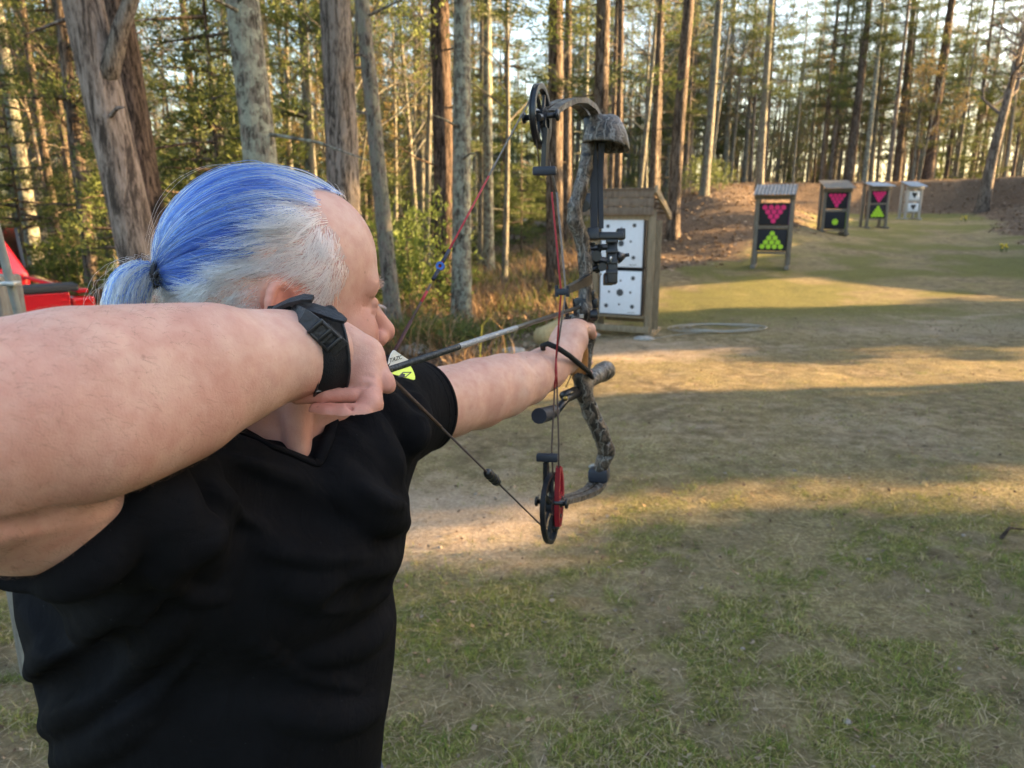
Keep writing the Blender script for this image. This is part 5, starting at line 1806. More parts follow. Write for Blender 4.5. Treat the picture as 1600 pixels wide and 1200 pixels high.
def make_strap():
    root = empty('release_aid', at(500, 553, .60), 'black wrist strap with buckle and loose leather tail worn on the drawing hand', 'wrist strap')
    # axis of the band: from lower left to upper right across the wrist, tilted as worn
    c = at(496, 551, 0.597)
    ax = nrm(nrm(at(580, 580, .60) - at(430, 555, .562)) + 0.30 * nrm(at(500, 500, .6) - at(500, 600, .6)))
    pts, D = arm_loop(rarm, c, ax, at(500, 480, .6) - at(500, 600, .6))
    pts = np.vstack([pts, pts[:1], pts[1:2]]); D = np.vstack([D, D[:1], D[1:2]])
    mb = MB(); mb.strip(pts + D * 0.0022, 0.026, 0.0042, D)
    o = mb.build('strap', BLACKW, root, True)
    mb = MB()
    for s_ in (-0.0125, 0.0125):
        mb.tube(pts + D * 0.004 + ax * s_, 0.0012, 6, False)
    mb.build('strap_edge', LEATHER, root, True)

    def onarm(px, py, lift=0.004):
        Dn = (at(px, py, 1.0) - _C)[None]
        h = rarm.march(_C, Dn, 0.45, 0.75, 600)[0]
        if np.isnan(h): h = 0.585
        p = _C + Dn[0] * h
        return p - nrm(Dn[0]) * lift
    # webbing gathered at the top, buckle plate on the back of the hand
    mb = MB()
    q = [onarm(a, b, l) for a, b, l in ((452, 484, .006), (474, 497, .007), (495, 513, .008), (512, 530, .008))]
    mb.strip(q, [0.013, 0.014, 0.0145, 0.014], 0.004, -_F)
    mb.build('buckle_strap', LEATHER, root)
    mb = MB(); a, b = onarm(493, 510, .011), onarm(522, 538, .011); d = nrm(b - a); w = nrm(np.cross(d, -_F)); nn = np.cross(w, d)
    mid = (a + b) / 2; Lh = np.linalg.norm(b - a)
    for s_ in (-1, 1): mb.box(mid + w * s_ * 0.0062, (0.0026, Lh, 0.004), [w, d, nn], 0.001)
    for u in (-0.5, -0.02, 0.48): mb.box(mid + d * u * Lh, (0.0150, 0.0034, 0.0042), [w, d, nn], 0.001)
    mb.build('buckle', BLACKP, root, False, True)
    mb = MB(); mb.box(mid + d * 0.006 - nn * 0.003, (0.016, Lh * 1.15, 0.002), [w, d, nn], 0.0008); mb.build('buckle_base', LEATHER, root, False, True)
    # keeper and the loose tail
    P = at
    mb = MB(); mb.strip([P(428, 483, .573), P(452, 472, .568), P(474, 466, .566), P(489, 467, .566)], [0.006, 0.008, 0.009, 0.007], 0.003, [_U * 0.8 - _F * 0.6] * 4)
    mb.build('strap_keeper', LEATHER, root)
    mb = MB(); mb.strip([P(462, 478, .570), P(485, 481, .566), P(508, 488, .563), P(528, 496, .561), P(540, 502, .560)], [0.009, 0.0105, 0.0105, 0.0095, 0.004], 0.0026, [nrm(_U * 0.75 - _F * 0.65 + _X * .2)] * 5)
    mb.build('strap_tail', LEATHER, root)
    mb = MB(); mb.strip([P(418, 486, .575), P(440, 486, .572), P(462, 494, .572), P(476, 508, .572)], [0.007, 0.011, 0.012, 0.010], 0.003, [-_F + _U * .5] * 4); mb.build('strap_fold', BLACKW, root)
    # lower edge tag with its pale seam, and the trigger body reaching to the string
    mb = MB(); mb.tube([onarm(494, 611, .004), onarm(512, 609, .0055), onarm(533, 603, .0055)], 0.0009, 6); mb.build('seam', plain('grey_thread', (0.25, 0.25, 0.24), 0.8), root)
    mb = MB(); mb.tube([at(560, 596, .622), at(578, 590, .640), NOCK - AIM * 0.010], [0.006, 0.0055, 0.003], 10); mb.build('trigger_head', BLACKM, root, True)


make_strap()
# ------------------------------------------------------------------ compound bow
def camo():
    M = Mat('camo_dip', 0.5, spec=0.4)
    co = M.coord('Object', (1, 1, 1))
    n1 = M.noise(26, 5, 0.6, co, 1.6); n2 = M.noise(60, 4, 0.6, co, 2.5)
    w = M.N.new('ShaderNodeTexWave'); w.inputs['Scale'].default_value = 22; w.inputs['Distortion'].default_value = 9; w.inputs['Detail'].default_value = 3; w.inputs['Detail Scale'].default_value = 2.2
    M.L.new(co, w.inputs[0])
    c = M.ramp(n1, [(0.38, (0.010, 0.009, 0.008)), (0.45, (0.036, 0.028, 0.022)), (0.53, (0.13, 0.100, 0.076)), (0.58, (0.018, 0.015, 0.013)), (0.68, (0.22, 0.20, 0.175))])
    c = M.mix(M.rng(w.outputs['Fac'], 0.88, 0.97, 0, 0.6), c, (0.24, 0.225, 0.20))
    c = M.mix(M.rng(n2, 0.60, 0.66, 0, 0.9), c, (0.012, 0.011, 0.010))
    M.base(c)
    return M.m


CAMO = camo()
REDMOD = plain('red_anodised', (0.26, 0.012, 0.020), 0.4, 0.0, 0.2, 30)
WOODGRIP = plain('wood_grip', (0.30, 0.125, 0.035), 0.35, 0, 0.35, 30)
STR_BROWN = plain('string_brown', (0.085, 0.055, 0.042), 0.8, 0, 0.5, 700, 0.5)
STR_RED = plain('string_red', (0.32, 0.025, 0.030), 0.8, 0, 0.4, 700, 0.5)
STR_GREY = plain('string_grey', (0.19, 0.17, 0.155), 0.8, 0, 0.5, 700, 0.5)
BLUEP = plain('blue_anodised', (0.03, 0.09, 0.34), 0.3, 0.3, 0.2, 60)
STEEL = plain('steel', (0.45, 0.45, 0.46), 0.3, 0.9, 0.1, 60)
GREENDOT = plain('green_fibre', (0.10, 0.35, 0.10), 0.4)

TAX = at(845, 182, 1.103); BAX = at(862, 785, 1.235)       # axles
BN = nrm(np.cross(TAX - NOCK, BAX - NOCK))
if BN @ SIDE < 0: BN = -BN                                  # plane normal, to the archer's right
BV = nrm(TAX - BAX); BA = np.cross(BV, BN)
if BA @ AIM < 0: BA = -BA                                   # forward in the bow's plane


def make_bow():
    bow = empty('compound_bow', ay(905, 560, 1.36), 'camouflage compound bow held at full draw, with black cams and a red cam module', 'bow')
    B = lambda: MB()
    pl = lambda c, a, v, n=0.0: c + BA * a + BV * v + BN * n
    # riser, from the lower pocket to the upper one
    Y = 1.365
    rp = [((935, 742), 1.40), ((948, 705), 1.40), ((938, 675), 1.39), ((922, 642), 1.38), ((912, 612), 1.37), ((906, 588), 1.365)]
    f = Field(np.array([0.06, 1.22, 1.05]), np.array([0.22, 1.52, 1.86]), 0.0024)
    rr = [0.0165, 0.0200, 0.0195, 0.0190, 0.0195, 0.0170]
    f.chain([(ay(*p, y), r) for (p, y), r in zip(rp, rr)], 0.006, (BN, 0.8))
    up = [((912, 487), 1.37), ((916, 450), 1.385), ((914, 405), 1.39), ((909, 372), 1.39), ((898, 345), 1.38), ((898, 325), 1.38), ((908, 292), 1.385), ((915, 262), 1.39), ((919, 228), 1.40), ((926, 195), 1.405)]
    rr = [0.0165, 0.0160, 0.0160, 0.0165, 0.0170, 0.0160, 0.0155, 0.0150, 0.0140, 0.0140]
    f.chain([(ay(*p, y), r) for (p, y), r in zip(up, rr)], 0.006, (BN, 0.8))
    f.chain([(ay(915, 480, 1.375), 0.013), (ay(921, 530, 1.385), 0.010), (ay(910, 590, 1.375), 0.014)], 0.008)
    # shelf and the knuckle of the stabiliser seat
    f.cone(ay(896, 498, 1.36), ay(925, 496, 1.375), 0.010, 0.010, 0.005)
    f.cone(ay(912, 604, 1.37), ay(925, 592, 1.40), 0.015, 0.014, 0.008)
    # openings of the machined riser
    for (a, b, y, r) in (((905, 395), (906, 430), 1.39, 0.004), ((930, 690), (936, 712), 1.39, 0.005), ((917, 630), (925, 655), 1.38, 0.0045)):
        p, q = ay(*a, y), ay(*b, y); f.cone(p - BN * .03, p + BN * .03, r, r, 0.003, None, 'cut'); f.cone(q - BN * .03, q + BN * .03, r, r, 0.003, None, 'cut')
    V, Q = f.net(1)
    link('riser', arrays_mesh('riser', V, Q, 4), CAMO, bow, True)
    # grip
    m = B(); m.tube([ay(902, 508, 1.362), ay(905, 530, 1.366), ay(907, 555, 1.368), ay(906, 580, 1.366), ay(903, 594, 1.362)], [0.012, 0.0145, 0.0155, 0.0150, 0.012], 12)
    m.build('grip', WOODGRIP, bow, True)
    # limbs: flat bars, with pockets
    limb_u = [ay(931, 204, 1.405), ay(926, 184, 1.41), ay(917, 168, 1.385), ay(903, 158, 1.335), ay(886, 158, 1.27), ay(868, 166, 1.21), ay(852, 178, 1.168)]
    limb_l = [ay(936, 738, 1.40), ay(934, 755, 1.395), ay(925, 766, 1.36), ay(911, 773, 1.31), ay(896, 778, 1.25), ay(878, 782, 1.19), ay(866, 785, 1.158)]
    for nm, pts in (('upper_limb', limb_u), ('lower_limb', limb_l)):
        m = B()
        ups = [np.cross(nrm(pts[min(i + 1, 6)] - pts[max(i - 1, 0)]), BN) for i in range(7)]
        for s_ in (-1, 1):
            m.strip([p + BN * s_ * 0.0095 for p in pts], 0.0150, [0.011, 0.0105, 0.010, 0.009, 0.0085, 0.0085, 0.009], ups)
        m.build(nm, CAMO, bow, False, True)
    m = B(); m.box(ay(929, 200, 1.405), (0.036, 0.030, 0.040), [BN, BA, BV], 0.005); m.build('limb_pocket', BLACKM, bow, False, True)
    m = B(); m.box(ay(936, 741, 1.40), (0.040, 0.034, 0.026), [BN, BA, BV], 0.005); m.build('limb_pocket', BLUEBLK, bow, False, True)
    # axle forks
    for nm, c in (('axle', TAX), ('axle', BAX)):
        m = B(); m.tube([c - BN * 0.026, c + BN * 0.026], 0.0042, 12)
        for s_ in (-1, 1): m.tube([c + BN * s_ * 0.0245, c + BN * s_ * 0.0275], 0.0085, 12)
        m.build(nm, BLACKM, bow, True)
    # upper cam: rim with groove, three curved spokes, hub
    R_ = 0.0455
    uc = pl(TAX, 0.0, 0.0)
    m = B(); m.ring(uc, BN, R_ - 0.0065, R_ - 0.001, 0.0085, 48); m.ring(uc + BN * 0.0038, BN, R_ - 0.0045, R_ + 0.0012, 0.0016, 48); m.ring(uc - BN * 0.0038, BN, R_ - 0.0045, R_ + 0.0012, 0.0016, 48)
    for a0 in (30, 105, 150, 215, 285, 340):
        pts = []
        for q in np.linspace(0.2, 1, 5):
            a = rad(a0 + 28 * q); pts.append(uc + (BA * math.cos(a) + BV * math.sin(a)) * (R_ - 0.003) * q)
        m.tube(pts, [0.0042, 0.0034, 0.0030, 0.0030, 0.0036], 6)
    m.ring(uc, BN, 0.0035, 0.0125, 0.012, 24)
    m.build('upper_cam', BLACKM, bow, False, True)
    m = B(); m.ring(uc + BN * 0.009 - BV * 0.010, BN, 0.010, 0.0155, 0.004, 24); m.tube([uc + BN * 0.006 - BA * 0.022 - BV * 0.004, uc + BN * 0.006 - BA * 0.036 - BV * 0.006], 0.0055, 8); m.build('cable_track', BLACKM, bow, False, True)
    # lower cam: tall oval wheel with lobes, and its red module
    lc = pl(BAX, -0.006, -0.004)
    m = B()
    oval = [(lc + BA * 0.050 * math.cos(a) * (1 + 0.10 * math.sin(a)) + BV * (0.058 * math.sin(a) - 0.004)) for a in np.linspace(0, 2 * math.pi, 41)]
    m.strip(oval, 0.0080, 0.0060, [nrm(p - lc) for p in oval])
    for a0 in (20, 75, 140, 205, 250, 292, 335):
        a = rad(a0); e = lc + BA * 0.048 * math.cos(a) + BV * 0.055 * math.sin(a)
        m.tube([lc + (e - lc) * .15, lc + (e - lc) * .55 + BN * 0, e], [0.006, 0.0038, 0.0048], 6)
    m.ring(lc, BN, 0.004, 0.016, 0.010, 24)
    m.tube([lc - BV * .040 + BA * .012, lc - BV * .052 + BA * .030, lc - BV * .046 + BA * .040], [0.006, 0.0055, 0.005], 6)
    m.build('lower_cam', BLACKM, bow, False, True)
    mc = pl(BAX, 0.010, 0.004, 0.0095)
    out = [(0.004, 0.053), (0.013, 0.048), (0.020, 0.030), (0.023, 0.010), (0.017, -0.012), (0.008, -0.034), (-0.002, -0.046), (-0.010, -0.044), (-0.013, -0.026), (-0.009, 0.0), (-0.004, 0.028)]
    inn = [(0.007, 0.040), (0.012, 0.030), (0.016, 0.012), (0.010, 0.004), (0.001, 0.004), (0.003, 0.022)]
    m = B()
    # plate with an opening: quads between outline and the hole pieces
    P_ = [mc + BA * a * 0.95 + BV * v for a, v in out]
    m.strip(P_ + [P_[0]], 0.008, 0.007, [nrm(p - mc) for p in P_ + [P_[0]]])
    m.plate([mc + BA * a * 0.95 + BV * v for a, v in [(0.018, 0.006), (0.017, -0.012), (0.008, -0.034), (-0.002, -0.046), (-0.010, -0.044), (-0.013, -0.026), (-0.009, 0.0), (0.002, 0.006)]], BN, 0.005)
    m.build('cam_module', REDMOD, bow, False, True)
    m = B()
    for a, v in ((0.002, -0.012), (-0.003, -0.030), (0.010, -0.004)): m.tube([mc + BA * a * 1.2 + BV * v + BN * 0.002, mc + BA * a * 1.2 + BV * v + BN * 0.0045], 0.0042, 10)
    m.build('module_screw', BLACKM, bow, True)
    # draw-stop arms with rubber T ends
    for (a, b, y, nm) in (((853, 200), (850, 262), 1.150, 'upper'), ((853, 770), (853, 722), 1.150, 'lower')):
        p, q = ay(*a, y), ay(*b, y)
        m = B(); m.strip([p, (p + q) / 2, q], [0.011, 0.012, 0.010], 0.007, BN); m.strip([p + BA * .012, (p + q) / 2 + BA * .010, q + BA * .006], 0.0045, 0.006, BN); m.build('stop_arm', BLACKM, bow, False, True)
        e = ay(851, 267, y) if nm == 'upper' else ay(855, 715, y)
        m = B(); m.box(e, (0.036, 0.014, 0.013), [nrm(BN * 0.75 + _X * .65), nrm(np.cross(BV, nrm(BN * 0.75 + _X * .65))), BV], 0.003); m.build('stop_rubber', BLUEBLK, bow, False, True)

    # string: upper run, lower run, loop at the nock
    su = ay(830, 152, 1.150) ; sl = ay(857, 832, 1.150)
    nk = NOCK
    upx = lambda t: nk + (su - nk) * t
    lwx = lambda t: nk + (sl - nk) * t
    m = B(); m.tube([upx(0.60), upx(1.0), pl(TAX, -.026, .040), pl(TAX, 0.0, .0465), pl(TAX, .030, .034)], 0.0013, 8); m.build('bowstring', STR_GREY, bow, True)
    m = B(); m.tube([upx(0.27), upx(0.60)], 0.0013, 8); m.build('bowstring', STR_RED, bow, True)
    m = B(); m.tube([upx(0.0), upx(0.12)], 0.0018, 8); m.build('string_serving', plain('serving_black_red', (0.055, 0.014, 0.016), 0.7, 0, 0.8, 900, 0.7), bow, True)
    m = B(); m.tube([upx(0.12), upx(0.22)], 0.0014, 8); m.build('bowstring', STR_BROWN, bow, True)
    m = B(); m.tube([upx(0.17), upx(0.20)], 0.0016, 8); m.build('bowstring', STR_RED, bow, True)
    m = B(); m.tube([lwx(0.0), lwx(0.22)], 0.0019, 8); m.build('string_serving', plain('serving_brown', (0.10, 0.060, 0.045), 0.8, 0, 0.6, 900, 0.9), bow, True)
    m = B(); m.tube([lwx(0.22), lwx(1.0), pl(BAX, -0.03, -0.052)], 0.0013, 8); m.build('bowstring', STR_BROWN, bow, True)
    # peep sight with its blue ring, tied in with serving
    pp = upx(0.275); d = nrm(su - nk); a = nrm(np.cross(d, nrm(pp - _C))); 
    m = B(); m.tube([upx(0.235), upx(0.262)], 0.0021, 8); m.tube([upx(0.287), upx(0.325)], 0.0020, 8); m.build('peep_serving', plain('serving_blue_black', (0.02, 0.022, 0.04), 0.7), bow, True)
    m = B(); fx = nrm(_F * .8 + AIM * .2); m.ring(pp, fx, 0.0018, 0.0046, 0.007, 20); m.build('peep_sight', BLUEP, bow, False, True)
    # silencer on the lower run
    c0, c1 = lwx(0.468), lwx(0.545)
    m = B(); m.tube([c0, c0 + (c1 - c0) * .08, c0 + (c1 - c0) * .92, c1], [0.003, 0.0058, 0.0058, 0.003], 10)
    for q in (0.25, 0.5, 0.75): m.tube([c0 + (c1 - c0) * (q - .06), c0 + (c1 - c0) * (q + .06)], 0.0066, 10)
    m.build('silencer', BLACKP, bow, True)
    m = B(); lp = [NOCK + BV * 0.007, NOCK - AIM * 0.008 + BV * 0.004, NOCK - AIM * 0.010 - BV * 0.004, NOCK - BV * 0.008]
    m.tube(lp, 0.0013, 6); m.build('string_loop', BLACKW, bow, True)

    # cables with the slide on its rod
    gs = ay(873, 456, 1.20)
    cab = [([pl(TAX, 0.012, -.012, .004), ay(862, 300, 1.18), gs + BN * .004, ay(869, 560, 1.19), ay(862, 700, 1.17), pl(BAX, -0.002, .050, .004)],),
           ([pl(TAX, 0.016, -.012, -.006), ay(870, 300, 1.19), gs + BN * .012, ay(869, 560, 1.195), ay(873, 690, 1.18), pl(BAX, 0.012, .050, .010)],)]
    for i, (c,) in enumerate(cab):
        m = B(); m.tube([c[0], c[1]], 0.0016, 7); m.build('cable', STR_BROWN if i == 0 else STR_GREY, bow, True)
        m = B(); m.tube([c[1], c[2], c[3]], 0.0016, 7); m.build('cable', STR_RED if i == 0 else STR_GREY, bow, True)
        m = B(); m.tube([c[3], (c[3] * 2 + c[4]) / 3], 0.0015, 7); m.build('cable', STR_RED, bow, True)
        m = B(); m.tube([(c[3] * 2 + c[4]) / 3, c[4], c[5]], 0.0015, 7); m.build('cable', STR_BROWN, bow, True)
    m = B(); m.tube([pl(TAX, -0.028, -.034), ay(843, 262, 1.16)], 0.0010, 6); m.build('cable', STR_BROWN, bow, True)
    m = B(); m.box(gs + BN * .006, (0.020, 0.012, 0.010), [nrm(_X * .9 + BN * .2), nrm(np.cross(BV, nrm(_X * .9 + BN * .2))), BV], 0.002)
    for s_ in (-1, 1): m.tube([gs + BN * .006 + _X * s_ * .009 - BV * .008, gs + BN * .006 + _X * s_ * .009 + BV * .010], 0.0032, 8)
    m.build('cable_slide', BLUEBLK, bow, False, True)
    m = B(); m.strip([ay(880, 456, 1.22), ay(905, 444, 1.34), ay(922, 436, 1.38)], [0.010, 0.016, 0.020], 0.009, BN)
    m.build('cable_guard', BLACKM, bow, False, True)
    # arrow rest: block, prongs, knob and shelf pad
    m = B(); a_ = [BN, BA, BV]
    m.box(ay(908, 478, 1.372), (0.026, 0.02, 0.030), a_, 0.003); m.box(ay(924, 492, 1.375), (0.026, 0.02, 0.022), a_, 0.004); m.box(ay(918, 460, 1.385), (0.03, 0.016, 0.014), a_, 0.002)
    m.box(ay(930, 474, 1.38), (0.012, 0.016, 0.018), a_, 0.003)
    m.tube([ay(922, 492, 1.35), ay(933, 492, 1.35)], 0.0085, 14)
    m.build('arrow_rest', BLACKM, bow, False, True)
    m = B()
    for px in (885, 898): m.strip([ay(px + 2, 500, 1.355), ay(px, 482, 1.352), ay(px - 3, 465, 1.350)], [0.008, 0.0055, 0.0015], 0.0024, _F)
    m.strip([ay(882, 498, 1.355), ay(905, 498, 1.36)], 0.010, 0.006, BV)
    m.build('rest_prong', BLACKP, bow, False, True)
    m = B(); m.box(ay(909, 494, 1.352), (0.008, 0.002, 0.007), None, 0.0005); m.build('rest_badge', STEEL, bow)
    m = B(); m.strip([ay(880, 502, 1.348), ay(905, 507, 1.355), ay(921, 506, 1.36)], 0.016, 0.006, BV); m.build('shelf_pad', CAMO, bow, False, True)
    # sight: dovetail bar, frame, scope housing and rods
    m = B(); m.box(ay(948, 369, 1.42), (0.062, 0.020, 0.013), [_X, _F, _U], 0.002); m.box(ay(970, 366, 1.43), (0.016, 0.018, 0.020), [_X, _F, _U], 0.002)
    m.box(ay(926, 366, 1.41), (0.022, 0.024, 0.022), [_X, _F, _U], 0.002)
    m.build('sight_bar', BLACKM, bow, False, True)
    m = B(); m.box(ay(956, 404, 1.43), (0.020, 0.022, 0.098), [_X, _F, _U], 0.003)
    for v in (376, 392, 409, 425): m.box(ay(956, v, 1.415), (0.0225, 0.006, 0.008), [_X, _F, _U], 0.001)
    m.box(ay(951, 436, 1.43), (0.019, 0.026, 0.022), [_X, _F, _U], 0.002)
    m.build('sight_scale', BLACKM, bow, False, True)
    m = B(); m.tube([ay(965, 402, 1.43), ay(970, 401, 1.43), ay(977, 399, 1.43)], [0.013, 0.010, 0.004], 12); m.tube([ay(976, 399, 1.43), ay(983, 398, 1.43)], 0.0036, 10); m.build('sight_knob', BLACKP, bow, True)
    m = B()
    for (p, q, r) in (((921, 388), (947, 386), .006), ((921, 404), (947, 408), .007), ((920, 422), (946, 416), .006), ((921, 395), (934, 425), .005), ((938, 384), (928, 418), .005), ((925, 380), (925, 424), .0055)):
        m.tube([ay(*p, 1.405), ay(*q, 1.415)], r, 8)
    m.box(ay(922, 405, 1.40), (0.012, 0.02, 0.03), [_X, _F, _U], 0.002)
    m.tube([ay(932, 400, 1.40), ay(932, 400, 1.385)], 0.010, 14); m.tube([ay(941, 417, 1.41), ay(941, 417, 1.395)], 0.008, 14)
    m.build('sight_bracket', BLACKM, bow, False, True)
    m = B(); m.blob(ay(954, 405, 1.405), (0.003, 0.002, 0.006)); m.blob(ay(938, 428, 1.405), (0.003, 0.002, 0.0025)); m.build('sight_screw', STEEL, bow, True)
    m = B(); m.tube([ay(921, 408, 1.388), ay(921, 412, 1.388)], 0.004, 8); m.build('sight_level', GREENDOT, bow, True)
    # arrow hood of the quiver with its twin bars
    c = ay(947, 208, 1.40)
    hx = nrm(_X * 0.97 + _F * 0.2); hy = np.cross(_U, hx); hz_ = nrm(_U + _X * 0.02)
    f = Field(c - 0.075, c + 0.075, 0.0022)
    f.ell(c - hz_ * 0.022, (0.040, 0.036, 0.054), 0.01, np.array([hx, hy, hz_]))
    f.cone(c - hx * 0.024 - hz_ * 0.02, c - hx * 0.022 + hz_ * 0.022, 0.014, 0.012, 0.012)
    f.cone(c + hx * 0.014 - hz_ * 0.02, c + hx * 0.012 + hz_ * 0.018, 0.025, 0.014, 0.012)
    f.cone(c - hx * 0.03 - hz_ * .02, c + hx * 0.034 - hz_ * .026, 0.012, 0.008, 0.01)
    lowp = c - hz_ * 0.0255
    f.func(lambda X, Y, Z: (X - lowp[0]) * hz_[0] + (Y - lowp[1]) * hz_[1] + (Z - lowp[2]) * hz_[2] + 0.10 * ((X - lowp[0]) * hx[0]), c - .08, c + .08, 0.002, 'cut')
    f.ell(c - hz_ * 0.026, (0.034, 0.030, 0.040), 0.002, np.array([hx, hy, hz_]), 'cut')
    V, Q = f.net(1)
    qv = link('arrow_hood', arrays_mesh('arrow_hood', V, Q, 4), CAMO, bow, True)
    m = B()
    m.strip([ay(924, 222, 1.40), ay(927, 260, 1.41), ay(928, 300, 1.41), ay(928, 357, 1.41)], [0.016, 0.0145, 0.0135, 0.013], 0.011, -_F)
    m.strip([ay(940, 222, 1.40), ay(938, 260, 1.41), ay(938, 300, 1.41), ay(939, 357, 1.41)], [0.012, 0.010, 0.009, 0.009], 0.011, -_F)
    m.box(ay(933, 262, 1.41), (0.018, 0.008, 0.006), [_X, _F, _U]); m.box(ay(933, 308, 1.41), (0.018, 0.008, 0.006), [_X, _F, _U])
    m.build('quiver_bar', BLUEBLK, bow, False, True)
    m = B(); m.box(ay(913, 268, 1.40), (0.020, 0.02, 0.020), [_X, _F, _U], 0.003); m.box(ay(914, 315, 1.40), (0.020, 0.02, 0.028), [_X, _F, _U], 0.003); m.tube([ay(912, 322, 1.40), ay(912, 322, 1.385)], 0.011, 12); m.build('quiver_mount', BLACKM, bow, False, True)
    # stabiliser
    s0, s1 = ay(918, 594, 1.395), ay(948, 578, 1.52)
    m = B(); dd = s1 - s0
    m.tube([s0, s0 + dd * .1, s0 + dd * .55, s0 + dd * .62, s0 + dd * .70, s0 + dd * .96, s1], [0.012, 0.0165, 0.0175, 0.0155, 0.0205, 0.0205, 0.016], 18); m.build('stabiliser', CAMO, bow, True)
    m = B(); m.tube([s0 - dd * .02, s0 + dd * .12], 0.0145, 16); m.build('stabiliser_collar', BLACKM, bow, True)
    # string stop: rod and rubber
    m = B(); m.tube([ay(905, 612, 1.365), ay(884, 624, 1.30), ay(872, 640, 1.235)], [0.010, 0.007, 0.006], 10)
    m.tube([ay(898, 610, 1.35), ay(880, 618, 1.30)], 0.008, 8); m.build('string_stop_rod', BLACKM, bow, True)
    m = B(); m.tube([ay(866, 642, 1.215), ay(857, 646, 1.19)], [0.011, 0.0125], 12); m.tube([ay(857, 646, 1.19), ay(842, 650, 1.135)], [0.0125, 0.0130], 12); m.build('string_stop_rubber', BLUEBLK, bow, False, True)
    m = B(); m.tube([ay(884, 622, 1.285), ay(884, 622, 1.27)], 0.004, 10); m.build('rod_screw', plain('brass', (0.5, 0.33, 0.10), 0.3, 0.8), bow, True)
    m = B(); m.strip([ay(862, 641, 1.185), ay(850, 643, 1.15)], 0.004, 0.001, BV); m.build('rubber_mark', STR_RED, bow)
    # wrist sling round the hand
    sp = [ay(856, 556, 1.25), ay(849, 548, 1.225), ay(848, 540, 1.205), ay(856, 537, 1.195), ay(872, 544, 1.195), ay(890, 556, 1.215), ay(908, 571, 1.27), ay(921, 582, 1.35), ay(926, 592, 1.385)]
    m = B(); m.tube(sp, 0.0046, 10); m.build('wrist_sling', BLACKW, bow, True)
    m = B(); m.tube([ay(921, 512, 1.355), ay(905, 558, 1.30), ay(884, 605, 1.30)], 0.0011, 6); m.build('rest_cord', STR_BROWN, bow, True)


make_bow()

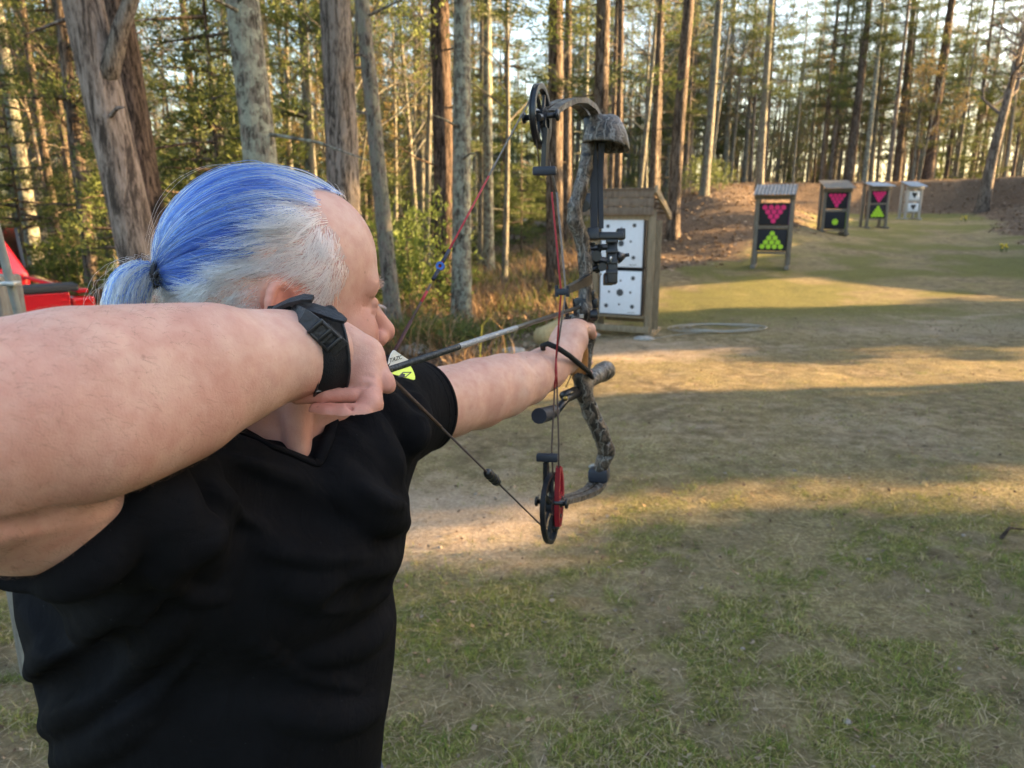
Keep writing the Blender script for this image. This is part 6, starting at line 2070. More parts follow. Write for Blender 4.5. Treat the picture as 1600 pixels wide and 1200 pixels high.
# ------------------------------------------------------------------ the arrow on the string
def make_arrow():
    ar = empty('arrow', NOCK, 'dark carbon arrow with white and yellow vanes drawn back on the string', 'arrow')
    tip = REST + AIM * 0.03
    base = NOCK + AIM * 0.006
    Lt = np.linalg.norm(tip - base)
    def carbon():
        M = Mat('carbon_shaft', 0.35, spec=0.5)
        n = M.noise(420, 3, 0.7, M.coord('Object', (1, 1, 1)))
        M.base(M.ramp(n, [(0.45, (0.020, 0.020, 0.019)), (0.56, (0.06, 0.06, 0.055)), (0.72, (0.13, 0.125, 0.11))]))
        return M.m
    m = MB(); m.tube([base, tip], 0.0036, 14); m.build('shaft', carbon(), ar, True)
    wrapm = Mat('shaft_print', 0.35)
    n = wrapm.noise(300, 3, 0.7, wrapm.coord('Object')); wrapm.base(wrapm.ramp(n, [(0.4, (0.16, 0.17, 0.18)), (0.55, (0.36, 0.38, 0.40)), (0.66, (0.05, 0.05, 0.05))]))
    def along(px):
        """arrow point seen in picture column px"""
        lo, hi = 0.0, Lt
        for _ in range(40):
            mid = (lo + hi) / 2; p = base + AIM * mid; v = p - _C
            x = 800 + FPX * (v @ _X) / (v @ _F)
            lo, hi = (mid, hi) if x < px else (lo, mid)
        return base + AIM * lo
    a, b = along(716), along(806)
    m = MB(); m.tube([a, b], 0.00372, 14, False); m.build('shaft_band', wrapm.m, ar, True)
    m = MB(); m.tube([base - AIM * 0.010, base + AIM * 0.004], [0.0034, 0.0037], 10); m.build('nock', BLACKP, ar, True)
    v0, v1 = along(593), along(638)
    # three vanes; the white one stands up
    view = nrm(v0 - _C)
    upv = nrm(np.cross(AIM, np.cross(_U, AIM))); sd = np.cross(AIM, upv)
    if sd @ _X < 0: sd = -sd
    def vane(ang, col, name, dark=False):
        d = nrm(upv * math.cos(ang) + sd * math.sin(ang)); nn = np.cross(AIM, d); L = np.linalg.norm(v1 - v0); Hh = 0.0172
        prof = [(0.0, 0.0032), (0.0, 0.35 * Hh), (0.03, 0.62 * Hh), (0.09, 0.86 * Hh), (0.17, Hh), (0.24, Hh), (0.5, 0.72 * Hh), (0.8, 0.34 * Hh + .001), (1.0, 0.0032)]
        prof = prof if not dark else [(1 - u, h) for u, h in prof][::-1]
        q = MB(); q.plate([v0 + AIM * L * u + d * h for u, h in prof], nn, 0.0007)
        return q.build(name, col, ar), d, nn, L, Hh
    WHITE_V = plain('white_vane', (0.80, 0.84, 0.82), 0.4, 0, 0.03); YEL_V = plain('yellow_vane', (0.68, 0.82, 0.03), 0.4, 0, 0.05)
    INK = plain('black_ink', (0.012, 0.012, 0.012), 0.6)
    ov, d, nn, L, Hh = vane(rad(12), WHITE_V, 'vane')
    tag(ov, 'white vane')
    # lettering on the white vane, faces the viewer
    if nn @ view > 0: nn = -nn
    cu = bpy.data.curves.new('vane_lettering', 'FONT'); cu.body = 'TAZC'; cu.size = 0.0056; cu.align_x = 'CENTER'; cu.align_y = 'CENTER'; cu.extrude = 0.00008
    tmp = bpy.data.objects.new('vane_lettering_tmp', cu); COL.objects.link(tmp)
    bpy.context.view_layer.update()
    me = bpy.data.meshes.new_from_object(tmp); bpy.data.objects.remove(tmp)
    tx = AIM; ty = np.cross(nn, tx); c = v0 + AIM * L * 0.33 + d * Hh * 0.50 + nn * 0.00055
    me.transform(Matrix(((tx[0] * 1.75, ty[0], nn[0], c[0]), (tx[1] * 1.75, ty[1], nn[1], c[1]), (tx[2] * 1.75, ty[2], nn[2], c[2]), (0, 0, 0, 1))))
    link('lettering', me, INK, ar)
    ov, d, nn, L, Hh = vane(rad(148), YEL_V, 'vane', True); tag(ov, 'yellow vane')
    if nn @ view > 0: nn = -nn
    c = v0 + AIM * L * 0.52 + d * Hh * 0.55 + nn * 0.0005
    q = MB()
    dm = [c + AIM * 0.0145, c + d * 0.0024, c - AIM * 0.0135, c - d * 0.0024]
    q.strip(dm + dm[:1], 0.0009, 0.0002, nn); q.plate([c - AIM * .0125 + d * .0002, c - AIM * .002 + d * 0.0018, c + AIM * .002, c - AIM * .002 - d * 0.0018], nn, 0.0002)
    q.build('vane_emblem', INK, ar)
    ov, d, nn, L, Hh = vane(rad(238), YEL_V, 'vane', True); tag(ov, 'yellow vane on the underside')


make_arrow()
# ------------------------------------------------------------------ target stands down the range
def wood(name, dark, mid, pale, scale=1.0, rough=0.85):
    M = Mat(name, rough, spec=0.25)
    co = M.coord('Object', (22 * scale, 22 * scale, 3.0 * scale))
    n = M.noise(2.0, 6, 0.65, co, 0.8); n2 = M.noise(14, 3, 0.6, co)
    h = M.math('ADD', M.math('MULTIPLY', n, 0.7), M.math('MULTIPLY', n2, 0.3))
    c = M.ramp(h, [(0.34, dark), (0.52, mid), (0.70, pale)])
    c = M.mix(M.rng(M.rnd(), 0, 1, 0, 0.35), c, dark)
    M.base(c); M.bump(h, 0.5, 0.006)
    return M.m


W_NEW = wood('pressure_treated_wood', (0.16, 0.125, 0.08), (0.27, 0.22, 0.145), (0.36, 0.30, 0.21))
W_ROOF = wood('weathered_roof_board', (0.10, 0.075, 0.055), (0.20, 0.155, 0.115), (0.31, 0.25, 0.19))
W_OLD = wood('weathered_wood', (0.11, 0.10, 0.085), (0.21, 0.195, 0.165), (0.33, 0.31, 0.27))
W_GREY = wood('grey_painted_wood', (0.30, 0.29, 0.27), (0.42, 0.41, 0.38), (0.52, 0.51, 0.48))
SHING = plain('silver_roof_sheet', (0.20, 0.195, 0.185), 0.7, 0.0, 0.5, 9, 0.3)
SHING_B = plain('pale_roof_sheet', (0.36, 0.38, 0.40), 0.6, 0.0, 0.15, 9, 0.2)
CONC = plain('concrete', (0.30, 0.29, 0.265), 0.9, 0, 0.25, 20, 0.5)
FOAM_BLK = plain('black_foam', (0.010, 0.011, 0.014), 0.8, 0, 0.3, 40, 0.2)
FACE_NAVY = plain('navy_face', (0.012, 0.014, 0.022), 0.75, 0, 0.2, 40)
FACE_WHITE = plain('white_face', (0.66, 0.71, 0.77), 0.75, 0, 0.04, 25, 0.1)
PRINT_GREY = plain('grey_print', (0.055, 0.06, 0.065), 0.8, 0, 0.6, 30)
PINK = plain('pink_print', (0.80, 0.022, 0.20), 0.6, 0, 0.05, 30)
LIME = plain('lime_print', (0.42, 0.72, 0.03), 0.6, 0, 0.05, 30)
PURPLE = plain('purple_edge', (0.11, 0.025, 0.14), 0.7, 0, 0.1, 30)
LIMEDGE = plain('lime_edge', (0.22, 0.36, 0.04), 0.7, 0, 0.1, 30)


class Stand:
    """local frame: u to the right, v away from the shooter, w up"""

    def __init__(s, px, y, rz, name, label):
        p = ay(px, 400, y); s.o = np.array([p[0], y, float(ground_z(p[0], y, True))])
        s.U = np.array([math.cos(rz), math.sin(rz), 0]); s.V = np.array([-math.sin(rz), math.cos(rz), 0]); s.W = np.array([0, 0, 1.0])
        s.A = [s.U, s.V, s.W]
        s.root = empty(name, s.o, label, 'target stand', 'target stands down the range')
        s.y = y

    def p(s, u, v, w): return s.o + s.U * u + s.V * v + s.W * w

    def z(s, py):
        """height above the foot of picture row py at the stand's distance"""
        return ay(800, py, s.y)[2] - s.o[2]

    def box(s, name, u, v, w, size, mat, bev=0.004, parent=None):
        m = MB(); m.box(s.p(u, v, w), size, s.A, bev); return m.build(name, mat, parent or s.root, False, True)

    def beam(s, name, a, b, wd, th, mat, up=(0, 0, 1)):
        m = MB(); m.beam(s.p(*a), s.p(*b), wd, th, up, 0.004); return m.build(name, mat, s.root, False, True)


def target(S, label, u, w0, w1, width, v, depth, body, face, prints, edge=None, seam=None):
    """one foam block standing in a frame"""
    h = w1 - w0
    t = empty('archery_target', S.p(u, v, w0), label, 'archery target', 'foam targets in the stands')
    m = MB(); m.box(S.p(u, v + depth / 2, w0 + h / 2), (width, depth, h), S.A, 0.012); m.build('foam_block', body, t, False, True)
    m = MB(); m.box(S.p(u, v - 0.004, w0 + h / 2), (width - 0.035, 0.008, h - 0.035), S.A, 0.002); m.build('face', face, t, False, True)
    if edge:
        for s_ in (-1, 1):
            m = MB(); m.box(S.p(u + s_ * (width / 2 + 0.010), v + depth * 0.3, w0 + h / 2), (0.020, depth * 0.6, h * 0.96), S.A, 0.004); m.build('side_edge', edge, t, False, True)
    for nm, mat, discs in prints:
        m = MB()
        for (a, b, r) in discs:
            c = S.p(u + a * width, v - 0.0095, w0 + b * h); n = 14
            k0 = random.random()
            pts = [c + (S.U * math.cos(2 * math.pi * i / n) + S.W * math.sin(2 * math.pi * i / n)) * r * (1 + 0.08 * math.sin(3 * i + k0 * 9)) for i in range(n)]
            m.plate(pts, S.V, 0.003)
        o = m.build(nm, mat, t)
        o['kind'] = 'stuff'
    return t


def tri(n_up, r, down):
    """ten balls racked in a triangle"""
    out = []
    for row in range(4):
        k = row + 1
        for i in range(k):
            x = (i - (k - 1) / 2) * 0.205
            b = 0.20 + row * 0.20 if down else 0.80 - row * 0.20
            out.append((x, b, r))
    return out


# ---- stand nearest the shooter: boards, roof of planks, two white faces
S = Stand(972, 9.9, rad(-25), 'target_stand', 'nearest wooden target stand with a plank roof and two white spotted faces')
zt = S.z(330)
for u in (-0.385, 0.385):
    for v in (0.0, 0.34):
        S.beam('post', (u, v, -0.02), (u, v, zt + (0.02 if v == 0 else -0.12)), 0.09, 0.09, W_NEW, (0, 1, 0))
for w in (S.z(501), S.z(517)):
    pass
S.beam('cross_board', (-0.42, -0.055, S.z(512)), (0.42, -0.055, S.z(512)), 0.02, 0.085, W_NEW)
S.beam('cross_board', (-0.34, 0.42, S.z(503)), (0.34, 0.42, S.z(503)), 0.04, 0.09, W_NEW)
S.box('shelf', 0, 0.20, S.z(494), (0.68, 0.40, 0.03), W_NEW)
S.beam('foot_rail', (-0.385, -0.02, 0.035), (-0.385, 0.55, 0.035), 0.10, 0.07, W_NEW); S.beam('foot_rail', (0.385, -0.02, 0.035), (0.385, 0.55, 0.035), 0.10, 0.07, W_NEW)
for i, py in enumerate((303, 316.5, 330)):                # fascia planks
    w = S.z(py); m = MB(); m.box(S.p(-0.09, -0.075 - 0.006 * i, w), (1.02, 0.022, 0.102), S.A, 0.004); m.build('fascia_board', W_ROOF, S.root, False, True)
S.box('header_board', 0, -0.03, S.z(339.5), (0.72, 0.03, 0.06), W_NEW)
zr = S.z(297)
for i in range(6):                                        # roof planks fall away to the back
    v = -0.06 + i * 0.145; w = zr - (v + 0.06) * 0.42
    S.box('roof_board', -0.09, v + 0.03, w + 0.012, (1.03, 0.15, 0.022), W_ROOF)
m = MB(); m.beam(S.p(0.437, -0.085, zr + 0.01), S.p(0.437, 0.78, zr - 0.34), 0.03, 0.10, (0, 0, 1), 0.004); m.build('barge_board', W_NEW, S.root, False, True)
m = MB(); m.beam(S.p(-0.62, -0.085, zr + 0.01), S.p(-0.62, 0.78, zr - 0.34), 0.03, 0.10, (0, 0, 1), 0.004); m.build('barge_board', W_NEW, S.root, False, True)
dots_a = [(-0.33, 0.84, 0.024), (0.27, 0.86, 0.026), (-0.02, 0.50, 0.040), (0.20, 0.54, 0.015), (-0.24, 0.54, 0.015), (-0.33, 0.15, 0.024), (0.27, 0.22, 0.026), (-0.02, 0.80, 0.014), (-0.02, 0.2, 0.014)]
dots_b = [(-0.33, 0.82, 0.026), (0.28, 0.82, 0.028), (-0.01, 0.50, 0.048), (0.23, 0.51, 0.016), (-0.26, 0.51, 0.016), (-0.32, 0.20, 0.028), (0.28, 0.20, 0.028), (0.0, 0.76, 0.014), (-0.02, 0.24, 0.014)]
bars = lambda b: [(0.20 + 0.035 * i, b, 0.0065) for i in range(5)]
target(S, 'upper white face with round grey spots in the nearest stand', 0.0, S.z(419), S.z(341), 0.60, -0.02, 0.3, FOAM_BLK, FACE_WHITE, [('spot_print', PRINT_GREY, dots_a), ('maker_print', PRINT_GREY, bars(0.075))])
target(S, 'lower white face with a large centre spot in the nearest stand', 0.0, S.z(492), S.z(421), 0.60, -0.02, 0.3, FOAM_BLK, FACE_WHITE, [('spot_print', PRINT_GREY, dots_b), ('maker_print', PRINT_GREY, bars(0.07))])
for u, lab in ((-0.36, 'pale concrete pad under the left leg of the nearest stand'), (0.385, 'pale concrete pad under the right leg of the nearest stand')):
    m = MB(); p_ = S.p(u, -0.16, 0.0); m.blob(p_, (0.15, 0.10, 0.045), 12, 6, 0.15); tag(m.build('concrete_pad', CONC, None, True), lab, 'concrete pad', 'concrete pads under the nearest stand')


# ---- two-face stands further down
def ball_stand(px, y, rz, w, top, roof0, mid_hi, mid_lo, low, foot_py, label, faces, roofmat, roof_slope=0.5, roof_ov=0.075, wd=W_OLD, hw=None):
    S = Stand(px, y, rz, 'target_stand', label)
    # stand on the picture's foot line
    dz = ay(800, foot_py, y)[2] - S.o[2]
    hw = hw or w / 2 + 0.045
    for s_ in (-1, 1):
        S.beam('post', (s_ * hw, 0, -0.15 + min(dz, 0)), (s_ * hw, 0, S.z(roof0) + 0.02), 0.075, 0.085, wd, (0, 1, 0))
        S.beam('post', (s_ * hw, 0.42, -0.15 + min(dz, 0)), (s_ * hw, 0.42, S.z(roof0) + 0.16), 0.075, 0.085, wd, (0, 1, 0))
        S.beam('foot_rail', (s_ * hw, -0.18, dz * 0 + 0.02), (s_ * hw, 0.6, 0.02), 0.09, 0.07, wd)
    S.box('shelf', 0, 0.18, S.z(low) - 0.02, (w + 0.02, 0.38, 0.035), wd)
    S.box('middle_rail', 0, 0.12, (S.z(mid_hi) + S.z(mid_lo)) / 2, (w + 0.02, 0.3, max(0.02, S.z(mid_hi) - S.z(mid_lo) - 0.006)), wd)
    S.box('header_board', 0, -0.05, S.z(roof0) - 0.045, (2 * hw + 0.14, 0.03, 0.09), wd)
    # roof: rises towards the back, corrugated sheet seen from the front
    zr0 = S.z(roof0); W_ = 2 * hw + 2 * roof_ov
    m = MB(); n = 22; pts = []
    vs_ = []; fs_ = []
    zr1 = S.z(top)
    for j, (v, z_) in enumerate(((-0.28, zr0), (0.55, zr1))):
        for i in range(n + 1):
            q = i / n
            for k in (0, 1):
                vs_.append(S.p(-W_ / 2 + W_ * q, v, z_ + 0.008 * math.cos(i * math.pi) + 0.012 * k))
    idx = lambda j, i, k: (j * (n + 1) + i) * 2 + k
    for i in range(n):
        fs_ += [(idx(0, i, 1), idx(0, i + 1, 1), idx(1, i + 1, 1), idx(1, i, 1)), (idx(0, i, 0), idx(1, i, 0), idx(1, i + 1, 0), idx(0, i + 1, 0)), (idx(0, i, 0), idx(0, i + 1, 0), idx(0, i + 1, 1), idx(0, i, 1)), (idx(1, i, 0), idx(1, i, 1), idx(1, i + 1, 1), idx(1, i + 1, 0))]
    m.add(vs_, fs_); m.build('roof', roofmat, S.root)
    for (lab, lo, hi, body, face, prints, edge) in faces:
        target(S, lab, 0.0, S.z(lo), S.z(hi), w, -0.02, 0.34, body, face, prints, edge)
    return S


P10 = [('ball_print', PINK, tri(10, 0.053, True))]; G10 = [('ball_print', LIME, tri(10, 0.053, False))]
b1 = ball_stand(1204, 16.0, rad(-22), 0.60, 287.5, 305, 353, 357, 394, 421, 'target stand with a silver roof sheet, nearest of those with pink and lime balls',
                [('pink ball triangle face in the nearest silver roofed stand', 352, 317, FOAM_BLK, FACE_NAVY, P10, PURPLE), ('lime ball triangle face in the nearest silver roofed stand', 392, 358, FOAM_BLK, FACE_NAVY, G10, None)], SHING)
b2 = ball_stand(1299, 21.0, rad(-8), 0.55, 281, 295, 327, 331, 359, 375, 'middle target stand with pink balls above and a single lime ball below',
                [('pink ball triangle face above the single lime ball', 326, 300, FOAM_BLK, FACE_NAVY, P10, PURPLE), ('dark face with one single lime ball', 358, 331, FOAM_BLK, FACE_NAVY, [('ball_print', LIME, [(0.0, 0.42, 0.085)])], LIMEDGE)], W_OLD)
b3 = ball_stand(1363, 24.6, rad(0), 0.52, 284, 291.5, 317, 319.5, 342, 355, 'far target stand with a pale roof and pink over lime balls',
                [('pink ball triangle face under the pale roof', 317, 298, FOAM_BLK, FACE_NAVY, P10, PURPLE), ('lime ball triangle face in the far pale roofed stand', 341, 320, FOAM_BLK, FACE_NAVY, G10, None)], SHING_B)
vmark = [(0.0, 0.42, 0.05), (-0.09, 0.58, 0.05), (0.09, 0.58, 0.05), (-0.14, 0.7, 0.045), (0.14, 0.7, 0.045), (0.0, 0.62, 0.06), (0.03, 0.34, 0.035)]
b4 = ball_stand(1417, 30.0, rad(2), 0.46, 283, 292, 313, 316, 331, 342, 'farthest target stand, all pale grey, with two white faces',
                [('upper white face with a dark animal mark in the farthest stand', 313, 298, W_GREY, FACE_WHITE, [('mark_print', PRINT_GREY, vmark)], None), ('lower white face with a dark animal mark in the farthest stand', 331, 317, W_GREY, FACE_WHITE, [('mark_print', PRINT_GREY, vmark)], None)], SHING_B, wd=W_GREY)

# ---- things lying about
mb = MB()
c0 = ay(1118, 519, 10.2); rp = []
gz = lambda x, y: float(ground_z(x, y))
for i in range(150):
    a = i * 0.21; r_ = 0.50 + 0.10 * math.sin(a * 0.37); x = c0[0] + r_ * 1.15 * math.cos(a) + 0.12 * (i / 150); y = c0[1] + 0.55 * r_ * math.sin(a); rp.append((x, y, gz(x, y) + 0.02 + 0.012 * (i % 30) / 30))
e = S.p(0.5, -0.15, 0.02)
tail = [(e[0] + (rp[0][0] - e[0]) * q, e[1] + (rp[0][1] - e[1]) * q + 0.10 * math.sin(q * 5), 0) for q in np.linspace(0, 0.97, 12)]
tail = [(x, y, gz(x, y) + 0.014) for x, y, _ in tail]
mb.tube(tail + rp, 0.006, 6)
tag(mb.build('rope', plain('pale_rope', (0.30, 0.28, 0.235), 0.9, 0, 0.3, 60, 0.5), None, True), 'pale rope coiled loosely on the ground right of the nearest stand', 'rope')

# split pale log lying behind the bow hand
L0 = ay(846, 497, 9.2); L1 = ay(914, 462, 10.6)
for q in (L0, L1): q[2] = gz(q[0], q[1]) + 0.10
m = MB(); m.tube([L0, (L0 + L1) / 2 + [0, 0, .02], L1], [0.115, 0.125, 0.12], 12); lg = m.build('log', wood('peeled_log', (0.30, 0.22, 0.11), (0.50, 0.39, 0.20), (0.62, 0.50, 0.30)), None, True)
tag(lg, 'peeled pale yellow log lying in the leaves behind the bow hand', 'log')

for (px, py, y, r, lab) in ((802, 488, 8.6, 0.11, 'small grey rock half sunk in the leaves below the arrow'), (760, 519, 7.9, 0.10, 'pale stone in the leaves above the bow arm'), (650, 497, 8.6, 0.16, 'flat grey stone by the low green juniper'),
                             (930, 690, 4.6, 0.03, 'little pale stone on the bare ground past the lower limb')):
    p = ay(px, py, y); m = MB(); m.blob((p[0], y, gz(p[0], y) + r * .2), (r * 1.3, r, r * 0.6), 10, 7, 0.35); tag(m.build('stone', plain('stone_%d' % px, (0.33, 0.31, 0.28), 0.9, 0, 0.4, 14, 0.6), None, True), lab, 'stone')
for i in range(22):
    y = 1.5 + 5.5 * random.random() ** 1.2; x = random.uniform(-0.2, 0.72) * y
    m = MB() if i == 0 else m
    r = random.uniform(0.004, 0.013); m.blob((x, y, gz(x, y) + r * 0.2), (r * 1.3, r, r * .7), 7, 5, 0.4)
tag(m.build('pebbles', plain('pebble', (0.24, 0.20, 0.16), 0.9, 0, 0.4, 30), None, True), 'small pale pebbles strewn over the worn grass', 'pebbles', kind='stuff')

# fallen sticks
for (a, b, y0, y1, lab) in (((665, 560), (700, 548), 6.6, 7.0, 'grey fallen stick in the leaves above the left sleeve'), ((640, 495), (690, 505), 8.5, 8.2, 'grey weathered branch lying across the juniper'), ((1565, 838), (1600, 830), 3.5, 3.6, 'short dark stick at the right edge of the grass')):
    p, q = ay(*a, y0), ay(*b, y1); p[2] = gz(p[0], p[1]) + .02; q[2] = gz(q[0], q[1]) + .02
    m = MB(); m.tube([p, (p + q) / 2 + [0, 0.03, .02], q], [0.011, 0.008, 0.003], 7); tag(m.build('stick', BARK['dark'], None, True), lab, 'stick')

# ---- bushes
def bush(px, y, h, w, mat, lab, seed, group=None, n=320, L=0.085, W=0.03, upr=0.6, cat='bush'):
    x = px_x(px, y, 0.6); z = gz(x, y) - 0.03
    t = empty('bush', (x, y, z), lab, cat, group)
    me = shrub_mesh(seed, h, w, n, L, W, 8, upr); o = link('foliage', me, mat, None); o.parent = t
    m = MB(); rd = random.Random(seed)
    for k in range(7):
        a = rd.uniform(0, 6.28); m.tube([(0, 0, 0), (math.cos(a) * w * .3, math.sin(a) * w * .3, h * .45), (math.cos(a) * w * .6, math.sin(a) * w * .6, h * .8)], [0.012, 0.009, 0.003], 5, False)
    o = m.build('stem', TWIG, None, False); o.parent = t; o['kind'] = 'stuff'
    return t


bush(640, 11.2, 1.75, 0.85, FOL_SHRUB, 'bright green bush right of the forehead, in front of the dark trunk', 1, None, 520)
bush(600, 12.8, 1.5, 0.8, FOL_SHRUB, 'bright green bush close behind the forehead, partly hidden by it', 2, None, 420)
bush(655, 8.9, 0.42, 0.62, FOL_MID, 'low dark juniper spreading beside the nose over grey stones', 3, None, 520, 0.06, 0.014)
bush(700, 9.3, 0.34, 0.45, FOL_MID, 'small low juniper at the foot of the pale lichen trunk', 4, None, 320, 0.06, 0.014)
bush(345, 12.0, 1.5, 0.9, FOL_SHRUB, 'green bush between the tall trunks left of the hair', 5, None, 420)
bush(110, 13.0, 1.2, 0.9, FOL_SHRUB, 'green bush beyond the red truck', 6, None, 400)
bush(270, 10.5, 1.15, 0.8, FOL_SHRUB, 'green bush seen over the ponytail beside the leaning trunk', 7, None, 400)
bush(1098, 26.0, 1.1, 1.0, FOL_MID, 'olive shrub on the back of the leafy mound', 8, None, 300)

# yellow flowers at the foot of the bank
for (px, py, y, lab) in ((1507, 349, 28, 'yellow flowering plant at the foot of the bank, farther one'), (1565, 400, 18.5, 'yellow flowering plant at the foot of the bank, nearer one')):
    p = ay(px, py, y); t = empty('flower', (p[0], y, gz(p[0], y)), lab, 'flower', 'yellow flowers at the foot of the bank')
    m = MB(); rd = random.Random(px)
    h = MB()
    for k in range(8):
        a = rd.uniform(0, 6.28); r_ = rd.uniform(0.02, 0.12); q = np.array([p[0] + r_ * math.cos(a), y + r_ * math.sin(a), gz(p[0], y)])
        m.tube([q, q + [0, 0, rd.uniform(.1, .22)]], 0.006, 4, False); h.blob(m.v[-1], (0.028, 0.028, 0.018), 7, 4)
    m.build('stem', FOL_SHRUB, t)['kind'] = 'stuff'; h.build('blossom', plain('yellow_petal', (0.75, 0.55, 0.02), 0.6), t)['kind'] = 'stuff'
    me = t.children
# leaf attribute for stems using the shrub material
for o in bpy.data.objects:
    if o.type == 'MESH' and o.name.startswith('stem') and 'tint' not in o.data.attributes:
        fattr(o.data, 'tint', np.full(len(o.data.vertices), 0.6))


def make_brush():
    """dry brush and ferns along the edge of the wood"""
    R_ = np.random.default_rng(51)
    n = 15000
    y = 7.2 + 22 * R_.random(n) ** 1.6
    px = R_.uniform(-40, 1080, n); x = (px - 800) / FPX * y
    l, s, g = masks(x, y)
    k = (l > 0.55) & (R_.random(n) < np.where(px > 560, 1.0, 0.45)) & ((px < 1000) | (y > 26)) & (vnoise(x * 0.8, y * 0.8) > 0.30)
    x = x[k]; y = y[k]; n = len(x)
    m = 4
    X = np.repeat(x, m) + R_.normal(0, 0.09, n * m); Y = np.repeat(y, m) + R_.normal(0, 0.09, n * m)
    hgt = np.repeat(R_.gamma(4, 0.095, n), m) * R_.uniform(0.5, 1.2, n * m)
    P = np.stack([X, Y, ground_z(X, Y, False) - 0.02], -1)
    V, T = blades(P, hgt, R_.uniform(0.006, 0.016, n * m), R_.uniform(0.05, 0.9, n * m), R_.uniform(0, 6.283, n * m), 0.3)
    me = arrays_mesh('dry_brush', V, T, 3)
    t = R_.random((n * m, 1)); c = np.array([0.16, 0.095, 0.05]) + (np.array([0.38, 0.27, 0.16]) - np.array([0.16, 0.095, 0.05])) * t
    gr = np.repeat(vnoise(x * 0.6 + 9, y * 0.6) > 0.66, m)[:, None]
    c = np.where(gr, np.array([0.12, 0.14, 0.035]) * (0.6 + t), c)
    cattr(me, 'tint', np.repeat(c, 5, 0))
    M = Mat('dry_stem', 0.85, spec=0.15); c = M.attr('tint', 'Color'); M.base(c); M.translucent(c, 0.25)
    tag(link('dry_brush', me, M.m), 'dry brown brush and dead ferns along the edge of the wood', 'brush', kind='stuff')


make_brush()
# ------------------------------------------------------------------ red pickup, seen over the drawing arm
def car_paint(name, col):
    M = Mat(name, 0.22, col, 0.0, 0.6)
    M.b.inputs['Coat Weight'].default_value = 0.8; M.b.inputs['Coat Roughness'].default_value = 0.06
    n = M.noise(3, 3, 0.5, M.coord()); M.base(M.ramp(n, [(0.3, tuple(c * .9 for c in col)), (0.7, col)]))
    return M.m


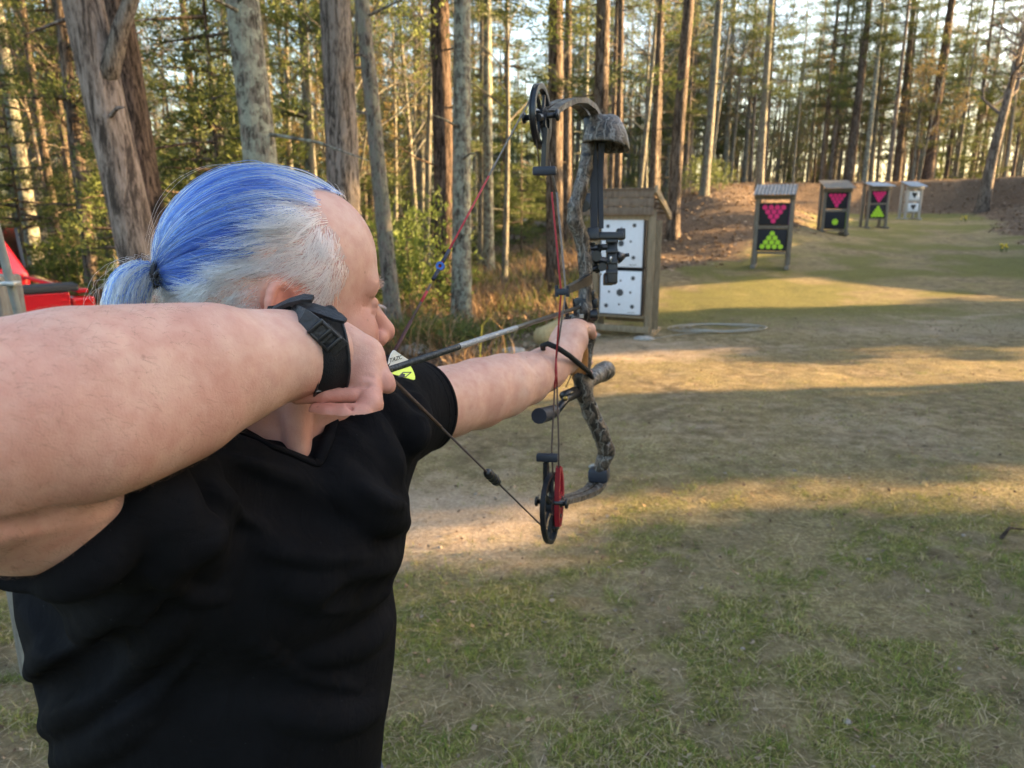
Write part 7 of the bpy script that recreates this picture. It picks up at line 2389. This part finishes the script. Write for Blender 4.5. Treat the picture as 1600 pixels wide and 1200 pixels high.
def make_truck():
    RED = car_paint('red_paint', (0.52, 0.006, 0.016)); GLASS = plain('dark_glass', (0.008, 0.009, 0.010), 0.08, 0, 0.1, 5); RUB = plain('tyre_rubber', (0.02, 0.02, 0.02), 0.85, 0, 0.3, 40, 0.3)
    TRIM = plain('black_trim', (0.014, 0.015, 0.017), 0.6, 0, 0.2, 30, 0.1); CHR = plain('bright_metal', (0.5, 0.5, 0.5), 0.25, 0.9, 0.1, 30)
    LENS = Mat('red_lens', 0.15, (0.55, 0.01, 0.01), 0, 0.7).m
    c = ay(146, 470, 5.75)                                   # right rear corner of the bed
    az = rad(-44.5); Fd = np.array([math.sin(az), math.cos(az), 0]); Rt = np.array([math.cos(az), -math.sin(az), 0]); Up = np.array([0, 0, 1.0]); A = [Rt, Fd, Up]
    zr = ay(130, 449, 5.75)[2]                               # rail height of the bed
    g0 = 0.0
    o = np.array([c[0], c[1], 0.0]); W_ = 1.78
    q = lambda r, f, u: o + Rt * r + Fd * f + Up * u
    t = empty('pickup_truck', q(-W_ / 2, 2.6, 0), 'red pickup truck parked behind the wooden post at the left edge', 'pickup truck')
    def slab(name, pts, w0, w1, mat, bev=0.03):
        """side outline (f, u) swept across the truck from r=w0 to w1"""
        bm = bmesh.new(); va = [bm.verts.new(q(w0, f, u)) for f, u in pts]; vb = [bm.verts.new(q(w1, f, u)) for f, u in pts]; n = len(pts)
        bm.faces.new(va); bm.faces.new(vb[::-1])
        for i in range(n): bm.faces.new((va[i], vb[i], vb[(i + 1) % n], va[(i + 1) % n]))
        bmesh.ops.recalc_face_normals(bm, faces=bm.faces[:])
        if bev: bmesh.ops.bevel(bm, geom=bm.edges[:], offset=bev, segments=3, affect='EDGES', profile=0.6)
        if name == 'cab':                                     # the sides lean in towards the roof
            for v in bm.verts:
                k = max(0.0, v.co.z - h); mid = Vector(q(-W_ / 2, 0, 0)); R3 = Vector(Rt); r_ = (v.co - mid).dot(R3); v.co -= R3 * (0.42 * k * (1 if r_ > 0 else -1))
        me = bpy.data.meshes.new(name); bm.to_mesh(me); bm.free()
        ob = link(name, me, mat, t); me.polygons.foreach_set('use_smooth', np.ones(len(me.polygons), bool)); me.set_sharp_from_angle(angle=rad(40)); return ob
    h = zr
    slab('bed', [(0.06, 0.50), (0.06, h - 0.17), (1.75, h - 0.17), (1.75, 0.50)], -W_ + 0.0, 0.0, RED, 0.05)
    slab('tailgate', [(-0.02, 0.58), (-0.035, h - 0.22), (-0.015, h - 0.20), (-0.03, h - 0.02), (0.05, h - 0.02), (0.05, 0.58)], -W_ + 0.16, -0.16, RED, 0.012)
    slab('tailgate_cap', [(-0.05, h - 0.015), (-0.045, h + 0.035), (0.10, h + 0.045), (0.10, h - 0.015)], -W_ + 0.10, -0.10, TRIM, 0.012)
    for r0, r1 in ((-W_ + 0.02, -W_ + 0.10), (-0.10, -0.02)): slab('bed_rail', [(0.02, h - 0.04), (0.02, h - 0.005), (1.75, h - 0.005), (1.75, h - 0.04)], r0, r1, RED, 0.01)
    slab('bed_cover', [(0.12, h - 0.16), (0.12, h - 0.12), (1.74, h - 0.12), (1.74, h - 0.16)], -W_ + 0.12, -0.12, TRIM, 0.01)
    for r0, r1 in ((-W_ + 0.01, -W_ + 0.15), (-0.15, -0.005)):
        slab('taillight', [(-0.03, h - 0.40), (-0.035, h - 0.07), (0.12, h - 0.06), (0.13, h - 0.40)], r0, r1 + 0.012, LENS, 0.02)
    slab('cab', [(1.78, 0.50), (1.78, h + 0.0), (2.02, h + 0.52), (3.35, h + 0.52), (3.95, h + 0.02), (5.05, h - 0.10), (5.15, 0.50)], -W_ + 0.03, -0.03, RED, 0.07)
    m = MB(); n_ = nrm(np.cross(Rt, Fd * 0.24 + Up * 0.52)); n_ = n_ if n_ @ Fd < 0 else -n_
    m.plate([q(-W_ + .22, 1.80, h + .06) + n_ * .012, q(-.22, 1.80, h + .06) + n_ * .012, q(-.30, 2.00, h + .46) + n_ * .012, q(-W_ + .30, 2.00, h + .46) + n_ * .012], n_, 0.02); m.build('rear_window', GLASS, t)
    for r in (-W_ + 0.02, -0.02):
        m = MB(); m.plate([q(r, 2.05, h + .05), q(r, 2.17, h + .42), q(r, 3.22, h + .42), q(r, 3.72, h + .05)], Rt, 0.03); m.build('side_window', GLASS, t)
    slab('bumper', [(-0.16, 0.42), (-0.17, 0.58), (0.05, 0.60), (0.05, 0.42)], -W_ + 0.02, -0.02, CHR, 0.03)
    for f_ in (0.75, 4.2):
        for r in (-W_ + 0.10, -0.10):
            m = MB(); cc = q(r, f_, 0.36); m.tube([cc - Rt * .11, cc - Rt * .09, cc + Rt * .09, cc + Rt * .11], [0.33, 0.36, 0.36, 0.33], 28); w = m.build('wheel', RUB, t, False, True)
            m = MB(); m.tube([cc - Rt * .118, cc + Rt * .118], 0.21, 20); m.build('rim', CHR, w, False, True)


make_truck()


def make_post():
    y = 2.35
    PALEPIPE = plain('galvanised_pipe', (0.17, 0.18, 0.16), 0.7, 0.0, 0.2, 30, 0.1)
    p = ay(2, 480, y); x = p[0]
    t = empty('wooden_post', (x - 0.10, y, 0), 'weathered grey wooden post with a pale metal pipe strapped to it at the left edge', 'post')
    zt = ay(0, 432, y)[2]
    m = MB(); m.box((x - 0.065, y + .05, zt / 2 - .1), (0.15, 0.12, zt + 0.2), None, 0.01); m.build('post', W_OLD, t, False, True)
    a = ay(31, 500, y - .03); b = ay(-1, 375, y - .03)
    d = nrm(b - a)
    m = MB(); m.tube([a - d * 1.1, a, b, b + d * 0.35], 0.0125, 12); m.build('pipe', PALEPIPE, t, True)
    m = MB(); cpt = ay(17, 443, y - .04); m.box(cpt, (0.045, 0.04, 0.014), None, 0.004); m.tube([cpt - [.02, .03, 0], cpt - [.02, .045, 0]], 0.009, 8); m.build('pipe_clamp', plain('clamp_metal', (0.45, 0.45, 0.43), 0.4, 0.6), t, False, True)


make_post()
